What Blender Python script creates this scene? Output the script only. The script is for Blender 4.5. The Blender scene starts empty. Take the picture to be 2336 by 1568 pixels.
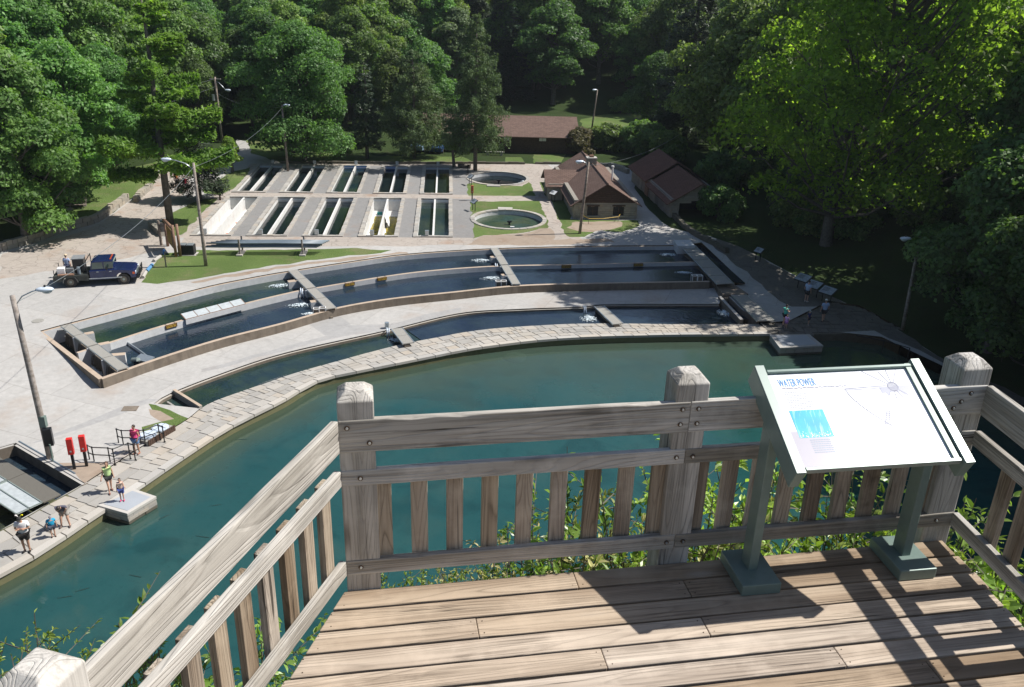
import bpy, bmesh, math, random
import numpy as np
from mathutils import Vector, Matrix, noise
from mathutils.geometry import delaunay_2d_cdt

random.seed(7); RNG = np.random.default_rng(7)
S = bpy.context.scene
COL = S.collection
R = math.radians

# ------------------------------------------------------------------ camera, world, sun, exposure
CAMZ = 24.0
PITCH, ROLL, FPX = R(23.43), R(1.66), 2000.0
cam_d = bpy.data.cameras.new('camera'); cam = bpy.data.objects.new('camera', cam_d); COL.objects.link(cam)
cam_d.sensor_width = 36; cam_d.lens = FPX / 2336 * 36
cam_d.clip_start = .05; cam_d.clip_end = 2000
cam.matrix_world = Matrix.Translation((0, 0, CAMZ)) @ Matrix.Rotation(R(90) - PITCH, 4, 'X') @ Matrix.Rotation(ROLL, 4, 'Z')
S.camera = cam

SUN_AZ, SUN_EL = R(10.5), R(51.5)          # azimuth measured from +X towards +Y
world = bpy.data.worlds.new('World'); S.world = world; world.use_nodes = True
wn = world.node_tree.nodes; wl = world.node_tree.links
sky = wn.new('ShaderNodeTexSky'); sky.sky_type = 'NISHITA'; sky.sun_disc = False
sky.sun_elevation = SUN_EL; sky.sun_rotation = R(90) - SUN_AZ
wn['Background'].inputs['Strength'].default_value = .075
wl.new(sky.outputs[0], wn['Background'].inputs[0])
sun_d = bpy.data.lights.new('sun', 'SUN'); sun = bpy.data.objects.new('sun', sun_d); COL.objects.link(sun)
sun_d.energy = 5.0; sun_d.angle = R(.53); sun_d.color = (1, .955, .885)
sdir = Vector((math.cos(SUN_AZ) * math.cos(SUN_EL), math.sin(SUN_AZ) * math.cos(SUN_EL), math.sin(SUN_EL)))
sun.rotation_euler = sdir.to_track_quat('Z', 'Y').to_euler(); sun.location = (60, 10, 80)
vs = S.view_settings
vs.view_transform = 'Standard'; vs.look = 'None'; vs.exposure = .40; vs.gamma = 1; vs.use_curve_mapping = False
S.cycles.max_bounces = 6; S.cycles.transparent_max_bounces = 8; S.cycles.diffuse_bounces = 3
S.cycles.glossy_bounces = 3; S.cycles.transmission_bounces = 4
S.cycles.use_denoising = True; S.cycles.caustics_reflective = False; S.cycles.caustics_refractive = False

# ------------------------------------------------------------------ survey: sight lines from the photograph's camera to level planes
def ray(x, y):
    a, b = x - 1168, y - 784
    v = -a * math.sin(ROLL) + b * math.cos(ROLL); u = a * math.cos(ROLL) + b * math.sin(ROLL)
    c, s = math.cos(PITCH), math.sin(PITCH)
    return Vector((u / FPX, c - s * v / FPX, -s - c * v / FPX))
def P(x, y, z=0.0):
    d = ray(x, y); t = (z - CAMZ) / d.z
    return Vector((d.x * t, d.y * t, z))
def PL(pts, z=0.0): return [P(a, b, z) for a, b in pts]
def Z1(x, y): return (x * .3601, 322.7 + y * .3601)
def Z2(x, y): return (484 + x * .27625, 322.7 + y * .27625)
def Z3(x, y): return (1008.3 + x * .2829, 201.7 + y * .2829)
def Z4(x, y): return (1048.6 + x * .3798, 524.3 + y * .3798)
def Z5(x, y): return (x * .3086, 847 + y * .3086)
def Z6(x, y): return (80.7 + x * .3798, 685.7 + y * .3798)

# ------------------------------------------------------------------ mesh builder
class MB:
    def __init__(s): s.v = []; s.f = []; s.m = []; s.mi = 0
    def add(s, vs_, fs):
        o = len(s.v); s.v += [tuple(p) for p in vs_]
        for f in fs: s.f.append(tuple(o + i for i in f)); s.m.append(s.mi)
    def hexa(s, b, t):       # bottom 4, top 4 (same order, ccw from above)
        s.add(list(b) + list(t), [(3, 2, 1, 0), (4, 5, 6, 7), (0, 1, 5, 4), (1, 2, 6, 5), (2, 3, 7, 6), (3, 0, 4, 7)])
    def box(s, c, d, M=None, taper=1.0):
        x, y, z = [k / 2 for k in d]
        q = [(-x, -y, -z), (x, -y, -z), (x, y, -z), (-x, y, -z)] + [(a * taper, b * taper, z) for a, b in ((-x, -y), (x, -y), (x, y), (-x, y))]
        q = [Vector(p) for p in q]
        if M is not None: q = [M @ p for p in q]
        q = [p + Vector(c) for p in q]
        s.hexa(q[:4], q[4:])
    def prism(s, poly, z0, z1):
        n = len(poly); A = [(p[0], p[1], z0) for p in poly]; B = [(p[0], p[1], z1) for p in poly]
        s.add(A + B, [tuple(range(n - 1, -1, -1)), tuple(range(n, 2 * n))] + [(i, (i + 1) % n, n + (i + 1) % n, n + i) for i in range(n)])
    def tube(s, pts, r, n=8, cap=True):
        pts = [Vector(p) for p in pts]; k = len(pts)
        rr = r if isinstance(r, (list, tuple)) else [r] * k
        vs_ = []; ref = None
        for i, p in enumerate(pts):
            d = (pts[min(i + 1, k - 1)] - pts[max(i - 1, 0)]).normalized()
            if ref is None: ref = d.orthogonal().normalized()
            a = (ref - d * ref.dot(d))
            a = a.normalized() if a.length > 1e-6 else d.orthogonal().normalized()
            ref = a; b = d.cross(a)
            for j in range(n):
                t = 2 * math.pi * j / n
                vs_.append(p + (a * math.cos(t) + b * math.sin(t)) * rr[i])
        fs = [(i * n + j, i * n + (j + 1) % n, (i + 1) * n + (j + 1) % n, (i + 1) * n + j) for i in range(k - 1) for j in range(n)]
        if cap: fs += [tuple(range(n - 1, -1, -1)), tuple(range((k - 1) * n, k * n))]
        s.add(vs_, fs)
    def cyl(s, c, r, h, n=16, r2=None, M=None):
        r2 = r if r2 is None else r2; c = Vector(c)
        A = [Vector((math.cos(2 * math.pi * j / n) * r, math.sin(2 * math.pi * j / n) * r, 0)) for j in range(n)]
        B = [Vector((math.cos(2 * math.pi * j / n) * r2, math.sin(2 * math.pi * j / n) * r2, h)) for j in range(n)]
        q = A + B
        if M is not None: q = [M @ p for p in q]
        s.add([p + c for p in q], [tuple(range(n - 1, -1, -1)), tuple(range(n, 2 * n))] + [(j, (j + 1) % n, n + (j + 1) % n, n + j) for j in range(n)])
    def ell(s, c, r, n=10, m=6, M=None):
        c = Vector(c); vs_ = []; fs = []
        for i in range(1, m):
            t = math.pi * i / m
            for j in range(n):
                u = 2 * math.pi * j / n
                vs_.append(Vector((r[0] * math.sin(t) * math.cos(u), r[1] * math.sin(t) * math.sin(u), r[2] * math.cos(t))))
        vs_ += [Vector((0, 0, r[2])), Vector((0, 0, -r[2]))]
        T, Bt = len(vs_) - 2, len(vs_) - 1
        for i in range(m - 2):
            for j in range(n): fs.append((i * n + j, (i + 1) * n + j, (i + 1) * n + (j + 1) % n, i * n + (j + 1) % n))
        for j in range(n): fs += [(T, j, (j + 1) % n), (Bt, (m - 2) * n + (j + 1) % n, (m - 2) * n + j)]
        if M is not None: vs_ = [M @ p for p in vs_]
        s.add([p + c for p in vs_], fs)
    def extrude(s, prof, M, w):    # profile in local XZ, width along local Y (centred), placed by M
        n = len(prof); A = [M @ Vector((p[0], -w / 2, p[1])) for p in prof]; B = [M @ Vector((p[0], w / 2, p[1])) for p in prof]
        s.add(A + B, [tuple(range(n)), tuple(range(2 * n - 1, n - 1, -1))] + [((i + 1) % n, i, n + i, n + (i + 1) % n) for i in range(n)])
    def mesh(s, name, mats, smooth=False, origin=None, inv=None):
        me = bpy.data.meshes.new(name)
        v = s.v
        if inv is not None: v = [tuple(inv @ Vector(p)) for p in v]
        elif origin is not None: v = [(p[0] - origin[0], p[1] - origin[1], p[2] - origin[2]) for p in v]
        me.from_pydata(v, [], s.f)
        for m in (mats if isinstance(mats, (list, tuple)) else [mats]): me.materials.append(m)
        if any(s.m): me.polygons.foreach_set('material_index', s.m)
        if smooth: me.polygons.foreach_set('use_smooth', [True] * len(me.polygons))
        me.update()
        return me

def tag(o, label=None, cat=None, group=None, kind=None):
    if label: o['label'] = label
    if cat: o['category'] = cat
    if group: o['group'] = group
    if kind: o['kind'] = kind
    return o
def thing(name, label, cat, loc=(0, 0, 0), rz=0, group=None):
    o = bpy.data.objects.new(name, None); COL.objects.link(o); o.empty_display_size = .2
    o.location = loc; o.rotation_euler = (0, 0, rz)
    return tag(o, label, cat, group)
def base_matrix(o): return Matrix.Translation(o.location) @ o.rotation_euler.to_matrix().to_4x4()
def link(name, me, parent=None, M=None):
    o = bpy.data.objects.new(name, me); COL.objects.link(o)
    if M is not None: o.matrix_basis = M
    if parent is not None: o.parent = parent
    return o
def part(name, mb, mat, parent, local=False, smooth=False, bevel=0, kind=None, label=None):
    """a mesh under a thing; mb holds world coordinates unless local"""
    W = Matrix.Identity(4)
    p = parent
    while p is not None: W = (p.matrix_basis if p.type != 'EMPTY' else base_matrix(p)) @ W; p = p.parent
    me = mb.mesh(name, mat, smooth, inv=None if local else W.inverted())
    o = link(name, me, parent)
    if bevel:
        b = o.modifiers.new('bevel', 'BEVEL'); b.width = bevel; b.segments = 2; b.limit_method = 'ANGLE'
    if kind: o['kind'] = kind
    if label: o['label'] = label
    return o
def whole(name, mb, mat, label, cat, group=None, smooth=False, bevel=0, kind=None, loc=None):
    """one mesh object at top level; origin moved to its base"""
    if loc is None:
        a = np.array(mb.v); loc = ((a[:, 0].min() + a[:, 0].max()) / 2, (a[:, 1].min() + a[:, 1].max()) / 2, a[:, 2].min())
    o = link(name, mb.mesh(name, mat, smooth, origin=loc)); o.location = loc
    if bevel:
        b = o.modifiers.new('bevel', 'BEVEL'); b.width = bevel; b.segments = 2; b.limit_method = 'ANGLE'
    return tag(o, label, cat, group, kind)
def copy_tree(o, parent=None):
    c = o.copy(); COL.objects.link(c); c.parent = parent
    for ch in o.children: copy_tree(ch, c)
    return c
def frame_mat(p0, xdir, zdir):
    x = Vector(xdir).normalized(); z = Vector(zdir); z = (z - x * z.dot(x)).normalized(); y = z.cross(x)
    M = Matrix((x, y, z)).transposed().to_4x4(); M.translation = Vector(p0); return M

# ------------------------------------------------------------------ materials
class NT:
    def __init__(s, name):
        s.mat = bpy.data.materials.new(name); s.mat.use_nodes = True; s.t = s.mat.node_tree; s.n = s.t.nodes
        s.b = s.n['Principled BSDF']; s.out = s.n['Material Output']
    def new(s, t, **kw):
        n = s.n.new(t)
        for k, v in kw.items(): setattr(n, k, v)
        return n
    def l(s, a, b): s.t.links.new(a, b)
    def coords(s, kind='Object', scale=(1, 1, 1), rand=False):
        src = s.new('ShaderNodeNewGeometry').outputs['Position'] if kind == 'World' else s.new('ShaderNodeTexCoord').outputs[kind]
        if rand:
            oi = s.new('ShaderNodeObjectInfo'); m = s.new('ShaderNodeMath', operation='MULTIPLY'); m.inputs[1].default_value = 137
            s.l(oi.outputs['Random'], m.inputs[0]); a = s.new('ShaderNodeVectorMath', operation='ADD')
            s.l(src, a.inputs[0]); s.l(m.outputs[0], a.inputs[1]); src = a.outputs[0]
        mp = s.new('ShaderNodeMapping'); mp.inputs['Scale'].default_value = scale; s.l(src, mp.inputs[0])
        return mp.outputs[0]
    def noise(s, vec, scale, detail=4, rough=.55, dist=0):
        n = s.new('ShaderNodeTexNoise'); n.inputs['Scale'].default_value = scale; n.inputs['Detail'].default_value = detail
        n.inputs['Roughness'].default_value = rough; n.inputs['Distortion'].default_value = dist; s.l(vec, n.inputs['Vector']); return n.outputs[0]
    def ramp(s, fac, stops):
        r = s.new('ShaderNodeValToRGB'); e = r.color_ramp.elements
        while len(e) < len(stops): e.new(.5)
        for k, (p, c) in enumerate(stops):
            e[k].position = p; e[k].color = (*c, 1) if len(c) == 3 else c
        s.l(fac, r.inputs[0]); return r.outputs[0]
    def mix(s, fac, a, b, mode='MIX'):
        m = s.new('ShaderNodeMix', data_type='RGBA', blend_type=mode)
        for val, sock in ((fac, m.inputs[0]), (a, m.inputs[6]), (b, m.inputs[7])):
            if isinstance(val, (int, float)): sock.default_value = val
            elif isinstance(val, tuple): sock.default_value = (*val, 1)
            else: s.l(val, sock)
        return m.outputs[2]
    def math(s, op, a, b=None):
        m = s.new('ShaderNodeMath', operation=op)
        for val, sock in ((a, m.inputs[0]), (b, m.inputs[1])):
            if val is None: continue
            if isinstance(val, (int, float)): sock.default_value = val
            else: s.l(val, sock)
        return m.outputs[0]
    def bump(s, h, strength, dist=.02):
        b = s.new('ShaderNodeBump'); b.inputs['Strength'].default_value = strength; b.inputs['Distance'].default_value = dist
        s.l(h, b.inputs['Height']); s.l(b.outputs[0], s.b.inputs['Normal'])
    def set(s, col=None, rough=None, metal=None, spec=None):
        for val, k in ((col, 'Base Color'), (rough, 'Roughness'), (metal, 'Metallic'), (spec, 'Specular IOR Level')):
            if val is None: continue
            if isinstance(val, (int, float)): s.b.inputs[k].default_value = val
            elif isinstance(val, tuple): s.b.inputs[k].default_value = (*val, 1)
            else: s.l(val, s.b.inputs[k])
        return s.mat

def plain(name, col, rough=.6, metal=0, var=.12, scale=6, bump=0, spec=.4):
    m = NT(name); c = m.coords('Object', rand=True)
    f = m.noise(c, scale, 5)
    d = tuple(k * (1 - var) for k in col); b = tuple(min(1, k * (1 + var)) for k in col)
    if bump: m.bump(f, bump)
    return m.set(m.ramp(f, [(.3, d), (.7, b)]), rough, metal, spec)

def concrete(name, col, stain=(.2, .13, .08), amount=.25, scale=1.0, coarse=.35, crack=0.0, rand=False, vert=False, slab=0.0):
    m = NT(name); c = m.coords('World', (1, 1, 1))
    n1 = m.noise(c, coarse * scale, 6, .6); n2 = m.noise(c, 3.1 * scale, 8, .65); n3 = m.noise(c, 14 * scale, 4)
    base = m.ramp(n2, [(.25, tuple(k * .84 for k in col)), (.75, tuple(min(1, k * 1.1) for k in col))])
    if rand:
        oi = m.new('ShaderNodeObjectInfo')
        tint = m.ramp(oi.outputs['Random'], [(0, tuple(k * .80 for k in col)), (.4, col), (.6, (col[0] * 1.06, col[1] * 1.0, col[2] * .92)), (.8, tuple(k * 1.16 for k in col)), (1, (col[0] * 1.12, col[1] * 1.0, col[2] * .86))])
        base = m.mix(.75, base, tint)
    s_ = m.ramp(n1, [(.55, (0, 0, 0)), (.72, (1, 1, 1))])
    fac = m.math('MULTIPLY', s_, amount)
    base = m.mix(fac, base, stain)
    wide = m.noise(c, .07 * scale, 5, .6); base = m.mix(m.math('MULTIPLY', m.ramp(wide, [(.35, (1, 1, 1)), (.6, (0, 0, 0))]), .28), base, tuple(k * .62 for k in col))
    blot = m.noise(c, 1.1 * scale, 3, .5, 1.2); base = m.mix(m.math('MULTIPLY', m.ramp(blot, [(.62, (0, 0, 0)), (.70, (1, 1, 1))]), .22), base, tuple(k * .55 for k in col))
    if vert:
        cv = m.coords('World', (1.6, 1.6, .3)); nv = m.noise(cv, 1.2, 8, .7)
        base = m.mix(m.math('MULTIPLY', m.ramp(nv, [(.45, (0, 0, 0)), (.7, (1, 1, 1))]), .55), base, tuple(k * .35 for k in col))
    if slab:
        bt = m.new('ShaderNodeTexBrick'); bt.inputs['Scale'].default_value = 1; bt.inputs['Brick Width'].default_value = slab * 1.3; bt.inputs['Row Height'].default_value = slab
        bt.inputs['Mortar Size'].default_value = .022; bt.inputs['Mortar Smooth'].default_value = .3; bt.inputs['Color1'].default_value = (.93, .93, .93, 1); bt.inputs['Color2'].default_value = (1.04, 1.035, 1.03, 1); bt.inputs['Mortar'].default_value = (.74, .72, .70, 1)
        mp2 = m.new('ShaderNodeMapping'); mp2.inputs['Rotation'].default_value = (0, 0, .35); m.l(c, mp2.inputs[0]); m.l(mp2.outputs[0], bt.inputs['Vector'])
        base = m.mix(1.0, base, bt.outputs[0], 'MULTIPLY')
    if crack:
        v = m.new('ShaderNodeTexVoronoi', feature='DISTANCE_TO_EDGE'); v.inputs['Scale'].default_value = crack
        wv = m.new('ShaderNodeVectorMath', operation='ADD'); nn = m.new('ShaderNodeTexNoise'); nn.inputs['Scale'].default_value = .8
        m.l(c, nn.inputs['Vector']); m.l(c, wv.inputs[0]); m.l(nn.outputs['Color'], wv.inputs[1]); m.l(wv.outputs[0], v.inputs['Vector'])
        base = m.mix(m.ramp(v.outputs[0], [(0, (.6, .6, .6)), (.035, (0, 0, 0))]), base, tuple(k * .4 for k in col))
    m.bump(n3, .25, .01)
    return m.set(base, .85, 0, .25)

def wood(name, dark, light, line=1.0, knots=True, spots=0.0, deck=False):
    m = NT(name); tc = m.coords('Object', (1, 1, 1), rand=True)
    sc = m.new('ShaderNodeMapping'); sc.inputs['Scale'].default_value = (.7, 9, 9); m.l(tc, sc.inputs[0])
    low = m.noise(sc.outputs[0], .55, 2, .5)
    # cathedral rings: stretched distance field bent by low noise, turned into fine lines
    ringc = m.new('ShaderNodeMapping'); ringc.inputs['Scale'].default_value = (.34, 5.0, 5.0); m.l(tc, ringc.inputs[0])
    rn = m.noise(ringc.outputs[0], 1.0, 1.5, .4, .3)
    rings = m.math('MULTIPLY', rn, 30.0 * line); rings = m.math('FRACT', rings)
    rl = m.ramp(rings, [(0, (1, 1, 1)), (.14, (.3, .3, .3)), (.4, (0, 0, 0)), (.88, (.12, .12, .12)), (1, (1, 1, 1))])
    fine = m.new('ShaderNodeMapping'); fine.inputs['Scale'].default_value = (1.0, 72, 72); m.l(tc, fine.inputs[0])
    fn = m.noise(fine.outputs[0], 1.0, 5, .7)
    base = m.mix(m.ramp(low, [(.38, (0, 0, 0)), (.62, (1, 1, 1))]), dark, light)
    base = m.mix(m.math('MULTIPLY', m.math('MULTIPLY', rl, m.ramp(m.noise(tc, 1.7, 3), [(.35, (.15, .15, .15)), (.65, (1, 1, 1))])), .5 if line < 1 else .8), base, tuple(k * .42 for k in dark))
    base = m.mix(m.math('MULTIPLY', m.ramp(fn, [(.44, (0, 0, 0)), (.64, (1, 1, 1))]), m.ramp(m.noise(tc, 1.1, 4), [(.38, (.15, .15, .15)), (.62, (.95, .95, .95))])), base, tuple(k * .42 for k in dark))
    blot = m.noise(tc, 3.2, 5, .6)
    base = m.mix(m.math('MULTIPLY', m.ramp(blot, [(.5, (0, 0, 0)), (.75, (1, 1, 1))]), .4), base, tuple(min(1, k * 1.35) for k in light))
    ck = m.new('ShaderNodeMapping'); ck.inputs['Scale'].default_value = (1.1, 42, 42); m.l(tc, ck.inputs[0])
    cn = m.noise(ck.outputs[0], 1.0, 3, .5, .4)
    crk = m.math('MULTIPLY', m.ramp(cn, [(.32, (1, 1, 1)), (.36, (0, 0, 0))]), m.ramp(m.noise(tc, 1.3, 2), [(.45, (0, 0, 0)), (.6, (1, 1, 1))]))
    base = m.mix(m.math('MULTIPLY', crk, .85), base, tuple(k * .12 for k in dark))
    oi = m.new('ShaderNodeObjectInfo'); hv_ = m.new('ShaderNodeHueSaturation'); m.l(m.math('ADD', m.math('MULTIPLY', oi.outputs['Random'], .34), .80), hv_.inputs['Value']); m.l(m.math('ADD', m.math('MULTIPLY', oi.outputs['Random'], -.45), 1.15), hv_.inputs['Saturation']); m.l(base, hv_.inputs['Color']); base = hv_.outputs[0]
    if knots:
        kc = m.new('ShaderNodeMapping'); kc.inputs['Scale'].default_value = (1.2, 4.6, 4.6); m.l(tc, kc.inputs[0])
        v = m.new('ShaderNodeTexVoronoi'); v.inputs['Scale'].default_value = 1.0; v.inputs['Randomness'].default_value = 1.0; m.l(kc.outputs[0], v.inputs['Vector'])
        kf = m.ramp(v.outputs[0], [(0, (1, 1, 1)), (.06, (.85, .85, .85)), (.11, (.35, .35, .35)), (.16, (0, 0, 0))])
        base = m.mix(m.math('MULTIPLY', kf, .7), base, tuple(k * .35 for k in dark) if not deck else (.40, .34, .28))
    h = m.math('ADD', m.math('MULTIPLY', rl, -.7), m.math('MULTIPLY', fn, -.5))
    m.bump(h, .65, .006)
    return m.set(base, .82, 0, .2)

def grass(name, a, b, dirt=(.25, .19, .13), amount=.5):
    m = NT(name); c = m.coords('World')
    n1 = m.noise(c, .55, 5); n2 = m.noise(c, 9, 8, .75); n3 = m.noise(c, .18, 4)
    base = m.mix(m.ramp(n2, [(.3, (0, 0, 0)), (.7, (1, 1, 1))]), a, b)
    base = m.mix(m.math('MULTIPLY', m.ramp(n1, [(.5, (0, 0, 0)), (.75, (1, 1, 1))]), amount), base, dirt)
    base = m.mix(m.math('MULTIPLY', m.ramp(n3, [(.4, (0, 0, 0)), (.6, (1, 1, 1))]), .35), base, tuple(k * .6 for k in a))
    m.bump(n2, 1.0, .08)
    return m.set(base, .95, 0, .1)

def leafmat(name, col, tip, hue=.03, val=.35, trans=.35, rough=.5, spec=.35):
    m = NT(name); oi = m.new('ShaderNodeObjectInfo'); g = m.new('ShaderNodeNewGeometry')
    c = m.coords('Object', rand=True)
    n1 = m.noise(c, .45, 3, .6)
    vm = m.new('ShaderNodeTexWhiteNoise'); vm.noise_dimensions = '1D'; m.l(g.outputs['Random Per Island'], vm.inputs['W'])
    base = m.mix(m.ramp(n1, [(.38, (0, 0, 0)), (.66, (1, 1, 1))]), col, tip)
    hs = m.new('ShaderNodeHueSaturation')
    m.l(m.math('ADD', m.math('MULTIPLY', oi.outputs['Random'], hue * 2), .5 - hue), hs.inputs['Hue'])
    v = m.math('ADD', m.math('MULTIPLY', vm.outputs[0], val * 2), 1 - val)
    wn_ = m.new('ShaderNodeTexWhiteNoise'); wn_.noise_dimensions = '1D'; m.l(oi.outputs['Random'], wn_.inputs['W'])
    v = m.math('MULTIPLY', v, m.math('ADD', m.math('MULTIPLY', wn_.outputs[0], .5), .72))
    m.l(v, hs.inputs['Value']); m.l(base, hs.inputs['Color'])
    m.set(hs.outputs[0], rough, 0, spec)
    tr = m.new('ShaderNodeBsdfTranslucent'); tc_ = m.mix(1.0, hs.outputs[0], (1.0, 1.12, .38), 'MULTIPLY')
    hs2 = m.new('ShaderNodeHueSaturation'); hs2.inputs['Value'].default_value = 1.5; m.l(tc_, hs2.inputs['Color']); m.l(hs2.outputs[0], tr.inputs[0])
    ms = m.new('ShaderNodeMixShader'); ms.inputs[0].default_value = trans
    m.l(m.b.outputs[0], ms.inputs[1]); m.l(tr.outputs[0], ms.inputs[2]); m.l(ms.outputs[0], m.out.inputs[0])
    return m.mat

def water(name, deep, mid, scale=.25, rough=.04, ripple=.25, alpha=0.0, shore=None, rscale=5, spec=.5):
    m = NT(name); c = m.coords('World', (1, 1, 1))
    n = m.noise(c, scale, 5, .6)
    base = m.mix(m.ramp(n, [(.35, (0, 0, 0)), (.68, (1, 1, 1))]), deep, mid)
    fleck = m.noise(c, 4.5, 6, .75)
    base = m.mix(m.math('MULTIPLY', m.ramp(fleck, [(.55, (0, 0, 0)), (.7, (1, 1, 1))]), .35), base, tuple(k * .45 for k in deep))
    pt = m.noise(c, scale * 2.2, 4, .55, 1.5); base = m.mix(m.math('MULTIPLY', m.ramp(pt, [(.52, (0, 0, 0)), (.66, (1, 1, 1))]), .45), base, tuple(k * .55 for k in deep))
    w = m.noise(c, rscale, 3, .5); m.bump(w, ripple, .05)
    if shore is not None:
        at = m.new('ShaderNodeAttribute', attribute_name='shore')
        nn = m.noise(c, .35, 4); f = m.math('ADD', at.outputs['Fac'], m.math('MULTIPLY', m.math('SUBTRACT', nn, .5), .55))
        base = m.mix(m.ramp(f, [(0, (0, 0, 0)), (1, (1, 1, 1))]), base, shore)
    m.set(base, rough, 0, spec)
    if alpha:
        tr = m.new('ShaderNodeBsdfTransparent'); tr.inputs[0].default_value = (.55, .8, .72, 1)
        ms = m.new('ShaderNodeMixShader')
        if shore is not None:
            fa = m.math('MULTIPLY', m.ramp(f, [(0.1, (0, 0, 0)), (1, (1, 1, 1))]), alpha); m.l(fa, ms.inputs[0])
        else: ms.inputs[0].default_value = alpha
        m.l(m.b.outputs[0], ms.inputs[1]); m.l(tr.outputs[0], ms.inputs[2]); m.l(ms.outputs[0], m.out.inputs[0])
    return m.mat

M = {}
M['concrete'] = concrete('pale_concrete', (.43, .42, .405), (.32, .22, .15), .45, coarse=.22, slab=4.2)
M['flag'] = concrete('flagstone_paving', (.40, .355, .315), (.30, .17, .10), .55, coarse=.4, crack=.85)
M['asphalt'] = concrete('grey_asphalt', (.25, .245, .24), (.3, .2, .14), .3, coarse=.5)
M['asphalt2'] = concrete('patched_asphalt', (.36, .355, .35), (.3, .24, .2), .2)
M['bankpath'] = concrete('dark_path_stone_with_shade', (.15, .14, .125), (.06, .06, .04), .6, coarse=.5, crack=1.0)  # dark path stone; its low albedo also stands for shade on the landing
M['dirt'] = concrete('bare_dirt', (.33, .265, .21), (.22, .14, .09), .6, coarse=.7)
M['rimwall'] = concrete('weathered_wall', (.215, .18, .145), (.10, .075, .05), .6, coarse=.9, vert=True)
M['rimtop'] = concrete('wall_coping', (.46, .37, .29), (.3, .22, .15), .4, coarse=.8)
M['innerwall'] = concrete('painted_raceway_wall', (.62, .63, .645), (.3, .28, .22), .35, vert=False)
M['white'] = concrete('white_painted_concrete', (.66, .66, .645), (.42, .18, .08), .25, coarse=.8)
M['stone'] = concrete('pale_stone', (.385, .37, .345), (.22, .18, .14), .35, coarse=1.2, rand=True)
M['coping'] = concrete('coping_stone', (.44, .425, .40), (.25, .2, .15), .3, rand=True)
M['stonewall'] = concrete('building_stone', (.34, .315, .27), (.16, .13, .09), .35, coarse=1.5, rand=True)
M['mortar'] = concrete('mortar', (.27, .25, .22))
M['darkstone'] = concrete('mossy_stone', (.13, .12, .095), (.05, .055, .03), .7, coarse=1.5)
M['algae'] = concrete('algae_wall', (.17, .165, .09), (.08, .09, .03), .5, coarse=1.0)
M['rock'] = concrete('bluff_rock', (.2, .18, .14), (.04, .06, .02), .7, coarse=.6)
M['grass'] = grass('mown_grass', (.085, .140, .040), (.150, .205, .065), amount=.55)
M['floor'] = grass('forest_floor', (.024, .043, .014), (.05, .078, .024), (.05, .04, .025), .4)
M['deckwood'] = wood('deck_board_wood', (.33, .25, .18), (.52, .42, .32), line=.7, deck=True)
M['railwood'] = wood('rail_wood', (.33, .305, .265), (.60, .57, .525), line=.9)
M['balwood'] = wood('baluster_wood', (.26, .20, .145), (.52, .44, .345), line=1.1)
M['bolt'] = plain('rusty_bolt', (.10, .07, .05), .5, .6)
M['steel'] = plain('galvanised_steel', (.50, .55, .58), .35, .7, .1)
M['grating'] = plain('grey_grating', (.30, .29, .265), .7, 0, .2, 40, .5)
M['mesh'] = plain('dark_mesh', (.16, .15, .13), .6, .2, .3, 60, .6)
M['panel'] = plain('cover_panel', (.52, .56, .57), .25, .2, .12, 4)
M['greenpaint'] = plain('green_powder_coat', (.165, .225, .205), .38, .1, .06, 20)
M['frameedge'] = plain('brushed_frame', (.28, .33, .31), .35, .3, .05)
M['blackpaint'] = plain('black_paint', (.012, .013, .016), .35, 0, .2)
M['black'] = plain('matt_black', (.02, .02, .022), .7)
M['red'] = plain('red_paint', (.62, .03, .025), .4, 0, .08)
M['orange'] = plain('red_orange_paint', (.42, .10, .05), .5, 0, .1)
M['pole'] = wood('pole_wood', (.27, .22, .185), (.40, .345, .30), line=1.0, knots=False)
M['lamp'] = plain('lamp_housing', (.62, .70, .80), .3, .1, .05)
M['shingle'] = None
M['logwood'] = plain('brown_log', (.23, .135, .09), .7, 0, .25, 8, .3)
M['brown'] = plain('brown_sign_paint', (.10, .055, .03), .6)
M['yellow'] = plain('yellow_lettering', (.52, .34, .06), .5)
M['darkwood'] = plain('dark_brown_boards', (.075, .045, .032), .8, 0, .3, 6, .3)
M['truckblue'] = plain('dark_blue_car_paint', (.012, .022, .085), .12, .2, .06, spec=.8)
M['glass'] = plain('car_glass', (.05, .09, .08), .05, 0, .2, 2, spec=1)
M['rubber'] = plain('tyre_rubber', (.03, .029, .028), .8)
M['rim'] = plain('wheel_rim', (.15, .14, .12), .4, .6)
M['whiteplastic'] = plain('white_plastic', (.78, .78, .78), .4, 0, .04)
M['bark'] = plain('tree_bark', (.125, .11, .095), .9, 0, .35, 5, .8)
M['barkpale'] = plain('pale_bark', (.26, .235, .21), .9, 0, .35, 5, .6)
M['hide'] = None
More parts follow.
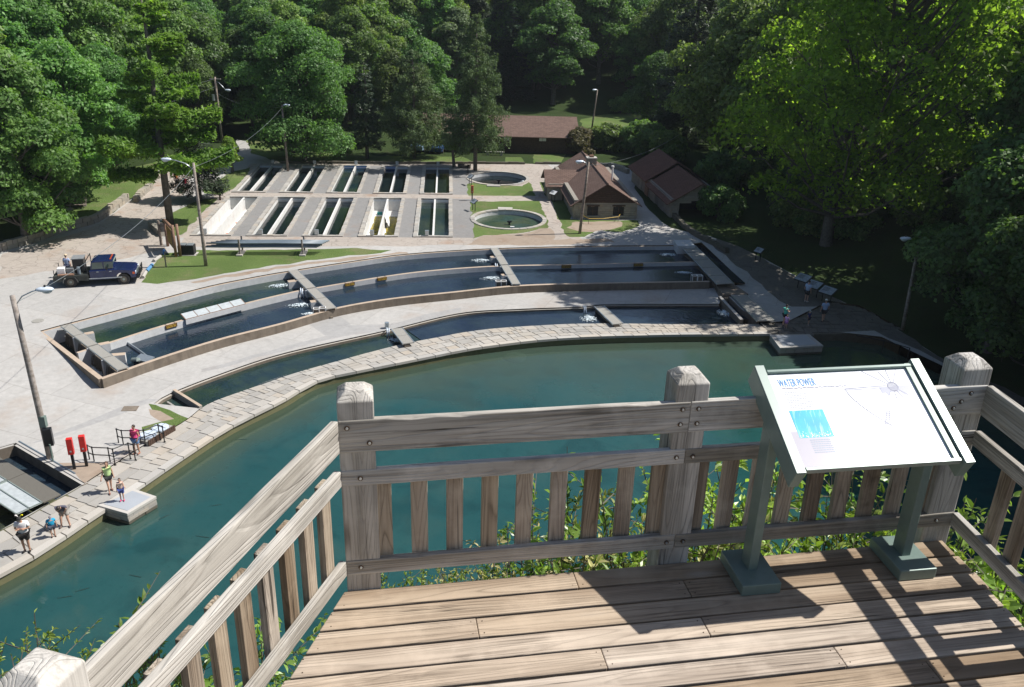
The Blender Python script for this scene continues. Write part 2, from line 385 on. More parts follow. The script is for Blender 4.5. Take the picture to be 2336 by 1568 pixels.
# roof shingles: rows with staggered tabs in relief
def shingles(name, col):
    m = NT(name); c = m.coords('Object', (1, 1, 1))
    b = m.new('ShaderNodeTexBrick'); b.inputs['Scale'].default_value = 1; b.inputs['Brick Width'].default_value = .42; b.inputs['Row Height'].default_value = .22
    b.inputs['Mortar Size'].default_value = .018; b.inputs['Color1'].default_value = (*[k * .78 for k in col], 1); b.inputs['Color2'].default_value = (*[k * 1.2 for k in col], 1)
    b.inputs['Mortar'].default_value = (*[k * .4 for k in col], 1)
    sx = m.new('ShaderNodeSeparateXYZ'); cx = m.new('ShaderNodeCombineXYZ'); m.l(c, sx.inputs[0])
    m.l(sx.outputs[0], cx.inputs[0]); m.l(m.math('ADD', sx.outputs[1], sx.outputs[2]), cx.inputs[1]); m.l(cx.outputs[0], b.inputs['Vector'])
    n = m.noise(c, 1.1, 5); base = m.mix(m.math('MULTIPLY', n, .5), b.outputs[0], tuple(k * 1.15 for k in col))
    inv = m.math('SUBTRACT', 1, b.outputs['Fac']); m.bump(inv, .6, .03)
    return m.set(base, .9, 0, .15)
M['shingle'] = shingles('brown_shingles', (.155, .105, .088))
M['shingle2'] = shingles('rust_brown_shingles', (.16, .088, .068))
# foliage
M['l_oak'] = leafmat('leaves_oak', (.090, .160, .050), (.165, .255, .085), trans=.45)
M['l_mid'] = leafmat('leaves_mid', (.115, .200, .058), (.20, .31, .088), trans=.45)
M['l_pale'] = leafmat('leaves_pale', (.12, .19, .095), (.18, .27, .13))
M['l_syc'] = leafmat('leaves_bright', (.115, .235, .048), (.21, .37, .072), trans=.72, spec=.5)
M['l_syc2'] = leafmat('leaves_walnut', (.060, .135, .025), (.12, .22, .03), trans=.5)
M['l_pine'] = leafmat('pine_needles', (.16, .27, .05), (.30, .42, .08), trans=.5)
M['l_cedar'] = leafmat('cedar_foliage', (.075, .118, .058), (.115, .158, .078), hue=.01, trans=.25, spec=.1)
M['l_dark'] = leafmat('spruce_foliage', (0.025, 0.050, 0.025), (0.043, 0.078, 0.034), trans=.15)
M['l_shrub'] = leafmat('shrub_leaves', (.16, .26, .05), (.32, .42, .10), hue=.02, val=.4, trans=.4, rough=.35, spec=.5)
M['l_tan'] = leafmat('dry_leaf_shrub', (.30, .32, .12), (.50, .44, .24), hue=.02, val=.4)
M['l_brown'] = leafmat('bronze_shrub', (0.116, 0.109, 0.046), (0.171, 0.147, 0.070))
# water
M['w_pool'] = water('spring_pool_water', (.010, .058, .058), (.020, .074, .071), .12, .05, .2, .5, (.085, .105, .070), 3.0)
M['w_race'] = water('raceway_water', (.011, .021, .040), (.022, .038, .050), .5, .07, .35, 0, None, 5)
M['w_race2'] = water('raceway_water_green', (.008, .024, .034), (.030, .052, .030), .45, .07, .35, 0, None, 5)
M['w_pond'] = water('pond_water', (.006, .012, .018), (.013, .020, .020), .3, .05, .2, 0, None, 4)
M['w_green'] = water('pond_water_green', (.012, .028, .038), (.040, .055, .040), .3, .05, .2, 0, None, 4)
M['w_round'] = water('round_pool_water', (.045, .09, .075), (.09, .11, .055), .5, .05, .2, .3, None, 4)
M['foam'] = plain('white_water_foam', (.60, .68, .72), .6, 0, .12, 14, 1.0)
# ------------------------------------------------------------------ terrain shape
def interp(x, pts):
    a = np.array(pts); return np.interp(x, a[:, 0], a[:, 1])
RZ = .72                                    # rim height of the raised raceways; the terrace behind is level with it
front_px = [(230.7, 864), (354, 820.5), (498.5, 775), (640, 739), (771, 702.5), (898, 681), (1030, 667), (1181, 652), (1352, 646.6), (1618, 642)]
back_px = [(92, 758), (158, 740), (306, 701), (468, 657.6), (562, 638), (645, 623), (807, 598), (926, 582), (1107, 570), (1319, 564), (1523, 562), (1560, 562)]
mid_px = [(176, 805), (249, 782), (382, 740.4), (562, 691.8), (684, 663), (722, 657), (871, 632), (981, 618), (1129, 607.5), (1320, 603.4), (1560, 598), (1600, 598)]
def resample(pts, n):
    """smooth curve (Catmull-Rom) through points, n samples evenly by length"""
    p = [Vector(q) for q in pts]; p = [p[0] * 2 - p[1]] + p + [p[-1] * 2 - p[-2]]; out = []
    for i in range(1, len(p) - 2):
        for k in range(12):
            t = k / 12; a, b, c, d = p[i - 1], p[i], p[i + 1], p[i + 2]
            out.append(.5 * ((2 * b) + (c - a) * t + (2 * a - 5 * b + 4 * c - d) * t * t + (3 * b - a - 3 * c + d) * t ** 3))
    out.append(p[-2]); L = [0]
    for a, b in zip(out, out[1:]): L.append(L[-1] + (b - a).length)
    res = []
    for s_ in np.linspace(0, L[-1], n):
        j = min(max(int(np.searchsorted(L, s_)) - 1, 0), len(out) - 2)
        t = (s_ - L[j]) / max(L[j + 1] - L[j], 1e-9); res.append(out[j].lerp(out[j + 1], t))
    return res
front_c = resample(PL(front_px, RZ), 61); back_c = resample(PL(back_px, RZ), 61); mid_c = resample(PL(mid_px, RZ), 61)
Nline = [(-200, 0), (-60, 30)] + [(p.x, p.y) for p in front_c[::6]] + [(60, 70), (200, 70)]
Bline = [(-200, 30), (-60, 43)] + [(p.x, p.y) for p in back_c[::6]] + [(60, 86), (200, 86)]
FOOT = [(0, 60), (40, 50), (50, 41), (60, 33), (72, 27), (85, 25), (105, 23), (118, 25), (130, 34), (150, 48), (400, 60)]
def sp(t, w=3.0): return np.logaddexp(0, t / w) * w
def gz(x, y):
    x = np.asarray(x, float); y = np.asarray(y, float)
    N = interp(x, Nline); B = interp(x, Bline)
    t = np.clip((y - N) / (B - N), 0, 1); g = .7 * t * t * (3 - 2 * t)
    xr = np.interp(y, [a for a, b in FOOT], [b for a, b in FOOT])
    r = sp(x - xr - 2, 1.2) * .62
    r = np.where(r > 16, 16 + (r - 16) * .35, r)
    l = sp(-x - 58 - np.clip((90 - y) * .1, 0, 5), 3) * .26
    b = sp(y - 158, 5) * .34
    b = np.where(b > 30, 30 + (b - 30) * .25, b)
    return g + np.minimum(sp(r + l + b - .9, .6), 60)
def gz1(x, y): return float(gz(x, y))
def onground(px, py):
    z = .7
    for _ in range(8): p = P(px, py, z); z = gz1(p.x, p.y)
    return P(px, py, z)
def OG(pts): return [onground(*p) for p in pts]

# ------------------------------------------------------------------ outlines
shore_o = [(-420, 1520), (0, 1310), (123, 1239), (228, 1168), (315, 1112), (416, 1043), (525, 973), (645, 913), (726, 868), (840, 842), (968, 816), (1048, 800), (1124, 788), (1238, 775), (1363, 768), (1542, 764), (1675, 763), (1760, 762)]
shore_i = [(-400, 1400), (0, 1216), (117, 1151), (173, 1121), (215, 1093), (333, 1017), (425, 962), (480, 922), (586, 883), (673, 853), (790, 820), (900, 791), (1000, 771), (1100, 754), (1238, 743.5), (1363, 739.5), (1542, 741), (1675, 741), (1735, 741)]
NW = 140
so = resample(PL(shore_o[:5], 0), 40)[:-1] + resample(PL(shore_o[4:], 0), NW)
si = resample(PL(shore_i[:5], 0), 40)[:-1] + resample(PL(shore_i[4:], 0), NW)
pool_right = PL([(1903, 760), (2010, 772), (2190, 858), (2336, 930), (2700, 1080)], 0)
pool_poly = so + pool_right + [Vector((42, 14, 0)), Vector((20, 8.5, 0)), Vector((-30, 8.5, 0)), Vector((-60, 8.5, 0)), Vector((-60, 14, 0))]
# lower single raceway
cb_px = [(352, 925), (388, 902), (498.5, 858.5), (650, 809), (878, 758), (1048.6, 718), (1181.5, 708.5), (1329.7, 703), (1383, 698), (1618, 697), (1640, 697)]
cf_px = [(455, 936), (586, 883), (673, 853), (790, 820), (900, 791), (1000, 771), (1100, 754), (1238, 743.5), (1363, 739.5), (1542, 741), (1690, 741)]
race_c_back = resample(PL(cb_px, 0), 60); race_c_front = resample(PL(cf_px, 0), 60)
def circle(c, r, n=48): return [Vector((c[0] + math.cos(2 * math.pi * i / n) * r, c[1] + math.sin(2 * math.pi * i / n) * r, 0)) for i in range(n)]
RP = [((-2.2, 102.1), 3.7), ((-.7, 84.3), 3.75)]
GR = R(4.5); gu = Vector((math.cos(GR), math.sin(GR), 0)); gv = Vector((-math.sin(GR), math.cos(GR), 0))
PONDS = []
for k in range(5): PONDS.append((Vector((-30.35, 91.75, 0)) + gu * 4.985 * k, 3.6, 14.1))
for k in range(5): PONDS.append((Vector((-29.15 if k == 0 else -29.2, 75.6, 0)) + gu * 4.985 * k, 3.65, 14.45))
def pond_poly(o, w, h, m=0): return [o + gu * m + gv * m, o + gu * (w - m) + gv * m, o + gu * (w - m) + gv * (h - m), o + gu * m + gv * (h - m)]
# tank at the lower left
tank = PL([(37, 1015), (195, 1107), (114, 1151), (-60, 1240), (-260, 1130), (-120, 1090)], 0)
tank = [tank[0], tank[1], P(117, 1151, 0), P(0, 1216, 0), P(-250, 1340, 0), P(-330, 1120, 0)]
raceA_poly = front_c + [P(1700, 652, 0), P(1600, 556, .7)] + back_c[::-1]
raceC_poly = race_c_front + [P(1760, 741, 0), P(1650, 675, 0)] + race_c_back[::-1]
def inside(poly, X, Y):
    c = np.zeros(X.shape, bool); n = len(poly)
    for i in range(n):
        x1, y1 = poly[i][0], poly[i][1]; x2, y2 = poly[(i + 1) % n][0], poly[(i + 1) % n][1]
        if y1 == y2: continue
        k = ((y1 > Y) != (y2 > Y)) & (X < (x2 - x1) * (Y - y1) / (y2 - y1) + x1); c ^= k
    return c
def shrink(poly, d):
    c = Vector((sum(p[0] for p in poly) / len(poly), sum(p[1] for p in poly) / len(poly), 0))
    return [p + (c - p).normalized() * d for p in poly]
def rough(poly, step=1.0, amp=.18):
    out = []; n = len(poly)
    for i in range(n):
        a, b = Vector(poly[i]), Vector(poly[(i + 1) % n]); k = max(1, int((b - a).length / step))
        for j in range(k):
            p = a.lerp(b, j / k); q = noise.noise_vector(Vector((p.x * .9, p.y * .9, 3.1))) * amp * 2
            out.append(Vector((p.x + q.x, p.y + q.y, 0)))
    return out
walk_poly = so[2:] + si[2:][::-1]
holes = [('walk', walk_poly), ('landing', PL([(1737, 741), (1800, 735), (1890, 690), (1960, 700), (2060, 755), (1903, 762), (1760, 763)], 0)), ('pool', pool_poly), ('A', raceA_poly), ('C', raceC_poly), ('tank', tank)] + [('pond', pond_poly(o, w, h, .2)) for o, w, h in PONDS] + [('rp', circle(c, r - .2)) for c, r in RP]

plaza = OG([(-400, 700), (0, 571), (79, 553), (144, 530), (216, 510), (256, 485), (295, 460), (324, 434), (345, 405), (362, 385), (420, 378), (520, 373), (545, 345), (540, 318), (600, 330), (620, 350), (700, 374), (1300, 376), (1400, 372), (1440, 385), (1450, 430), (1480, 480), (1530, 520), (1620, 540), (1740, 590), (1830, 640), (1960, 710), (2060, 760), (2190, 843), (2336, 905), (2700, 1030)]) + [Vector((44, 14, 0)), Vector((-70, 12, 0))]
REG = [
 ('plaza', rough(plaza, 2, .25), 'concrete'),
 ('flagstone_court', rough(OG([Z1(1170, 605), Z1(1280, 470), Z1(1420, 250), Z1(1600, 160), (600, 374), (1250, 374), (1262, 392), (1258, 440), (1280, 500), (1330, 545), (1240, 560), (1100, 558), (860, 562), (700, 562), (430, 562), (400, 560)]), 1.5, .3), 'flag'),
 ('road', rough(OG([Z1(0, 720), Z1(220, 660), Z1(600, 540), Z1(820, 400), Z1(900, 310), Z1(1000, 200), Z1(1200, 160), Z1(1200, 300), Z1(1080, 400), Z1(1060, 470), Z1(960, 545), Z1(1040, 600), Z1(1040, 690), Z1(800, 740), Z1(0, 880)]), 1.5, .3), 'flag'),
 ('pond_apron', [PONDS[5][0] - gu * .9 - gv * .5, PONDS[9][0] + gu * 3.7 - gv * .5, PONDS[4][0] + gu * 3.7 + gv * 14.6, PONDS[0][0] - gu * .9 + gv * 14.6], 'flag'),
]
for r0 in (0, 5):
    for k in range(5):
        o, w, h = PONDS[r0 + k]; ww = 1.36 if k < 4 else 2.2
        REG.append(('asphalt_lane', [o + gu * w, o + gu * (w + ww), o + gu * (w + ww) + gv * h, o + gu * w + gv * h], 'asphalt'))
REG += [
 ('asphalt_strip', rough(PL([Z5(230, 545), Z5(600, 405), Z5(870, 290), Z5(1100, 215), Z5(1180, 225), Z5(1050, 265), Z5(700, 410), Z5(300, 535)], 0), 1, .1), 'asphalt2'),
 ('asphalt_path', rough(PL([Z6(1640, 150), Z6(1830, 100), Z6(1900, 160), Z6(2170, 145), Z6(2336, 95), (1050, 705), (1050, 716), Z6(2170, 176), Z6(2050, 195), Z6(1800, 235), Z6(1500, 310), Z6(1000, 445), Z6(1000, 425), Z6(1500, 285), Z6(1740, 225)], 0), 1, .12), 'asphalt2'),
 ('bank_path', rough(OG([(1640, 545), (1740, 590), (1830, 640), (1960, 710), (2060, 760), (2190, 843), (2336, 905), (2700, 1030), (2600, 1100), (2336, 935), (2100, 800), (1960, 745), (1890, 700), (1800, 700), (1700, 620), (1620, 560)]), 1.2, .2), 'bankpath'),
 ('grass_patch', rough(OG([(324, 643), (345, 608), (372, 578), (450, 571), (600, 571), (720, 568), (820, 567), (893, 572), (820, 583), (700, 595), (560, 617), (420, 640), (360, 646)]), .8, .22), 'grass'),
 ('dirt_rut', rough(OG([(430, 643), (560, 621), (700, 599), (820, 586), (930, 574), (930, 578), (820, 591), (700, 604), (560, 626), (440, 648)]), .8, .25), 'dirt'),
 ('lawn', rough(OG([Z1(1010, 520), Z1(1060, 480), Z1(1120, 440), Z1(1250, 372), Z1(1370, 362), Z1(1300, 440), Z1(1150, 590), Z1(1090, 600), Z1(1060, 560)]), .8, .2), 'grass'),
 ('lawn', rough(OG([Z1(1290, 330), Z1(1290, 290), Z1(1480, 190), Z1(1590, 165), Z1(1570, 210), Z1(1480, 300), Z1(1400, 340)]), .8, .2), 'grass'),
 ('lawn', rough(OG([Z1(250, 600), Z1(560, 540), Z1(700, 450), Z1(800, 370), Z1(960, 280), Z1(1000, 200), Z1(1020, 120), Z1(700, 200), Z1(450, 380), Z1(200, 520)]), .8, .3), 'grass'),
 ('lawn', rough(OG([(560, 318), (700, 345), (860, 356), (1060, 358), (1085, 372), (640, 371), (575, 350)]), 1, .3), 'grass'),
 ('lawn', rough(OG([Z3(512, 556), Z3(640, 556), Z3(668, 602), Z3(512, 600)]), 1, .1), 'grass'),
 ('lawn', rough(OG([Z3(738, 530), Z3(1000, 532), Z3(950, 605), Z3(740, 603)]), 1, .1), 'grass'),
 ('lawn', rough(OG([Z3(205, 770), Z3(208, 865), Z3(755, 868), Z3(706, 755), Z3(640, 790), Z3(250, 760)]), .6, .12), 'grass'),
 ('lawn', rough(OG([Z3(222, 915), Z3(780, 905), Z3(860, 1080), Z3(850, 1130), Z3(600, 1170), Z3(340, 1185), Z3(255, 1212), Z3(250, 1080)]), .6, .15), 'grass'),
 ('lawn', rough(OG([Z3(785, 755), Z3(860, 755), Z3(860, 870), Z3(835, 868)]), .6, .1), 'grass'),
 ('lawn', rough(OG([Z3(880, 900), Z3(1000, 900), Z3(1050, 1055), Z3(1330, 1062), Z3(1600, 1066), Z3(1590, 1110), Z3(1450, 1160), Z3(1230, 1150), Z3(1150, 1195), Z3(1020, 1205), Z3(950, 1080), Z3(900, 960)]), .6, .2), 'grass'),
 ('sunny_slope', rough(OG([(1328, 272), (1400, 258), (1490, 262), (1530, 300), (1440, 335), (1330, 325)]), 2, .6), 'grass'),
 ('dirt_bed', rough(OG([Z3(1080, 1075), Z3(1440, 1075), Z3(1460, 1120), Z3(1300, 1150), Z3(1120, 1160), Z3(1010, 1120)]), .5, .2), 'dirt'),
 ('dirt_bed', rough(OG([Z3(330, 1195), Z3(600, 1178), Z3(860, 1130), Z3(900, 1225), Z3(1300, 1210), Z3(1400, 1240), Z3(700, 1270), Z3(200, 1262)]), .7, .3), 'dirt'),
 ('grass_patch', rough(PL([Z5(1090, 255), Z5(1150, 262), Z5(1400, 365), Z5(1290, 430), Z5(1050, 470), Z5(1040, 430), Z5(1200, 380), Z5(1130, 290)], 0), .5, .12), 'grass'),
 ('dirt_bed', rough(PL([Z5(1100, 290), Z5(1190, 310), Z5(1290, 365), Z5(1190, 385), Z5(1120, 330)], 0), .5, .1), 'dirt'),
 ('dirt_bed', rough(PL([Z5(430, 690), Z5(560, 690), Z5(770, 690), Z5(800, 760), Z5(640, 840)], 0), .5, .1), 'dirt'),
]
REG = [(n, [Vector((p[0], p[1], 0)) for p in q], m) for n, q, m in REG]

def cdt(polys, grid, bounds):
    x0, x1, y0, y1 = bounds; vs_, es = [], []
    def addp(poly):
        o = len(vs_)
        for p in poly: vs_.append(Vector((float(p[0]), float(p[1]))))
        for i in range(len(poly)): es.append((o + i, o + (i + 1) % len(poly)))
    addp([(x0, y0), (x1, y0), (x1, y1), (x0, y1)])
    for q in polys:
        addp([(min(max(p[0], x0), x1), min(max(p[1], y0), y1)) for p in q])
    for i in range(int((x1 - x0) / grid) + 1):
        for j in range(int((y1 - y0) / grid) + 1):
            vs_.append(Vector((min(x1, x0 + i * grid + random.uniform(-.1, .1) * (0 < i)), min(y1, y0 + j * grid + random.uniform(-.1, .1) * (0 < j)))))
    r = delaunay_2d_cdt(vs_, es, [], 0, 1e-4, False)
    V = np.array([(v.x, v.y) for v in r[0]]); F = [tuple(f) for f in r[2]]
    return V, F

BND = (-75, 50, 8, 160)
densify = lambda poly, st: [Vector(a).lerp(Vector(b), k / max(1, int((Vector(b) - Vector(a)).length / st))) for a, b in zip(poly, list(poly[1:]) + [poly[0]]) for k in range(max(1, int((Vector(b) - Vector(a)).length / st)))]
V, F = cdt([h for _, h in holes] + [densify(q, 1.5) for _, q, _ in REG], 1.6, BND)
tri = [f for f in F if len(f) == 3]
C = np.array([V[list(f)].mean(0) for f in tri]); X, Y = C[:, 0], C[:, 1]
lab = np.zeros(len(tri), int)
for i, (n, q, m) in enumerate(REG): lab[inside(q, X, Y)] = i + 1
for n, q in holes: lab[inside(q, X, Y)] = -1
Zv = gz(V[:, 0], V[:, 1])
def emit(name, sel, mat, kind='structure'):
    idx = {}; vv = []; ff = []
    for k in sel:
        f = []
        for a in tri[k]:
            if a not in idx: idx[a] = len(vv); vv.append((V[a, 0], V[a, 1], Zv[a]))
            f.append(idx[a])
        ff.append(f)
    if not ff: return
    me = bpy.data.meshes.new(name); me.from_pydata(vv, [], ff); me.materials.append(M[mat])
    me.polygons.foreach_set('use_smooth', [True] * len(ff)); me.update()
    o = link(name, me); o['kind'] = kind; return o
emit('ground', np.where(lab == 0)[0], 'floor')
for i, (n, q, m) in enumerate(REG): emit(n, np.where(lab == i + 1)[0], m)

# far terrain: hills on three sides
def terrain(name, xs, ys, mat, skip=None, dz=0):
    Xg, Yg = np.meshgrid(xs, ys); Zg = gz(Xg, Yg) + dz
    Zg = Zg + np.array([[noise.noise(Vector((x * .03, y * .03, 0))) * 2.0 for x in xs] for y in ys]) * np.clip((np.abs(Xg) > 52) | (Yg > 162), 0, 1)
    nx = len(xs); vv = [(float(a), float(b), float(c)) for a, b, c in zip(Xg.ravel(), Yg.ravel(), Zg.ravel())]; ff = []
    for j in range(len(ys) - 1):
        for i in range(nx - 1):
            if skip and skip[0] <= xs[i] and xs[i + 1] <= skip[1] and skip[2] <= ys[j] and ys[j + 1] <= skip[3]: continue
            ff.append((j * nx + i, j * nx + i + 1, (j + 1) * nx + i + 1, (j + 1) * nx + i))
    me = bpy.data.meshes.new(name); me.from_pydata(vv, [], ff); me.materials.append(M[mat])
    me.polygons.foreach_set('use_smooth', [True] * len(ff)); me.update(); o = link(name, me); o['kind'] = 'structure'; return o
xs = sorted(set(range(-260, 261, 5))); ys = sorted(set([-60, -40, -20, -5, 8] + list(range(10, 341, 5))))
terrain('hillside', xs, ys, 'floor', (-75, 50, 8, 160))

# the bluff that carries the deck
mb = MB(); nx, ny = 60, 22
for j in range(ny + 1):
    for i in range(nx + 1):
        x = -60 + 110 * i / nx; t = j / ny
        prof = [(-30, 17.8), (0, 17.2), (2.6, 16.6), (4.4, 14.5), (5.6, 9), (6.6, 3), (7.6, -1.2), (8.7, -3.6)]
        u = t * (len(prof) - 1); k = min(int(u), len(prof) - 2); q = u - k
        y = prof[k][0] * (1 - q) + prof[k + 1][0] * q; z = prof[k][1] * (1 - q) + prof[k + 1][1] * q
        ex = 2.6 * (1 / (1 + math.exp(-(x - 5.5) * .9)))
        if 0 < y < 6: y += ex * .5; z += ex * .7
        nv = noise.noise_vector(Vector((x * .35, y * .35, z * .35)))
        mb.v.append((x, y + nv.y * .5 * (y < 8.3), z + nv.z * .5))
for j in range(ny):
    for i in range(nx): mb.f.append((j * (nx + 1) + i, j * (nx + 1) + i + 1, (j + 1) * (nx + 1) + i + 1, (j + 1) * (nx + 1) + i)); mb.m.append(0)
o = link('bluff', mb.mesh('bluff', M['rock'], True)); o['kind'] = 'structure'

# ------------------------------------------------------------------ walls along curves
def normals(c):
    out = []
    for i in range(len(c)):
        d = (c[min(i + 1, len(c) - 1)] - c[max(i - 1, 0)]); d.z = 0; d.normalize(); out.append(Vector((-d.y, d.x, 0)))
    return out
def ribbon_wall(c, w, z0, z1, mb=None, off=0, mi_side=0, mi_top=1):
    """solid wall: curve c, width w, from z0 to z1; off shifts it sideways (left positive)"""
    mb = mb or MB(); n = normals(c); k = len(c)
    zt = z1 if callable(z1) else (lambda i: z1); o = len(mb.v)
    for i, p in enumerate(c):
        a = p + n[i] * (off + w / 2); b = p + n[i] * (off - w / 2)
        mb.v += [(a.x, a.y, z0), (b.x, b.y, z0), (a.x, a.y, zt(i)), (b.x, b.y, zt(i))]
    for i in range(k - 1):
        q = o + i * 4; r = q + 4
        for f, m in (((q + 2, q + 3, r + 3, r + 2), mi_top), ((q + 1, r + 1, r + 3, q + 3), mi_side), ((r, q, q + 2, r + 2), mi_side)): mb.f.append(f); mb.m.append(m)
    for q in (o, o + (k - 1) * 4): mb.f.append((q, q + 1, q + 3, q + 2)); mb.m.append(mi_side)
    return mb
def cross(a, b, t): return a.lerp(b, t)

# upper raised raceways: one structure with walls as parts
raceways = thing('raised_raceway_pair', 'long curved pair of raised concrete fish raceways with brown rim', 'raceway', (-5, 70, 0))
part('back_wall', ribbon_wall(back_c, .28, -1.2, RZ + .02), [M['innerwall'], M['rimtop']], raceways)
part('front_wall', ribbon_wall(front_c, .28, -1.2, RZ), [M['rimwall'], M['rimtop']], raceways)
part('middle_wall', ribbon_wall(mid_c, .24, -1.2, RZ), [M['innerwall'], M['rimtop']], raceways)
endw = [back_c[0], back_c[0].lerp(front_c[0], .5), front_c[0]]
part('end_wall', ribbon_wall(endw, .3, -1.2, RZ + .003), [M['rimwall'], M['rimtop']], raceways)
# the far right end: dark concrete deck carrying two walkways
fr = [P(1618, 642, RZ), P(1570, 562, RZ)]
# cross lines (weir walkways) as chords from back to front wall
def chord(pb, pf): return P(*pb, RZ + .05), P(*pf, RZ + .05)
CH = {'left': chord((150, 744), (282, 846)), 'one': chord((668, 619), (757, 708)), 'two': chord((1127, 568), (1178, 652)), 'end': chord((1556, 562), (1655, 645))}
def nearest(c, p): return min(range(len(c)), key=lambda i: (c[i].x - p.x) ** 2 + (c[i].y - p.y) ** 2)
WZ = {'seg0': .22, 'seg1': .32, 'seg2': .41, 'chan': -.35}
def water_strip(name, ca, cb, i0, i1, j0, j1, z, mat, n=24):
    mb = MB()
    A = resample(ca[i0:i1 + 1], n); B_ = resample(cb[j0:j1 + 1], n); m = 6
    for a, b in zip(A, B_):
        for k in range(m + 1): q = a.lerp(b, k / m); mb.v.append((q.x, q.y, z))
    for i in range(n - 1):
        for k in range(m): o = i * (m + 1) + k; mb.f.append((o, o + m + 1, o + m + 2, o + 1)); mb.m.append(0)
    o = link(name, mb.mesh(name, M[mat], False)); o['kind'] = 'structure'
    return o
cuts = ['left', 'one', 'two', 'end']
for lane, (ca, cb) in enumerate(((back_c, mid_c), (mid_c, front_c))):
    for k in range(3):
        a, b = CH[cuts[k]], CH[cuts[k + 1]]
        t = .25 if lane == 0 else .75
        i0, i1 = nearest(ca, a[0].lerp(a[1], t - .25)), nearest(ca, b[0].lerp(b[1], t - .25))
        j0, j1 = nearest(cb, a[0].lerp(a[1], t + .25)), nearest(cb, b[0].lerp(b[1], t + .25))
        if k == 2: i1, j1 = len(ca) - 1, len(cb) - 1
        water_strip('raceway_water', ca, cb, i0, i1, j0, j1, WZ['seg%d' % k] + .002 * lane, 'w_race2' if (k == 0 and lane == 0) else 'w_race')
i1, j1 = nearest(back_c, CH['left'][0]), nearest(front_c, CH['left'][1])
water_strip('channel_water', back_c, front_c, 0, i1, 0, j1, WZ['chan'], 'w_race2', 6)
# right end dark basin water
mb = MB(); q = [P(1523, 562, .41), P(1600, 556, .41), P(1700, 650, .27), P(1618, 642, .27)]
mb.add([(p.x, p.y, .402) for p in q], [(0, 3, 2, 1)])
o = link('channel_water', mb.mesh('channel_water', M['w_race'])); o['kind'] = 'structure'

# foam where water drops from one segment to the next
def foam(c, rx, ry, h, seed, rot=0, label='white water boiling below a raceway weir'):
    rnd = random.Random(seed); mb = MB()
    for k in range(170):
        a = rnd.uniform(0, 2 * math.pi); r = rnd.random() ** .8
        x, y = math.cos(a) * r * rx, math.sin(a) * r * ry; s_ = rnd.uniform(.02, .075) * (1.25 - r)
        x2 = x * math.cos(rot) - y * math.sin(rot); y2 = x * math.sin(rot) + y * math.cos(rot)
        mb.ell((c[0] + x2, c[1] + y2, c[2] + rnd.uniform(0, h * (1 - r))), (s_ * 2.2, s_ * 1.3, s_ * .5), 5, 3, Matrix.Rotation(rnd.uniform(0, 3), 3, 'Z'))
    o = link('foam', mb.mesh('foam', M['foam'], True, origin=c)); o.location = c; tag(o, label, None, None, 'stuff')
foam(P(*Z1(1772, 915), .24), 1.1, .45, .12, 1, .3, 'white water below the far lane weir of the first crossing')
foam(P(*Z1(1902, 1038), .24), 1.1, .5, .12, 2, .3, 'white water below the near lane weir of the first crossing')
foam(P(*Z1(1955, 1092), .24), .6, .2, .08, 3, .3, 'thin streak of foam beside two white feeder boxes')
foam(P(*Z4(128, 186), .34), 1.0, .5, .12, 4, .1, 'white water below the far lane weir of the middle crossing')
foam(P(*Z4(190, 292), .34), 1.0, .45, .12, 5, .1, 'white water below the near lane weir of the middle crossing')
foam(P(*Z4(1252, 150), .43), .9, .5, .1, 6, .0, 'foam at the shaded far right corner of the raceway')
foam(P(*Z4(1345, 258), .43), .8, .3, .08, 7, .0, 'foam at the shaded right end of the near lane')

# grating walkways over the cross walls
def walkway(name, a, b, label, w, segs, piers=True, group='grated walkways across the raceways', stubs=()):
    t = thing(name, label, 'walkway', (a.x, a.y, 0), 0, group)
    d = (b - a); L = d.length; d.normalize(); n = Vector((-d.y, d.x, 0))
    for k in range(segs):
        s0 = L * k / segs + .06; s1 = L * (k + 1) / segs - .06
        c = a + d * ((s0 + s1) / 2); Mx = Matrix((d, n, Vector((0, 0, 1)))).transposed()
        m = MB(); m.box((c.x, c.y, RZ + .13 + .02 * (k % 2)), (s1 - s0, w, .06), Mx); part('grating_panel', m, M['grating'], t)
        for s_ in (-1, 1):
            m = MB(); q = c + n * s_ * (w / 2 + .02); m.box((q.x, q.y, RZ + .12), (s1 - s0, .045, .10), Mx); part('edge_angle', m, M['steel'], t)
    m = MB()
    for k in range(segs + 1):
        c = a + d * (L * k / segs); Mx = Matrix((d, n, Vector((0, 0, 1)))).transposed()
        if k in (0, segs): continue
        m2 = MB(); m2.box((c.x - n.x * .0, c.y, -.2), (.26, w * 1.25, RZ * 2 + .44), Mx); part('pier', m2, M['innerwall'], t)
    # weir wall under the walkway
    c = (a + b) / 2 + n * (-.05); m.box((c.x, c.y, -.45), (L, .2, 1.4), Matrix((d, n, Vector((0, 0, 1)))).transposed()); part('weir_wall', m, M['rimwall'], t)
    for st in stubs:
        c = P(*st[0], RZ); e = P(*st[1], RZ); m = ribbon_wall([c, c.lerp(e, .5), e], st[2], -.6, RZ + .06); part('stub_wall', m, [M['innerwall'], M['rimtop']], t)
    return t
walkway('grated_walkway', *CH['left'], 'four grey grating panels over the falling weir at left raceway end', .62, 4,
        stubs=[((176, 767), (214, 760), .42), ((214, 790), (250, 783), .42), ((252, 812), (286, 809), .42)])
walkway('grated_walkway', *CH['one'], 'grated walkway across both raceway lanes beside two white feeder boxes, below the pipe rack', .7, 4,
        stubs=[((690, 640), (657, 644), .5), ((741, 686), (708, 690), .5)])
walkway('grated_walkway', *CH['two'], 'short grated walkway across both raceway lanes in the middle of the pair', .62, 4,
        stubs=[((1145, 586), (1119, 588), .45), ((1171, 627), (1144, 629), .45)])
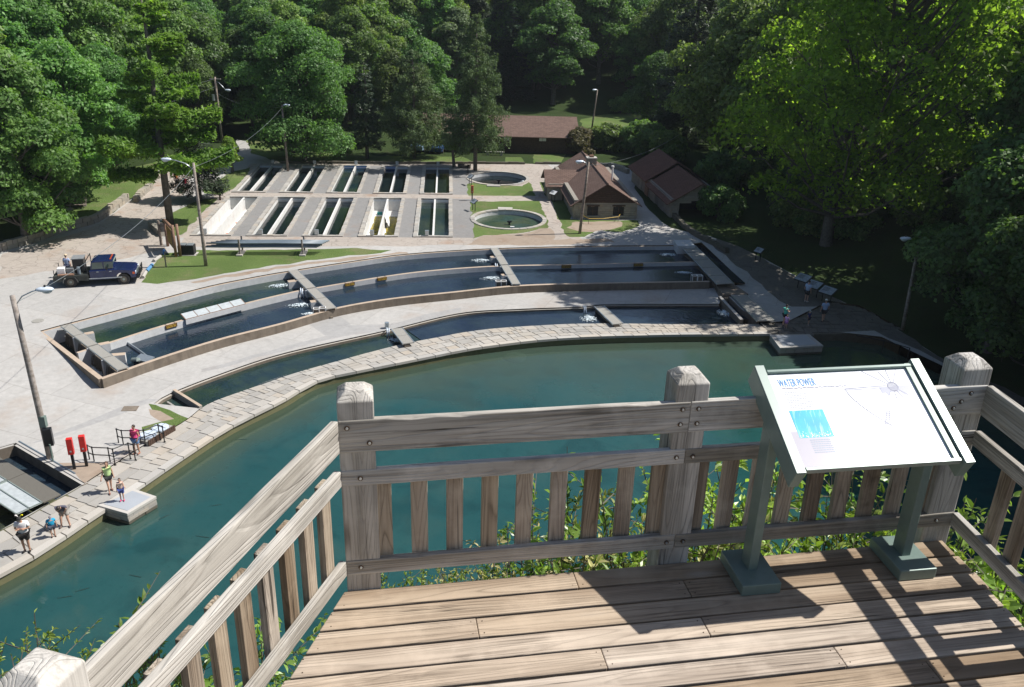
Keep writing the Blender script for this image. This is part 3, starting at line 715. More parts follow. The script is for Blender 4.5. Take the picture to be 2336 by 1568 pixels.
# long shaded walkways at right end
def plank_walk(px, label, z, slab='darkslab'):
    q = [P(*p, z) for p in px]; c = sum(q, Vector()) / 4
    t = thing('metal_walkway', label, 'walkway', (c.x, c.y, z - .4), 0, 'shaded metal walkways at the right raceway end')
    a0, a1, b1, b0 = q           # a: left edge top->bottom ; b: right edge
    L = (a1 - a0).length; n = max(3, int(L / 1.9))
    for k in range(n):
        u0, u1 = k / n + .004, (k + 1) / n - .004
        m = MB(); pr = [a0.lerp(a1, u0), b0.lerp(b1, u0), b0.lerp(b1, u1), a0.lerp(a1, u1)][::-1]
        m.prism(pr, z - .06, z); part('deck_panel', m, M['grating'], t)
    for e0, e1 in ((a0, a1), (b0, b1)):
        m = MB(); m.tube([e0 - Vector((0, 0, .03)), e1 - Vector((0, 0, .03))], .05, 4); part('edge_rail', m, M['steel'], t)
    return t
plank_walk([Z4(1325, 95), Z4(1545, 328), Z4(1645, 322), Z4(1415, 95)], 'long narrow metal walkway in shade at the right end of raised raceways', RZ + .2)
plank_walk([Z4(1630, 390), Z4(1785, 548), Z4(1893, 545), Z4(1720, 388)], 'shorter metal walkway in shade at the right end of lower raceway', .45)
m = MB(); q = PL([Z4(1285, 62), Z4(1310, 98), Z4(1415, 97), Z4(1385, 60)], RZ + .45); m.prism([p for p in q], .2, RZ + .45)
whole('intake_box', m, [M['innerwall']], 'pale concrete intake box at the far end of the long shaded walkway', 'intake box', bevel=.02)
m = MB(); q = PL([Z4(1540, 330), Z4(1580, 388), Z4(1735, 385), Z4(1645, 325)], .5); m.prism(q, -.3, .5)
q = PL([Z4(1520, 322), Z4(1560, 400), Z4(1600, 415), Z4(1640, 400), Z4(1560, 335)], .22); m.prism(q, -.3, .22)
q = PL([Z4(1290, 100), Z4(1520, 320), Z4(1560, 330), Z4(1330, 100)], .42); m.prism(q, -.3, .42)
whole('landing_slab', m, [M['rimwall']], 'dark concrete landing between the two shaded metal walkways', 'concrete landing', bevel=.02)

# lower raceway
rc = thing('low_raceway', 'single low raceway between the asphalt path and stone walkway', 'raceway', (0, 60, -1))
part('back_curb', ribbon_wall(race_c_back, .16, -1.2, .12, off=.35), [M['coping'], M['coping']], rc)
part('inner_ledge', ribbon_wall(race_c_back, .34, -1.2, .015, off=.08), [M['rimwall'], M['coping']], rc)
part('front_wall', ribbon_wall(race_c_front, .12, -1.2, -.01), [M['rimwall'], M['coping']], rc)
LC = [P(398, 897, 0), P(459, 935, 0)]
part('gate_wall', ribbon_wall([LC[0], LC[0].lerp(LC[1], .5), LC[1]], .18, -1.2, .25), [M['grating'], M['rimtop']], rc)
LC2 = [P(381, 912, 0), P(438, 950, 0)]
part('spill_wall', ribbon_wall([LC2[0], LC2[0].lerp(LC2[1], .5), LC2[1]], .12, -1.3, -.12), [M['rimwall'], M['grating']], rc)
m = MB()
for k in range(34):      # streaked water running over the spill wall
    t = (k + .5) / 34; a = LC2[0].lerp(LC2[1], t); dn = (LC2[1] - LC2[0]).normalized(); nn = Vector((dn.y, -dn.x, 0)) * .1
    r_ = random.uniform(.012, .03); m.tube([a + nn + Vector((0, 0, -.14)), a + nn * 1.5 + Vector((0, 0, -.5)), a + nn * 1.8 + Vector((0, 0, -1.1))], r_, 4)
part('falling_water', m, M['mesh'], rc, kind='stuff')
mb = ribbon_wall([P(352, 925, 0), P(372, 938, 0), P(424, 968, 0)], .3, -1.2, .03); part('side_curb', mb, [M['rimtop'], M['coping']], rc)
cA = nearest(race_c_back, P(930, 745, 0)); cB = nearest(race_c_front, P(968, 778, 0)); cA2 = nearest(race_c_back, P(1383, 698, 0)); cB2 = nearest(race_c_front, P(1400, 741, 0))
nC = len(race_c_back) - 1
water_strip('raceway_water', race_c_back, race_c_front, 0, cA, 0, cB, -.17, 'w_race2', 20)
water_strip('raceway_water', race_c_back, race_c_front, cA, cA2, cB, cB2, -.13, 'w_race', 14)
water_strip('raceway_water', race_c_back, race_c_front, cA2, nC, cB2, nC, -.10, 'w_race', 12)
for a, b, z, s_ in (((905, 750), (932, 784), .3, 1), ((1366, 699), (1410, 740), .25, 2)):
    pa, pb = P(*a, z), P(*b, z); d = (pb - pa).normalized(); n = Vector((-d.y, d.x, 0)); Mx = Matrix((d, n, Vector((0, 0, 1)))).transposed(); L = (pb - pa).length
    t = thing('grated_walkway', 'grated walkway over the low raceway, at the bend where the stone path begins to curve' if s_ == 1 else 'grated walkway over the low raceway in dappled shade', 'walkway', (pa.x, pa.y, -.3))
    c = (pa + pb) / 2
    for k in range(2):
        q = pa + d * L * (k + .5) / 2; m = MB(); m.box((q.x, q.y, z), (L / 2 - .03, .75, .07), Mx); part('grating_panel', m, M['grating'], t)
        for e in (-1, 1): m = MB(); g = q + n * e * .4; m.box((g.x, g.y, z), (L / 2 - .03, .05, .1), Mx); part('edge_angle', m, M['steel'], t)
    m = MB(); m.box((c.x - n.x * .1, c.y, -.5), (L, .35, 1.5 - .1), Mx); part('weir_wall', m, M['rimwall'], t)
foam(P(*Z6(2180, 240), -.15), .8, .35, .1, 11, -.2, 'foam below the grated walkway at the bend of the low raceway')
foam(P(*Z4(775, 535), -.11), .7, .8, .12, 12, 0, 'white water below the weir in the low raceway')
foam(P(*Z4(1590, 500), -.08), .6, .8, .08, 13, 0, 'faint foam at shaded right end of the low raceway')
m = ribbon_wall([P(*Z4(1560, 425), 0), P(*Z4(1600, 470), 0), P(*Z4(1690, 565), 0)], .25, -1, .35); ribbon_wall([P(*Z4(1620, 420), 0), P(*Z4(1700, 500), 0), P(*Z4(1790, 560), 0)], .25, -1, .3, m)
whole('basin_wall', m, [M['rimwall'], M['coping']], 'low shaded basin walls at the right end of low raceway', 'basin wall')
m = MB(); q = PL([Z4(1540, 415), Z4(1640, 415), Z4(1800, 560), Z4(1680, 566)], -.45); m.add([(p.x, p.y, -.108) for p in q], [(3, 2, 1, 0)]); o = link('channel_water', m.mesh('channel_water', M['w_race'])); o['kind'] = 'structure'

# stone edged pool: bed, water, wall
Vp, Fp = cdt([pool_poly], 1.3, (-62, 45, 8.4, 66))
Cp = np.array([Vp[list(f)].mean(0) for f in Fp]); ins = inside(pool_poly, Cp[:, 0], Cp[:, 1])
sh = np.array([(p.x, p.y) for p in so + pool_right[:4]])
def dist_to(pts, poly):
    d = np.full(len(pts), 1e9)
    for a, b in zip(poly[:-1], poly[1:]):
        ab = b - a; t = np.clip(((pts - a) @ ab) / max(ab @ ab, 1e-9), 0, 1); d = np.minimum(d, np.linalg.norm(pts - (a + t[:, None] * ab), axis=1))
    return d
dsh = dist_to(Vp, sh)
Dm = np.interp(Vp[:, 0], [-40, -20, -10, -2, 8, 20, 40], [1.2, 1.6, 3.5, 8, 11, 10, 6])
att = np.clip(1 - dsh / Dm, 0, 1) * np.interp(Vp[:, 0], [-40, -15, 0, 40], [1, .9, .62, .7])
for nm, mat, zf in (('pool_water', 'w_pool', lambda i: -.55), ('pool_bed', 'algae', lambda i: -1.0 - 3 * min(1, dsh[i] / Dm[i] * .8))):
    idx = {}; vv = []; aa = []; ff = []
    for f, k in zip(Fp, ins):
        if not k: continue
        g = []
        for a in f:
            if a not in idx: idx[a] = len(vv); vv.append((Vp[a, 0], Vp[a, 1], zf(a))); aa.append(att[a])
            g.append(idx[a])
        ff.append(g)
    me = bpy.data.meshes.new(nm); me.from_pydata(vv, [], ff); me.materials.append(M[mat]); me.update()
    at_ = me.attributes.new('shore', 'FLOAT', 'POINT'); at_.data.foreach_set('value', aa)
    o = link(nm, me); o['kind'] = 'structure'
# boulders under the water
for (px, py, r, lab_) in ((1172, 818, 1.1, 'tan boulder under the green water near the stone walkway'), (1472, 792, .45, 'small tan stone under the shallow end of the spring pool')):
    m = MB(); p = P(px, py, -1.25)
    m.ell((0, 0, 0), (r, r * .8, r * .45), 12, 8); m.v = [tuple(Vector(v) * (1 + .22 * noise.noise(Vector(v) * 1.3 + Vector((px, 0, 0)))) + p) for v in m.v]
    whole('boulder', m, M['dirt'], lab_, 'boulder', smooth=True)

# stone walkway: coping and flagstones as single stones
walk = thing('stone_walkway', 'curved flagstone walkway with pale coping round the spring pool', 'walkway', (0, 50, -1)); walk['kind'] = 'structure'
m = MB(); K = len(so)
for i in range(K): a, b = so[i], si[i]; m.v += [(a.x, a.y, -2.6), (a.x, a.y, -.012), (b.x, b.y, -.012), (b.x, b.y, -1.2)]
for i in range(K - 1):
    o = i * 4; r_ = o + 4
    m.f += [(o, o + 1, r_ + 1, r_), (o + 1, o + 2, r_ + 2, r_ + 1), (o + 2, o + 3, r_ + 3, r_ + 2)]; m.m += [1, 0, 1]
part('bedding', m, [M['mortar'], M['algae']], walk)
cum = [0]
for i in range(K - 1): cum.append(cum[-1] + ((so[i + 1] - so[i]).length + (si[i + 1] - si[i]).length) / 2)
Ltot = cum[-1]
def wp(s_, t):
    s_ = min(max(s_, 0), Ltot - 1e-4); j = min(int(np.searchsorted(cum, s_, side='right')) - 1, K - 2); q = (s_ - cum[j]) / (cum[j + 1] - cum[j])
    return so[j].lerp(so[j + 1], q).lerp(si[j].lerp(si[j + 1], q), t)
rnd = random.Random(5); n_st = 0; rest = MB()
def stone(c4, top, bot, parent, mat='stone', rest=None):
    c = sum(c4, Vector()) / 4; c.z = 0
    m = MB() if rest is None else rest
    lo = [Vector((p.x, p.y, bot)) for p in c4]; hi = [Vector((c.x + (p.x - c.x) * .97, c.y + (p.y - c.y) * .97, top)) for p in c4]
    if (c4[1] - c4[0]).cross(c4[3] - c4[0]).z < 0: lo, hi = lo[::-1], hi[::-1]
    m.hexa(lo, hi)
    if rest is None: return part('stone', m, M[mat], parent)
s_ = cum[13]; wid = lambda s_: (wp(s_, 0) - wp(s_, 1)).length
while s_ < Ltot - .3:     # coping
    L = rnd.uniform(1.1, 1.7); e = min(s_ + L, Ltot); w = .36 / wid(s_)
    stone([wp(s_ + .012, -.03), wp(e - .012, -.03), wp(e - .012, w), wp(s_ + .012, w)], .03 + rnd.uniform(-.006, .006), -.14, walk, 'coping'); n_st += 1; s_ = e
s_ = cum[13]; prev = None
def joint(a):   # a jittered line across the walk
    return [a + rnd.uniform(-.2, .2) for _ in range(5)]
prev = joint(s_); lines = [.36, .36 + .5, .36 + 1.25]
while s_ < Ltot - .5:
    L = rnd.uniform(.9, 1.25) if s_ < cum[60] else rnd.uniform(.62, .9)
    nxt = joint(s_ + L); w = wid(s_); nr = 3 if s_ < cum[55] else 4; edges = [.37 / w] + [.37 / w + (1 - .37 / w) * q / nr + rnd.uniform(-.05, .05) for q in range(1, nr)] + [1.035]
    for r_ in range(nr):
        t0, t1 = edges[r_] + .005, edges[r_ + 1] - .005
        if rnd.random() < .22:      # long stone split in two
            mid_ = (prev[r_] + nxt[r_]) / 2 + rnd.uniform(-.1, .1)
            spans = [(prev[r_], mid_), (mid_, nxt[r_])]
        else: spans = [(prev[r_], nxt[r_])]
        for a, b in spans:
            stone([wp(a + .012, t0), wp(b - .012, t0), wp(b - .012 + rnd.uniform(-.04, .03), t1), wp(a + .012 + rnd.uniform(-.03, .04), t1)], .02 + rnd.uniform(-.008, .008), -.05, walk, 'stone', None if n_st < 298 else rest); n_st += 1
    prev = nxt; s_ += L
if rest.f: part('far_stones', rest, M['stone'], walk, kind='stuff')
# flagged landing where the path widens at the right; its shade is put into darker stone colours
m = MB(); q = PL([(1737, 741), (1800, 735), (1890, 690), (1960, 700), (2060, 755), (1903, 762), (1760, 763)], 0); m.prism([p for p in q][::-1], -2.5, -.02)
part('landing_base', m, M['darkstone'], walk)
lo_ = PL([(1737, 741), (1800, 735), (1890, 690), (1960, 700), (2060, 755), (1903, 762), (1760, 763)], 0)
xs_ = [p.x for p in lo_]; ys_ = [p.y for p in lo_]; yy = min(ys_)
while yy < max(ys_):
    h_ = rnd.uniform(.5, .85); xx = min(xs_)
    while xx < max(xs_):
        w_ = rnd.uniform(.6, 1.2); cx, cy = xx + w_ / 2, yy + h_ / 2
        if inside(lo_, np.array([cx]), np.array([cy]))[0]:
            j = lambda: rnd.uniform(-.09, .09)
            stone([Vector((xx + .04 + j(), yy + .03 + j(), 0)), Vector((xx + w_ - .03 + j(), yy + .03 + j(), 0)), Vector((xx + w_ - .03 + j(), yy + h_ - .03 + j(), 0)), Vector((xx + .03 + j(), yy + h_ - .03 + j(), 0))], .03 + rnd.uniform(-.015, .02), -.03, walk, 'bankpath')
        xx += w_
    yy += h_
# platforms standing in the pool
def platform(px, label, top=.10, cap=.16, h=.62):
    q = [P(*p, top) for p in px]; t = thing('stone_platform', label, 'platform', (q[0].x, q[0].y, -1.5), 0, 'square platforms built out into the pool')
    c = sum(q, Vector()) / 4
    m = MB(); m.prism([c + (p - c) * .96 for p in q][::-1], -2.6, top - cap + .004); part('stone_base', m, M['algae'], t)
    rr = random.Random(3)
    for i in range(4):
        a, b = q[i], q[(i + 1) % 4]; L = (b - a).length; nin = (c - (a + b) / 2).normalized()
        for r_ in range(3):
            s0 = 0
            while s0 < L - .05:
                s1 = min(L, s0 + rr.uniform(.35, .75)); A = a.lerp(b, s0 / L + .004); B_ = a.lerp(b, s1 / L - .004)
                z1 = top - cap - .02 - r_ * .15; mm = MB(); pr = [A, B_, B_ + nin * .12, A + nin * .12]
                out = -nin * rr.uniform(-.015, .02); pr = [pr[0] + out, pr[1] + out, pr[2], pr[3]]
                if (pr[1] - pr[0]).cross(pr[3] - pr[0]).z < 0: pr = pr[::-1]
                mm.prism(pr, z1 - .135, z1); part('stone', mm, M['darkstone'] if r_ == 2 else M['stone'], t); s0 = s1
    m = MB(); m.prism([c + (p - c) * 1.02 for p in q][::-1], top - cap, top); part('concrete_rim', m, M['coping'], t, bevel=.02)
    m = MB(); m.prism([c + (p - c) * .80 for p in q][::-1], top, top + .012); part('metal_plate', m, M['steel_plate'], t)
M['steel_plate'] = plain('smooth_grey_plate', (.40, .43, .47), .45, .1, .05, 1)
platform([Z5(722, 990), Z5(985, 868), Z5(1152, 925), Z5(940, 1052)], 'sunlit square stone platform in the pool with child standing on it')
platform([Z4(1865, 630), Z4(2100, 628), Z4(2182, 695), Z4(1925, 708)], 'shaded square stone platform at the far right end of pool')
# ------------------------------------------------------------------ ten rectangular rearing ponds
def unit_stone_meshes():
    out = []
    for k in range(4):
        r = random.Random(k); m = MB(); m.box((0, 0, 0), (.56, .40, .16)); m.v = [(x + r.uniform(-.022, .022), y + r.uniform(-.02, .02), z + r.uniform(-.015, .015)) for x, y, z in m.v]
        out.append(m.mesh('rim_stone', M['stone']))
    return out
USM = unit_stone_meshes()
Mr = Matrix((gu, gv, Vector((0, 0, 1)))).transposed()
GZP = .7
pond_desc = [
 ['dark rectangular pond at the far left corner of the pond block', 'dark pond second from the left in the far row', 'pale green water pond, middle of the far row', 'pond with a blue painted strip at its head beside the middle far pond', 'dark pond under tree shade at the right end of the far row'],
 ['empty white painted pond with rusty stains, front left of the block', 'dark pond beside the empty white one in the near row', 'dark blue pond in the middle of the near row', 'half drained pond with yellow algae floor in the near row', 'blue-green pond at the right end of near row beside the round pool']]
for r0 in range(2):
    for k in range(5):
        o, w, h = PONDS[r0 * 5 + k]; rim = .38; top = GZP + .22
        t = thing('rearing_pond', pond_desc[r0][k], 'pond', (o.x, o.y, -.6), GR, 'ten rectangular rearing ponds')
        dry = (r0, k) in ((1, 0), (1, 3))
        lx = lambda x, y, z: Vector((x, y, z + .6))
        # inner walls, floor, divider in local axes
        m = MB()
        for (cx, cy, sx, sy) in ((rim - .06, h / 2, .12, h - .1), (w - rim + .06, h / 2, .12, h - .1), (w / 2, rim - .06, w - 2 * rim + .1, .12), (w / 2, h - rim + .06, w - 2 * rim + .1, .12)):
            m.box(lx(cx, cy, .15), (sx, sy, 1.22))
        part('inner_wall', m, M['white'], t, local=True)
        m = MB(); m.box(lx(w / 2, h / 2, -.47), (w - 2 * rim, h - 2 * rim, .06)); part('pond_floor', m, M['white' if dry else 'darkstone'], t, local=True)
        m = MB(); m.box(lx(w / 2, h / 2, .2), (.17, h - 2 * rim, 1.26)); part('divider_wall', m, M['white'], t, local=True)
        m = MB(); m.box(lx(rim / 2 - .02, h / 2, .27), (rim - .06, h - .08, .98)); m.box(lx(w - rim / 2 + .02, h / 2, .27), (rim - .06, h - .08, .98)); m.box(lx(w / 2, rim / 2 - .02, .27), (w - .1, rim - .06, .98)); m.box(lx(w / 2, h - rim / 2 + .02, .27), (w - .1, rim - .06, .98))
        part('rim_base', m, M['darkstone'], t, local=True)
        if not dry:
            zw = .42 if r0 else .52
            m = MB()
            for sx in (-1, 1):
                cx = w / 2 + sx * (w / 4 - rim / 2 + .04); hw = (w / 2 - rim - .08) / 2; y0, y1 = rim, h - rim
                m.add([lx(cx - hw, y0, zw), lx(cx + hw, y0, zw), lx(cx + hw, y1, zw), lx(cx - hw, y1, zw)], [(0, 1, 2, 3)])
            part('water', m, M['w_green' if (r0, k) in ((0, 2), (1, 4)) else 'w_pond'] if 'w_green' in M else M['w_pond'], t, local=True)
        elif k == 3:
            m = MB()      # puddled algae floor in stepped edges
            for sx in (-1, 1):
                x0 = (rim + .12 if sx < 0 else w / 2 + .1); x1 = (w / 2 - .1 if sx < 0 else w - rim - .1); n_ = 26; L = []
                for i in range(n_ + 1):
                    yy_ = rim + (h - 2 * rim) * .82 * i / n_; L.append((x0 + (x1 - x0) * (.05 + .16 * random.random()), yy_))
                for i in range(n_): m.add([lx(L[i][0], L[i][1], -.40), lx(x1, L[i][1], -.40), lx(x1, L[i + 1][1], -.40), lx(L[i][0], L[i + 1][1], -.40)], [(0, 1, 2, 3)])
            if 'w_algae' not in M: M['w_algae'] = water('yellow_algae_puddle', (.42, .33, .03), (.10, .09, .02), 1.2, .15, .1)
            part('algae_puddle', m, M['w_algae'], t, local=True)
            m = MB(); m.box(lx(w / 2 - .75, h - 2.0, -.36), (.5, .35, .35)); part('net_bag', m, plain('teal_net', (.03, .25, .25), .6), t, local=True)
            for cx in (.42 + .5, w - .95):
                m = MB(); m.box(lx(cx, rim + .12, .62), (1.15, .06, .42)); part('blue_screen', m, plain('blue_screen', (.04, .12, .34), .5), t, local=True)
            m = MB(); m.add([lx(w / 2 + .1, h * .52, .7), lx(w / 2 + .12, h * .75, .8), lx(w / 2 + .55, h * .5, -.3), lx(w / 2 + .5, h * .62, -.3)], [(0, 1, 3, 2)]); part('white_hose_sheet', m, M['whiteplastic'], t, local=True)
        else:
            m = MB(); rs = random.Random(4)
            for _ in range(26):
                m.cyl(lx(w / 2 + rs.choice((-1, 1)) * rs.uniform(.25, 1.2), rs.uniform(h * .1, h * .95), -.438), rs.uniform(.06, .32), .006, 7)
            part('rust_stain', m, concrete('rust_residue', (.45, .12, .05)), t, local=True)
        if (r0, k) in ((0, 2), (0, 3)):
            m = MB()
            for sx in (-1, 1):
                if k == 3 and sx > 0: continue
                m.box(lx(w / 2 + sx * .72, h - rim - .16, .7), (1.2, .05, .3))
            part('blue_screen', m, plain('blue_board', (.03, .14, .42), .5), t, local=True)
        # bars across both ends
        m = MB()
        for yy_ in (rim + .28, h - rim - .35, h - rim - .7): m.tube([lx(rim, yy_, .78), lx(w - rim, yy_, .78)], .025, 5)
        part('cross_bar', m, M['steel'], t, local=True)
        bx = MB(); bx.box(lx(w / 2 - (.55 if r0 else -.06), (rim - .1) if r0 else (h - .05), top + .28), (.34, .26, .42)); part('feeder_box', bx, M['lampgrey'] if 'lampgrey' in M else M['steel'], t, local=True)
        # rim stones, each a part
        rs = random.Random(k * 7 + r0)
        def rim_row(x0, y0, x1, y1, ang, n_):
            for i in range(n_):
                u = (i + .5) / n_; q = link('rim_stone', USM[rs.randrange(4)], t)
                Ls = math.hypot(x1 - x0, y1 - y0) / n_
                q.matrix_basis = Matrix.Translation((x0 + (x1 - x0) * u, y0 + (y1 - y0) * u, top + .52 + rs.uniform(-.012, .012))) @ Matrix.Rotation(ang + rs.uniform(-.02, .02), 4, 'Z') @ Matrix.Diagonal((Ls / .56 * .97, (rim) / .40 * rs.uniform(.93, 1.03), 1, 1))
        n_long = 20
        rim_row(rim / 2, rim, rim / 2, h - rim, R(90), n_long); rim_row(w - rim / 2, rim, w - rim / 2, h - rim, R(90), n_long)
        rim_row(0, rim / 2, w, rim / 2, 0, 6); rim_row(0, h - rim / 2, w, h - rim / 2, 0, 6)

# two round pools
rt = [('far round stone pool with dark water beside the cedar tree', 'w_pond', 26), ('near round stone pool with clear green water beside the flagstone walk', 'w_round', 26)]
for i, (c, r) in enumerate(RP):
    t = thing('round_pool', rt[i][0], 'pool', (c[0], c[1], 0), 0, 'round stone pools on the lawn')
    n_ = 30; z = GZP + .16
    m = MB(); pts = circle(c, r - .18, 48); pts.append(pts[0].copy()); ribbon_wall([p + Vector((0, 0, 0)) for p in pts], .34, -.3, z, m); part('ring_wall', m, [M['innerwall'], M['stonewall']], t)
    m = MB(); m.cyl((c[0], c[1], -.28), r - .2, .05, 40); part('pool_floor', m, M['algae'], t)
    m = MB(); m.cyl((c[0], c[1], GZP - .35), r - .3, .01, 48); part('water', m, M[rt[i][1]], t)
    for k in range(n_):
        a0, a1 = 2 * math.pi * (k + .03) / n_, 2 * math.pi * (k + .97) / n_; q = [Vector((c[0] + math.cos(a) * rr, c[1] + math.sin(a) * rr, 0)) for a, rr in ((a0, r - .37), (a0, r + .03), (a1, r + .03), (a1, r - .37))]
        m = MB(); m.prism(q, GZP + .05, z + .03 + random.uniform(-.01, .01)); part('rim_stone', m, M['stone'], t)
    m = MB(); m.cyl((c[0] + .1, c[1] - .3, GZP - .4), .1, .35, 8); m.box((c[0] + .1, c[1] - .3, GZP - .02), (.45, .3, .12)); part('stand_pipe', m, M['blackpaint'], t)
    m = MB(); yy_ = c[1] + (-r - .25 if i == 0 else r + .25); m.box((c[0] - .4, yy_, GZP + .1), (1.5, .7, .2)); part('step_stone', m, M['stone'], t)
    if i: m = MB(); m.box((c[0] + .4, c[1] - 2.2, GZP - .15), (.4, .2, .35)); part('white_box', m, M['whiteplastic'], t)
    foam((c[0] + (2.9 if i == 0 else 2.7), c[1] + (.0 if i == 0 else -1.6), GZP - .33), .5, .4, .3, 20 + i, 0, 'small white inflow at the right edge of the %s round pool' % ('far' if i == 0 else 'near'))

# ------------------------------------------------------------------ buildings
def block_face(t, p0, u, L, H, seed, openings=(), bh=.24, bw=.44, top=None, mat='stonewall', thick=.07):
    """courses of single blocks on a wall face: p0 lower left, u unit direction, outward normal = u x z"""
    rs = random.Random(seed); nrm = Vector((u.y, -u.x, 0)); rows = int(round(H / bh)); hh = H / rows
    for r_ in range(rows):
        z0 = r_ * hh; x = -rs.uniform(0, .2)
        while x < L - .04:
            w_ = rs.uniform(bw * .65, bw * 1.4); a, b = max(0, x), min(L, x + w_); x += w_
            if L - x < .12: b = L; x = L
            zt = z0 + hh
            if top: zt = min(zt, top((a + b) / 2))
            if zt - z0 < .06 or b - a < .06: continue
            if any(a < o[1] and b > o[0] and z0 + hh * .5 > o[2] and z0 + hh * .5 < o[3] for o in openings):
                for o in openings:
                    if a < o[0] < b and z0 + hh * .5 > o[2] and z0 + hh * .5 < o[3]: b = o[0]
                    elif a < o[1] < b and z0 + hh * .5 > o[2] and z0 + hh * .5 < o[3]: a = o[1]
                if b - a < .08 or any(a < o[1] - .01 and b > o[0] + .01 and o[2] < z0 + hh * .5 < o[3] for o in openings): continue
            pr = rs.uniform(.0, .035); q0 = p0 + u * (a + .012) + Vector((0, 0, z0 + .012)); q1 = p0 + u * (b - .012) + Vector((0, 0, z0 + .012)); dz = Vector((0, 0, zt - z0 - .024))
            i0, i1 = q0 - nrm * .05, q1 - nrm * .05; e0, e1 = q0 + nrm * (.015 + pr), q1 + nrm * (.015 + pr)
            m = MB(); m.hexa([e0, e1, i1, i0], [e0 + dz, e1 + dz, i1 + dz, i0 + dz]); part('stone', m, M[mat], t)
def gable_roof(t, c, w, L, z_e, z_r, rz, over=.35, ov_end=.3, mat='shingle', name='roof'):
    """ridge along local Y; each slope a slab with thickness"""
    Mx = Matrix.Translation(c) @ Matrix.Rotation(rz, 4, 'Z')
    run = w / 2 + over; slope = (z_r - z_e) / (w / 2); ze2 = z_e - slope * over; th = .09
    for s_ in (-1, 1):
        q = [(0, -L / 2 - ov_end, z_r), (0, L / 2 + ov_end, z_r), (s_ * run, L / 2 + ov_end, ze2), (s_ * run, -L / 2 - ov_end, ze2)]
        m = MB(); lo = [Mx @ Vector((a, b, z - th)) for a, b, z in q]; hi = [Mx @ Vector(p) for p in q]
        if s_ > 0: lo, hi = lo[::-1], hi[::-1]
        m.hexa(lo, hi)
        o = part(name, m, M[mat], t)
    m = MB(); m.tube([Mx @ Vector((0, -L / 2 - ov_end, z_r + .01)), Mx @ Vector((0, L / 2 + ov_end, z_r + .01))], .07, 6); part('ridge_cap', m, M[mat], t)

HR = R(5.5); hu = Vector((math.cos(HR), math.sin(HR), 0)); hv = Vector((-math.sin(HR), math.cos(HR), 0))
H0 = Vector((5.75, 85.2, .7)); HW, HL = 6.4, 15.6
hut = thing('stone_hatchery', 'stone hatchery house with steep brown shingle roof and chimney', 'building', tuple(H0), 0)
hc = H0 + hu * HW / 2 + hv * HL / 2
Mh = Matrix((hu, hv, Vector((0, 0, 1)))).transposed()
m = MB(); m.box(hc + Vector((0, 0, 1.0)), (HW - .08, HL - .08, 2.0), Mh); part('wall', m, M['mortar'], hut)
# gable triangles with dark horizontal boards
for s_, e in ((0, -1), (1, 1)):
    m = MB(); base = H0 + hv * (HL * s_) + Vector((0, 0, 1.75)); rows = 9; gh = 1.95
    for k in range(rows):
        f0 = k / rows; f1 = (k + 1) / rows; a = HW / 2 * (1 - f0) * 1.0; cth = base + hu * (HW / 2) + Vector((0, 0, gh * (f0 + f1) / 2)); b2 = HW / 2 * (1 - f1)
        z0, z1 = base.z + gh * f0, base.z + gh * f1 - .02
        n_ = hv * e
        q = [base + hu * (HW / 2 - a) , base + hu * (HW / 2 + a), base + hu * (HW / 2 + b2), base + hu * (HW / 2 - b2)]
        m2 = MB(); fr_ = [Vector((q[0].x, q[0].y, z0)), Vector((q[1].x, q[1].y, z0)), Vector((q[2].x, q[2].y, z1)), Vector((q[3].x, q[3].y, z1))]
        m2.hexa([p + n_ * .05 for p in fr_] if e < 0 else [p - n_ * .05 for p in fr_], [p - n_ * .03 for p in fr_] if e < 0 else [p + n_ * .03 for p in fr_])
        part('gable_board', m2, M['darkwood'], hut)
op = [(1.35, 2.45, .45, 1.42), (3.95, 5.05, .45, 1.42)]
block_face(hut, H0, hu, HW, 1.8, 3, op)
for a, b, z0, z1 in op:
    m = MB(); c = H0 + hu * ((a + b) / 2) - hv * .01 + Vector((0, 0, (z0 + z1) / 2)); m.box(c, (b - a - .05, .06, z1 - z0 - .05), Mh)
    wobj = part('window', m, M['black'], hut)
    m = MB(); m.box(c + Vector((0, 0, (z1 - z0) / 2 + .06)) - hv * .05, (b - a + .2, .14, .12), Mh); part('window_lintel', m, M['darkwood'], hut)
    m = MB(); m.box(c - Vector((0, 0, (z1 - z0) / 2 + .03)) - hv * .07, (b - a + .16, .18, .07), Mh); part('window_sill', m, M['coping'], hut)
    m = MB(); m.box(c - hv * .04, (.05, .05, z1 - z0 - .1), Mh); m.box(c - hv * .04, (b - a - .1, .05, .04), Mh); part('window_bar', m, M['darkwood'], hut)
block_face(hut, H0 + hv * HL, -hv, HL, 1.35, 4, [(8.0, 12.4, 0, 2)], bh=.27, bw=.55)
gable_roof(hut, Vector((hc.x, hc.y, 0)), HW, HL, .7 + 1.72, .7 + 3.72, HR, .42, .3)
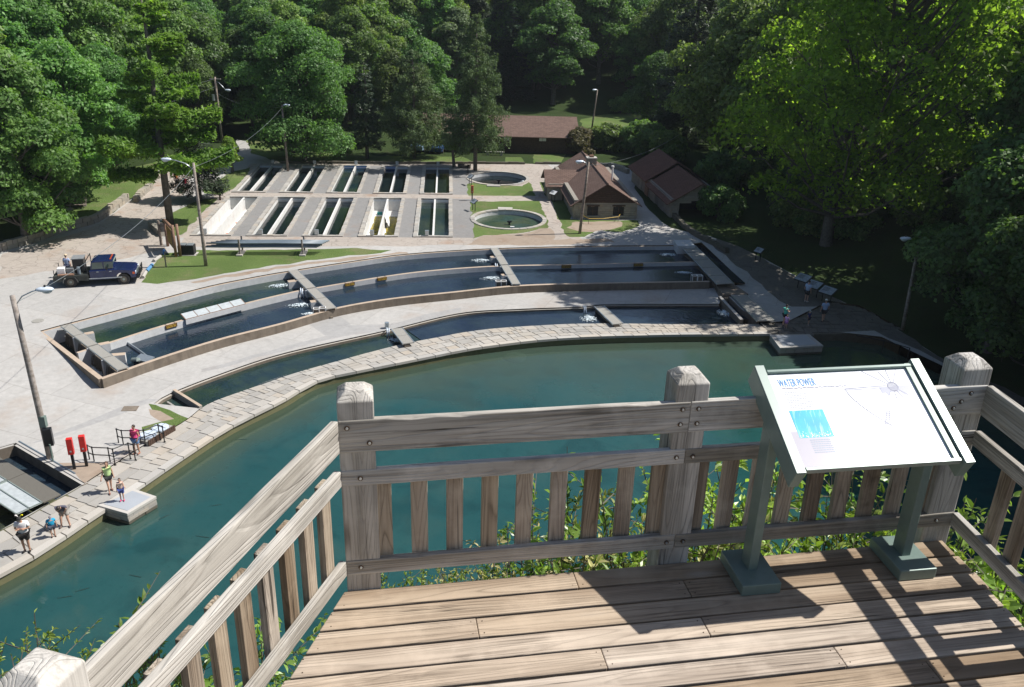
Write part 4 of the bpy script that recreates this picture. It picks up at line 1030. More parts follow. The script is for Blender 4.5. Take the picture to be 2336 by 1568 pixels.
# west wing
wc = H0 + hv * 9.3 - hu * .35; WL, WW = 2.5, 3.9
m = MB(); m.box(wc + Vector((0, 0, .95)), (WL, WW, 1.9), Mh); m.box(wc + Vector((0, 0, 2.15)), (WL - .1, 1.2, .8), Mh); part('wing_wall', m, M['mortar'], hut)
block_face(hut, wc - hu * WL / 2 - hv * WW / 2 - Vector((0, 0, 0)), hu, WL, 1.9, 6, [(1.45, 2.3, 0, 1.7)], bh=.27, bw=.5)
block_face(hut, wc - hu * WL / 2 + hv * WW / 2, -hv, WW, 1.9, 7, [(1.4, 2.3, 0, 1.7)], bh=.27, bw=.5)
m = MB(); m.box(wc + hu * .65 - hv * (WW / 2 + .0) + Vector((0, 0, .85)), (.8, .06, 1.65), Mh); part('door', m, M['darkwood'], hut)
m = MB(); m.box(wc - hu * (WL / 2) + Vector((0, 0, .85)), (.06, .8, 1.65), Mh); part('door', m, M['darkwood'], hut)
Mx = Matrix.Translation((wc.x + hu.x * .9, wc.y + hu.y * .9, 0)) @ Matrix.Rotation(HR - R(90), 4, 'Z')
for s_ in (-1, 1):
    q = [(0, -WL / 2 - 1.3, 3.72 + .0), (0, WL / 2 + .9, 3.72), (s_ * 2.25, WL / 2 + .9, 2.35), (s_ * 2.25, -WL / 2 - 1.3 , 2.35)]
    m = MB(); hi = [Mx @ Vector(p) for p in q]; lo = [p - Vector((0, 0, .09)) for p in hi]
    if s_ > 0: lo, hi = lo[::-1], hi[::-1]
    m.hexa(lo, hi); part('wing_roof', m, M['shingle'], hut)
ch = H0 + hu * (HW / 2) + hv * 9.6 + Vector((0, 0, 0))
m = MB(); m.box((ch.x, ch.y, 3.9), (.95, .8, 2.0), Mh); chim = part('chimney', m, M['mortar'], hut)
rs = random.Random(9)
for r_ in range(7):
    for f_, (du, dn, L) in enumerate(((hu, -hv, .95), (-hv, -hu, .8), (hv, hu, .8))):
        x = -L / 2
        while x < L / 2 - .05:
            w_ = min(rs.uniform(.2, .42), L / 2 - x); off = .40 if f_ == 0 else .475
            c = Vector((ch.x, ch.y, 0)) + dn * (off + rs.uniform(.0, .03)) + du * (x + w_ / 2) + Vector((0, 0, 3.32 + r_ * .24))
            m = MB(); m.box(c, (w_ - .02, .08, .22), Matrix((du, dn, Vector((0, 0, 1)))).transposed()); part('chimney_stone', m, M['stonewall'], hut); x += w_
m = MB(); m.box((ch.x, ch.y, 4.96), (1.12, .98, .12), Mh); part('chimney_cap', m, M['coping'], hut)
m = MB(); m.box((ch.x, ch.y, 5.12), (.45, .35, .25), Mh); part('chimney_pot', m, M['logwood'], hut)
sv = H0 + hu * 4.9 + hv * 6.2; m = MB(); m.cyl((sv.x, sv.y, 2.8), .09, 1.9, 10); m.cyl((sv.x, sv.y, 4.68), .15, .14, 10); part('flue_pipe', m, M['whiteplastic'], hut)

# long brown building
LR = R(1.6); lu = Vector((math.cos(LR), math.sin(LR), 0)); lv = Vector((-math.sin(LR), math.cos(LR), 0)); Ml = Matrix((lu, lv, Vector((0, 0, 1)))).transposed()
L0 = Vector((-12.6, 117.4, .7)); LL, LW = 20.3, 9.5; lc = L0 + lu * LL / 2 + lv * LW / 2
lb = thing('long_brown_building', 'long low dark brown board building with plum brown roof', 'building', tuple(L0), 0)
m = MB(); m.box(lc + Vector((0, 0, 1.3)), (LL - .1, LW - .1, 2.6), Ml); part('wall', m, M['darkwood'], lb)
for k in range(70):
    a = L0 + lu * ((k + .5) * LL / 70) - lv * .02 + Vector((0, 0, 1.25)); m = MB(); m.box(a, (LL / 70 - .03, .07, 2.4), Ml); part('wall_board', m, M['darkwood'], lb)
gable_roof(lb, Vector((lc.x, lc.y, 0)), LW, LL, 3.2, 4.85, LR + R(0), .6, .4) if False else None
Mx = Matrix.Translation((lc.x, lc.y, 0)) @ Matrix.Rotation(LR, 4, 'Z')
for s_ in (-1, 1):
    q = [(-LL / 2 - .4, 0, 4.95), (LL / 2 + .4, 0, 4.95), (LL / 2 + .55, s_ * (LW / 2 + .75), 3.05), (-LL / 2 - .55, s_ * (LW / 2 + .75), 3.05)]
    m = MB(); hi = [Mx @ Vector(p) for p in q]; lo = [p - Vector((0, 0, .12)) for p in hi]
    if s_ < 0: lo, hi = lo[::-1], hi[::-1]
    m.hexa(lo, hi); part('roof', m, M['shingle'], lb)
m = MB(); e = [Mx @ Vector((x, -(LW / 2 + .77), 3.0)) for x in (-LL / 2 - .5, LL / 2 + .5)]; m.tube(e, .06, 5); part('gutter', m, M['darkwood'], lb)
for s_ in (-1, 1):
    q = [Mx @ Vector((s_ * LL / 2, y, z)) for y, z in ((-LW / 2, 3.3), (LW / 2, 3.3), (0, 4.85))]; m = MB(); m.add(q, [(0, 1, 2) if s_ > 0 else (2, 1, 0)]); part('gable', m, M['darkwood'], lb)
for x, w_, h_, z in ((15.9, .9, .55, 2.0), (11.1, .7, .6, 2.0), (5.2, .9, .6, 2.0)):
    a = L0 + lu * x - lv * .08 + Vector((0, 0, z - .0)); m = MB(); m.box(a, (w_, .06, h_), Ml); wo = part('window', m, M['panel'], lb)
    m = MB(); m.box(a - lv * .03, (.04, .04, h_), Ml); part('window_bar', m, M['darkwood'], lb)
a = L0 + lu * 13.6 - lv * .08 + Vector((0, 0, 1.05)); m = MB(); m.box(a, (1.0, .08, 2.1), Ml); part('door', m, M['darkwood'], lb)
m = MB(); m.ell(L0 + lu * 13.2 - lv * .2 + Vector((0, 0, 2.35)), (.1, .1, .12), 8, 6); part('wall_lamp', m, M['whiteplastic'], lb)

# garage building in the shade
BR = R(7.4); bu = Vector((math.cos(BR), math.sin(BR), 0)); bv = Vector((-math.sin(BR), math.cos(BR), 0)); Mb = Matrix((bu, bv, Vector((0, 0, 1)))).transposed()
B0 = Vector((15.6, 86.8, .7)); BW, BL = 6.0, 16.0
gar = thing('stone_garage', 'shaded stone garage with rust brown roof and wide dark doorway', 'building', tuple(B0), 0)
bc = B0 + bu * BW / 2 + bv * BL / 2
m = MB()
for x0, x1, y0, y1 in ((0.04, .4, .04, BL - .04), (BW - .4, BW - .04, .04, BL - .04), (.4, BW - .4, BL - .4, BL - .04), (.4, BW - .4, 3.5, 3.7)):
    c = B0 + bu * (x0 + x1) / 2 + bv * (y0 + y1) / 2 + Vector((0, 0, 1)); m.box(c, (x1 - x0, y1 - y0, 2.0), Mb)
c = B0 + bu * .65 + bv * .22 + Vector((0, 0, 1)); m.box(c, (.5, .3, 2), Mb); c = B0 + bu * (BW - .5) + bv * .22 + Vector((0, 0, 1)); m.box(c, (.3, .3, 2), Mb)
part('wall', m, M['mortar'], gar)
m = MB(); gt = [B0 + bv * .1 + bu * x + Vector((0, 0, z)) for x, z in ((.0, 1.75), (BW, 1.75), (BW / 2, 3.55))]; g2 = [p + bv * .25 for p in gt]; m.add(gt + g2, [(0, 1, 2), (5, 4, 3), (0, 3, 4, 1), (1, 4, 5, 2), (2, 5, 3, 0)]); part('gable', m, M['mortar'], gar)
block_face(gar, B0, bu, BW, 3.4, 12, [(.9, 2.2, 0, 1.55), (2.1, 3.6, 0, 1.9), (3.5, BW - .5, 0, 2.1)], bh=.26, bw=.5, top=lambda x: 3.45 - abs(x - BW / 2) * .62)
block_face(gar, B0 + bv * BL, -bv, BL, 1.9, 13, [(4.6, 8.4, 0, 1.7), (10.4, 11.6, 0, 1.7)], bh=.27, bw=.6)
m = MB(); m.box(B0 + bu * 3.2 + bv * 3.4 + Vector((0, 0, .9)), (4.8, .1, 1.8), Mb); part('interior_shade_panel', m, M['black'], gar)  # black panel stands for the shade inside the garage doorway
m = MB(); m.box(B0 + bu * -.03 + bv * 9.2 + Vector((0, 0, .85)), (.08, 1.3, 1.7), Mb); part('door', m, M['logwood'], gar)
for y0, y1, dz in ((-.3, 8.4, 0), (8.5, 16.3, .28)):
    for s_ in (-1, 1):
        q = [(BW / 2, y0, 3.62 + dz), (BW / 2, y1, 3.62 + dz), (BW / 2 + s_ * (BW / 2 + .5), y1, 1.55 + dz), (BW / 2 + s_ * (BW / 2 + .5), y0, 1.55 + dz)]
        hi = [B0 + bu * a + bv * b + Vector((0, 0, z)) for a, b, z in q]; lo = [p - Vector((0, 0, .1)) for p in hi]
        if s_ > 0: lo, hi = lo[::-1], hi[::-1]
        m = MB(); m.hexa(lo, hi); part('roof', m, M['shingle2'], gar)

# ------------------------------------------------------------------ lamp posts and utility pole
def lamp_post(px_base, px_top, label, arm, lean_auto=True, r=.14, boxes=False, zb=None):
    b = onground(*px_base) if zb is None else P(*px_base, zb)
    # height from the sight line of the top, keeping the pole nearly upright
    best = min((abs((Vector((b.x, b.y, b.z + h)) - Vector((0, 0, CAMZ))).normalized().cross(ray(*px_top).normalized()).length), h) for h in [k * .05 for k in range(60, 240)])
    h = best[1]; dirv = ray(*px_top); t_ = b.y / dirv.y; top = Vector((dirv.x * t_, b.y, CAMZ + dirv.z * t_)); top.x = b.x + max(-.9, min(.9, top.x - b.x)); top.z = max(top.z, b.z + 3)
    t = thing('lamp_post', label, 'lamp post', tuple(b), 0, 'wooden lamp posts')
    m = MB(); m.tube([b - Vector((0, 0, .3)), b.lerp(top, .33), b.lerp(top, .66), top], [r * 1.1, r, r * .9, r * .78], 12); p_ = part('pole', m, M['pole'], t, smooth=True)
    if arm:
        dx, dy, dz = arm; e = top + Vector((dx, dy, dz)); a0 = top - Vector((0, 0, .55))
        m = MB(); m.tube([a0, a0.lerp(e, .35) + Vector((0, 0, .22)), a0.lerp(e, .75) + Vector((0, 0, .12)), e], .035, 6); part('arm', m, M['steel'], t, smooth=True)
        d = Vector((dx, dy, 0)).normalized(); Mx = Matrix((d, Vector((-d.y, d.x, 0)), Vector((0, 0, 1)))).transposed()
        m = MB(); m.ell(e + d * .28, (.42, .19, .13), 12, 8, Mx); lh = part('lamp_head', m, M['lamp'], t, smooth=True)
        m = MB(); m.ell(e + d * .36 - Vector((0, 0, .09)), (.24, .15, .13), 10, 6, Mx); part('lens', m, M['panel'], t, smooth=True)
        m = MB(); m.cyl(e + d * .3 + Vector((0, 0, .12)), .05, .09, 8); part('photocell', m, M['blackpaint'], t)
    return t, b, top
lampA, bA, tA = lamp_post((115, 1045), (28, 675), 'tall lamp post standing by the tank, arm reaching right', (1.15, .25, .25), r=.155)
m = MB(); m.box(bA + Vector((.22, -.18, 1.35)), (.42, .3, .95), Matrix.Rotation(.3, 3, 'Z')); whole('meter_box', m, M['blackpaint'], 'large dark electrical box on the lamp post by the tank', 'electrical box', bevel=.02)
m = MB(); m.cyl(bA + Vector((.3, -.32, 0)), .045, 1.0, 8); m.box(bA + Vector((.05, -.05, 2.15)), (.3, .22, .6)); whole('conduit', m, M['greenpaint'], 'grey conduit and small box on the lamp post beside tank', 'conduit')
lampB, bB, tB = lamp_post((470, 607), (441, 372), 'lamp post on the grass beside the pipe rack, arm reaching left', (-1.75, -.1, .25), r=.13)
lampC, bC, tC = lamp_post((657, 391), (643, 240), 'lamp post rising between the far row ponds', (.25, 0, .02), r=.13)
lampD, bD, tD = lamp_post((1322, 533), (1343, 370), 'leaning lamp post in front of the stone hatchery gable', (-.55, -.1, .05), r=.13)
lampE, bE, tE = lamp_post((2060, 745), (2097, 550), 'lamp post in deep shade on the right bank', (-.7, 0, .15), r=.12, zb=.4)
lampF, bF, tF = lamp_post((1350, 292), (1363, 205), 'lamp post on the sunlit grass slope behind the long building', (-.2, -.1, .0), r=.12)
lampG, bG, tG = lamp_post((507, 325), (490, 176), 'utility pole with crossarm, transformer and lamp beside the pine', (1.3, -.1, -1.6), r=.16)
m = MB(); m.box(tG - Vector((0, 0, .25)), (1.5, .1, .12)); part('crossarm', m, M['pole'], lampG)
m = MB(); m.cyl(tG + Vector((-.42, -.1, -3.0)), .22, .8, 12); part('transformer', m, M['steel'], lampG)
m = MB(); p = onground(1000, 236); m.tube([p, p + Vector((0, 0, 9))], .07, 5)
for a in (-.18, .18): m.tube([p + Vector((a, 0, 0)), p + Vector((a, 0, 7.2))], .03, 4)
for k in range(16): m.tube([p + Vector((-.18 * (-1) ** k, 0, k * .45)), p + Vector((.18 * (-1) ** k, 0, (k + 1) * .45))], .02, 4)
whole('antenna_mast', m, M['steel'], 'thin lattice antenna mast between the two cedars', 'antenna')
def wire(a, b, sag, label, r=.013):
    pts = [a.lerp(b, k / 20) - Vector((0, 0, sag * 4 * (k / 20) * (1 - k / 20))) for k in range(21)]
    m = MB(); m.tube(pts, r, 4); whole('overhead_wire', m, M['steel'], label, 'wire', 'overhead wires between the poles')
wire(tA - Vector((0, 0, .4)), tB - Vector((0, 0, .3)), .9, 'wire running from the tank lamp post over the truck to the pipe rack lamp post')
wire(tB - Vector((0, 0, .3)), tC - Vector((0, 0, .3)), .8, 'wire running from pipe rack lamp post to the pond lamp post')
wire(tC - Vector((0, 0, .2)), tG - Vector((0, 0, 2)), .8, 'wire running from the pond lamp post back to the utility pole')
wire(tG - Vector((0, 0, .2)), P(40, 205, 13), 1.0, 'upper wire from the utility pole into the left woods')
wire(tG - Vector((0, 0, 1.2)), P(-40, 300, 9), 1.0, 'lower wire from the utility pole into the left woods')
wire(tD - Vector((0, 0, .3)), P(1560, 300, 6), .8, 'wire running from the leaning lamp post towards the garage trees')

# ------------------------------------------------------------------ signs
def panel_sign(px, label, yaw, w=.9, h=.6, tilt=R(35), ht=.95, z=None, top='panel', scale=1.0):
    b = onground(*px) if z is None else P(*px, z)
    t = thing('wayside_sign', label, 'sign', tuple(b), yaw, 'low angled information signs')
    m = MB()
    m.tube([(-w * .3, 0, 0), (-w * .3, 0, ht)], .04, 6); m.tube([(w * .3, 0, 0), (w * .3, 0, ht)], .04, 6); part('leg', m, M['blackpaint'], t, local=True)
    Mx = Matrix.Rotation(tilt, 3, 'X'); m = MB(); m.box((0, 0, ht + .03), (w, h, .05), Mx); part('frame', m, M['blackpaint'], t, local=True)
    m = MB(); m.box(Vector((0, 0, ht + .03)) + Mx @ Vector((0, 0, .032)), (w * .9, h * .88, .02), Mx); part('sign_face', m, M[top], t, local=True)
    for k in range(4):
        m = MB(); m.box(Vector((0, 0, ht + .03)) + Mx @ Vector((-.15 * w, h * (.25 - .12 * k), .045)), (w * .4, h * .04, .008), Mx); part('text_line', m, M['blackpaint'], t, local=True)
    return t
M['signface'] = plain('printed_sign_face', (.28, .32, .36), .25, 0, .25, 8)
panel_sign((1081, 481), 'angled black sign on the lawn left of near round pool', R(-60), top='signface')
panel_sign(Z3(228, 780), 'angled black sign on the lawn left of far round pool', R(-60), top='signface')
panel_sign(Z3(895, 915), 'white angled sign by the wing door of the stone hatchery', R(-50), top='whiteplastic')
panel_sign(Z3(207, 695), 'small dark sign under the cedar at the far round pool', R(-60), w=.5, h=.4, top='blackpaint')
for px, lb_ in (((1828, 660), 'shaded angled sign furthest up the right path'), ((1853, 676), 'middle one of three angled signs in shade on the right path'), ((1884, 690), 'nearest one of three angled signs in shade on the right path')):
    panel_sign(px, lb_, R(-52), w=1.25, h=.95, top='signface', tilt=R(25), z=.25)
panel_sign((1728, 596), 'shaded sign low at the edge of the dark bank', R(-52), w=.8, h=.6, top='signface', z=.8)
def feeder(px, label, z=0, h=1.25, col='red', yaw=.3):
    b = P(*px, z); t = thing('fish_food_dispenser', label, 'dispenser', tuple(b), yaw, 'red fish food dispensers on posts')
    m = MB(); m.box((0, 0, h * .32), (.13, .13, h * .64)); part('post', m, M['blackpaint'], t, local=True)
    m = MB(); m.box((0, 0, h * .82), (.28, .24, h * .5)); bx = part('case', m, M[col], t, local=True, bevel=.015)
    m = MB(); m.box((0, -.13, h * .68), (.08, .03, .08)); part('coin_slot', m, M['steel'], t, local=True)
    return t
feeder(Z5(555, 738), 'red dispenser on a black post, next to the tank', h=1.75)
feeder(Z5(645, 716), 'red dispenser on a black post, next to the black handrail', h=1.75)
feeder((1077, 460), 'red-brown dispenser at the crossing of paths by the ponds', .7, 1.6, 'orange', 0)
m = MB(); b = onground(*Z2(67, 487)); m.box(b + Vector((0, 0, .3)), (.14, .14, .6)); whole('bollard', m, M['darkwood'], 'short dark post left of the gap between pond rows', 'post')

# brown park sign with yellow lettering on log posts
b0 = onground(402, 586); b1 = onground(383, 562)
t = thing('park_sign', 'tall brown log sign with yellow lettering beside the pine trunk', 'sign', tuple(b0), 0)
du = (b1 - b0); du.z = 0; Lw = du.length; du.normalize(); Msg = Matrix((du, Vector((-du.y, du.x, 0)), Vector((0, 0, 1)))).transposed()
for k, (p, h) in enumerate(((b0, 2.7), (b0 + Vector((.3, .15, 0)), 2.75), (b1, 2.1))):
    m = MB(); m.tube([p, p + Vector((0, 0, h))], .12, 10); part('log_post', m, M['logwood'], t, smooth=True)
m = MB(); m.tube([b0 + Vector((0, 0, 2.45)) - du * .1, b1 + Vector((0, 0, 2.25)) + du * .3], .14, 10); part('log_beam', m, M['logwood'], t, smooth=True)
c = (b0 + b1) / 2 + Vector((0, 0, 1.3)); m = MB(); m.box(c, (Lw * .72, .07, 1.5), Msg); part('sign_board', m, M['brown'], t)
nrm = Vector((du.y, -du.x, 0)); nrm = nrm if nrm.y < 0 else -nrm
for k in range(9):
    m = MB(); rs = random.Random(k); x = -Lw * .28
    while x < Lw * .28:
        w_ = rs.uniform(.08, .2); m.box(c + nrm * .05 + du * (x + w_ / 2) + Vector((0, 0, .6 - .15 * k)), (w_ * .8, .02, .07), Msg); x += w_ + .04
    part('lettering', m, M['yellow'], t)
b2 = onground(368, 560)
for k, px in enumerate(((372, 573), (379, 562))):
    pass
t = thing('message_board', 'grey weathered post frame standing left of the brown log sign', 'notice board', tuple(b2), 0)
for dx in (0, .55):
    m = MB(); m.box(b2 + Vector((dx, .3 * dx, 1.1)), (.16, .16, 2.2)); part('post', m, M['pole'], t)
m = MB(); m.box(b2 + Vector((.28, .08, 1.6)), (.5, .06, .8)); part('board', m, M['pole'], t)
# trash bin pair
b = onground(428, 580); t = thing('bin_enclosure', 'black slatted bin box with two shiny lids beside park sign', 'bin', tuple(b), R(4))
for k in range(12):
    m = MB(); m.box((-.6 + k * .109, -.38, .42), (.095, .03, .84)); part('slat', m, M['black'], t, local=True)
m = MB(); m.box((0, .0, .41), (1.28, .72, .82)); part('box', m, M['black'], t, local=True)
for s_ in (-1, 1):
    m = MB(); m.box((s_ * .31, 0, .86), (.52, .62, .07)); part('lid', m, M['steel'], t, local=True, bevel=.02)
m = MB(); m.box((0, 0, .01), (1.6, 1.0, .06)); part('pad', m, M['coping'], t, local=True)
# blue topped post
b = onground(379, 609); t = thing('sign_post', 'thin post with blue plate on the grass corner by the truck', 'sign post', tuple(b), 0)
m = MB(); m.box((0, 0, .65), (.09, .07, 1.3)); part('post', m, M['pole'], t, local=True); m = MB(); m.box((-.03, 0, 1.25), (.06, .3, .35)); part('plate', m, plain('blue_plate', (.02, .12, .42), .4), t, local=True)
# parking stops
for k, (a, b_, mt, lb_) in enumerate(((Z1(905, 870), Z1(925, 835), 'coping', 'pale concrete wheel stop nearest the raceway on the grass edge'), (Z1(930, 830), Z1(965, 790), 'bluestop', 'blue painted wheel stop on the grass edge in front of the truck'), (Z1(975, 765), Z1(1018, 735), 'coping', 'pale wheel stop nearest the bin on the grass edge'))):
    if mt == 'bluestop' and mt not in M: M[mt] = plain('blue_stop', (.10, .25, .45), .5)
    a, b_ = onground(*a), onground(*b_); m = MB(); m.tube([a + Vector((0, 0, .1)), b_ + Vector((0, 0, .1))], .14, 8); whole('wheel_stop', m, M[mt], lb_, 'wheel stop', 'wheel stops along the grass')

# pipe rack: each long pipe is a thing
ra = onground(548, 582); rb = onground(691, 582)
for k, (p, lb_) in enumerate(((ra, 'left timber trestle holding the long grey pipes'), (rb, 'right timber trestle holding the long grey pipes'))):
    t = thing('pipe_trestle', lb_, 'trestle', tuple(p), R(4.5), 'trestles under the long pipes')
    for y in (-.1, 1.0):
        m = MB(); m.box((0, y, .7), (.13, .13, 1.4)); part('post', m, M['pole'], t, local=True)
    for z in (.62, .92): m = MB(); m.box((0, .45, z), (.1, 1.3, .08)); part('crossbar', m, M['pole'], t, local=True)
    m = MB(); m.box((0, .4, .05), (.5, 1.6, .12)); part('foot', m, M['coping'], t, local=True)
dpx = (rb - ra).normalized(); npx = Vector((-dpx.y, dpx.x, 0)); M['pipe'] = plain('grey_pvc_pipe', (.17, .21, .245), .35, 0, .08, 3)
pn = ['front', 'second', 'third', 'fourth', 'rear']
k = 0
for lev, z in ((0, .70), (1, 1.02)):
    for j in range(5 if lev else 4):
        x0 = -3.1 + j * .35 + lev * .4; x1 = 6.4 + j * .12 + lev * .5
        a = ra + dpx * x0 + npx * (.06 + j * .21) + Vector((0, 0, z)); b_ = ra + dpx * x1 + npx * (.06 + j * .21) + Vector((0, 0, z))
        m = MB(); n0 = 9; m.tube([a, a.lerp(b_, .25) - Vector((0, 0, .02)), a.lerp(b_, .6), b_ - Vector((0, 0, .03))], .066, 9)
        whole('pipe', m, M['pipe'], 'long grey pipe, %s one in the %s layer of the rack' % (pn[j], 'upper' if lev else 'lower'), 'pipe', 'long grey pipes on the rack', smooth=True, kind='thing'); k += 1

# low stone walls and kerbs
def stone_wall(px, label, h=.7, w=.4, z=None, mat='stonewall', cat='wall', stone_len=.7):
    c = [onground(*p) for p in px]; c = resample(c, max(8, int(sum((b_ - a).length for a, b_ in zip(c, c[1:])) / 1.2)))
    t = thing('stone_wall', label, cat, tuple(c[0]), 0)
    m = MB(); n = normals(c); 
    for i in range(len(c) - 1):
        o = len(m.v)
        for p, q in ((c[i], n[i]), (c[i + 1], n[i + 1])):
            for zz in (-.3, h - .08): 
                for s_ in (-1, 1): v = p + q * s_ * w * .42; m.v.append((v.x, v.y, p.z + zz))
        m.f += [(o, o + 4, o + 6, o + 2), (o + 1, o + 3, o + 7, o + 5), (o + 2, o + 6, o + 7, o + 3)]; m.m += [0, 0, 0]
    part('core', m, M['darkstone'], t)
    rs = random.Random(len(px)); rows = max(1, int(h / .3)); s_ = 0; Ltot_ = sum((b_ - a).length for a, b_ in zip(c, c[1:])); cc = resample(c, 200)
    for r_ in range(rows):
        s_ = -rs.uniform(0, .3)
        while s_ < Ltot_:
            e = s_ + rs.uniform(stone_len * .6, stone_len * 1.4); a = cc[int(max(0, min(199, s_ / Ltot_ * 199)))]; b_ = cc[int(max(0, min(199, e / Ltot_ * 199)))]
            if (b_ - a).length > .1:
                d = (b_ - a); d.z = 0; d.normalize(); nn = Vector((-d.y, d.x, 0)); g = .02; ww = w / 2 + rs.uniform(-.03, .03)
                z0 = a.z + r_ * h / rows; z1 = z0 + h / rows - .02 + (rs.uniform(-.04, .06) if r_ == rows - 1 else 0); q = [a + d * g - nn * ww, b_ - d * g - nn * ww, b_ - d * g + nn * ww, a + d * g + nn * ww]
                m = MB(); m.prism(q, z0, z1); part('stone', m, M[mat], t)
            s_ = e
    return t
stone_wall([(-80, 590), (0, 573), (79, 552), (144, 528), (216, 508), (256, 482), (290, 458)], 'low rough stone wall between the plaza and left woods', .75, .5)
stone_wall([(310, 462), (325, 445), (345, 430)], 'short piece of stone wall at the mouth of the side road', .6, .5)
stone_wall([(372, 540), (345, 518)], 'stone kerb wedge at foot of the pine tree', .55, .5)
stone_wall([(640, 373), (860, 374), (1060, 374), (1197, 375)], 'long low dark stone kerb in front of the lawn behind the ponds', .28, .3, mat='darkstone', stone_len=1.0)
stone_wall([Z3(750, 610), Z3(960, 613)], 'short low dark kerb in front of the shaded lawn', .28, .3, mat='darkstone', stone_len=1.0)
stone_wall([Z3(1270, 640), Z3(1400, 650), Z3(1500, 690)], 'low stone wall behind the stone hatchery', .6, .4)
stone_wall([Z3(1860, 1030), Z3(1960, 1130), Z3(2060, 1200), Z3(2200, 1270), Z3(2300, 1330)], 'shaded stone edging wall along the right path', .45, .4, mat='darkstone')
# picnic tables under the left trees
def picnic(px, label, yaw):
    b = onground(*px); t = thing('picnic_table', label, 'picnic table', tuple(b), yaw, 'picnic tables under the left trees')
    for k in range(5): m = MB(); m.box((0, -.3 + k * .15, .75), (1.8, .13, .045)); part('plank', m, M['pole'], t, local=True)
    for s_ in (-1, 1):
        for k in range(2): m = MB(); m.box((0, s_ * (.62 + .14 * k), .45), (1.8, .13, .045)); part('bench_plank', m, M['pole'], t, local=True)
        m = MB(); m.box((s_ * .6, 0, .4), (.08, 1.5, .08)); m.tube([(s_ * .6, -.25, .72), (s_ * .6, -.65, 0)], .04, 4); m.tube([(s_ * .6, .25, .72), (s_ * .6, .65, 0)], .04, 4); part('leg_frame', m, M['pole'], t, local=True)
picnic(Z1(400, 480), 'picnic table under the left trees nearer the stone wall', .3)
picnic(Z1(495, 420), 'picnic table under the left trees further from the stone wall', .3)
# pale bench slab by the long building and log near the ponds
b = onground(1128, 355); t = thing('park_bench', 'pale bench on the patio in front of the long building', 'bench', tuple(b), 0)
for k in range(3): m = MB(); m.box((0, k * .16, .45), (2.6, .13, .06)); part('seat_slat', m, M['coping'], t, local=True)
for s_ in (-1, 1): m = MB(); m.box((s_ * .9, .16, .2), (.3, .4, .42)); part('leg', m, M['coping'], t, local=True)
b = onground(1046, 383); m = MB(); m.tube([b + Vector((-.1, 0, .25)), b + Vector((1.5, .1, .25))], .25, 9); whole('log', m, M['bark'], 'dark log lying beside the pond block under the cedar', 'log', smooth=True)
# manhole covers and floor grates
for px, z, lb_, r_ in ((Z1(240, 1138), .3, 'round manhole cover on the plaza by the raceway end', .38), (Z5(962, 278), .0, 'brown square drain cover on the asphalt strip', .42), (Z3(186, 779), .7, 'small dark drain cover on the lane, upper one', .22), (Z3(206, 992), .7, 'small dark drain cover on the lane, lower one', .22), (Z3(846, 936), .7, 'small square drain cover on the hatchery walk', .22)):
    b = onground(*px); m = MB()
    if 'round' in lb_: m.cyl((b.x, b.y, b.z - .02), r_, .045, 20)
    else: m.box((b.x, b.y, b.z), (r_ * 2, r_ * 1.4, .05), Matrix.Rotation(.1, 3, 'Z'))
    whole('drain_cover', m, M['rimwall'] if 'brown' in lb_ else M['grating'], lb_, 'drain cover')
# rope round the dug bed in front of the hatchery
pts = [Z3(x, y) for x, y in ((1090, 1020), (1140, 1045), (1280, 1050), (1400, 1045), (1460, 1020), (1420, 1080), (1300, 1095), (1180, 1095), (1120, 1060), (1090, 1020))]
q = [onground(*p) + Vector((0, 0, .55)) for p in pts]; m = MB(); m.tube(q, .03, 4, cap=False); whole('caution_tape', m, M['yellow'], 'yellow tape strung round the bare bed before the hatchery gable', 'tape')
for k in (0, 4, 5, 7):
    m = MB(); m.tube([q[k] - Vector((0, 0, .55)), q[k] + Vector((0, 0, .1))], .025, 5); whole('tape_stake', m, M['pole'], ['stake at the left end of yellow tape', '', '', '', 'stake at the right back of yellow tape', 'stake at the right front of yellow tape', '', 'stake in the middle front of yellow tape'][k], 'stake')

# ------------------------------------------------------------------ small raceway fittings
# slanting mesh cover on the middle wall
a, b_ = P(*Z1(1165, 1118), RZ + .15), P(*Z1(1545, 1020), RZ + .15); d = (b_ - a).normalized(); n = Vector((-d.y, d.x, 0)); L = (b_ - a).length
t = thing('mesh_cover', 'long slanting grey mesh hatch on the middle raceway wall', 'hatch cover', (a.x, a.y, RZ), 0)
for k in range(5):
    q0 = a + d * (L * k / 5 + .03); q1 = a + d * (L * (k + 1) / 5 - .03); up = n * .42 + Vector((0, 0, .14)); m = MB()
    f = [q0 - n * .22 - Vector((0, 0, .06)), q1 - n * .22 - Vector((0, 0, .06)), q1 + up, q0 + up]; m.hexa(f, [p + Vector((0, 0, .03)) for p in f]); part('mesh_panel', m, M['panel'], t)
m = MB(); f = [a - n * .22 - Vector((0, 0, .06)), b_ - n * .22 - Vector((0, 0, .06)), b_ + n * .42 + Vector((0, 0, .14)), a + n * .42 + Vector((0, 0, .14))]
for i in range(4): m.tube([f[i], f[(i + 1) % 4]], .03, 4)
for k in range(1, 5): q0 = a + d * L * k / 5; m.tube([q0 - n * .22 - Vector((0, 0, .06)), q0 + n * .42 + Vector((0, 0, .14))], .025, 4)
part('frame', m, M['logwood'], t)
m = MB(); c = (a + b_) / 2 - n * .24; m.box(c - Vector((0, 0, .26)), (L, .04, .36), Matrix((d, n, Vector((0, 0, 1)))).transposed()); part('front_board', m, M['innerwall'], t)
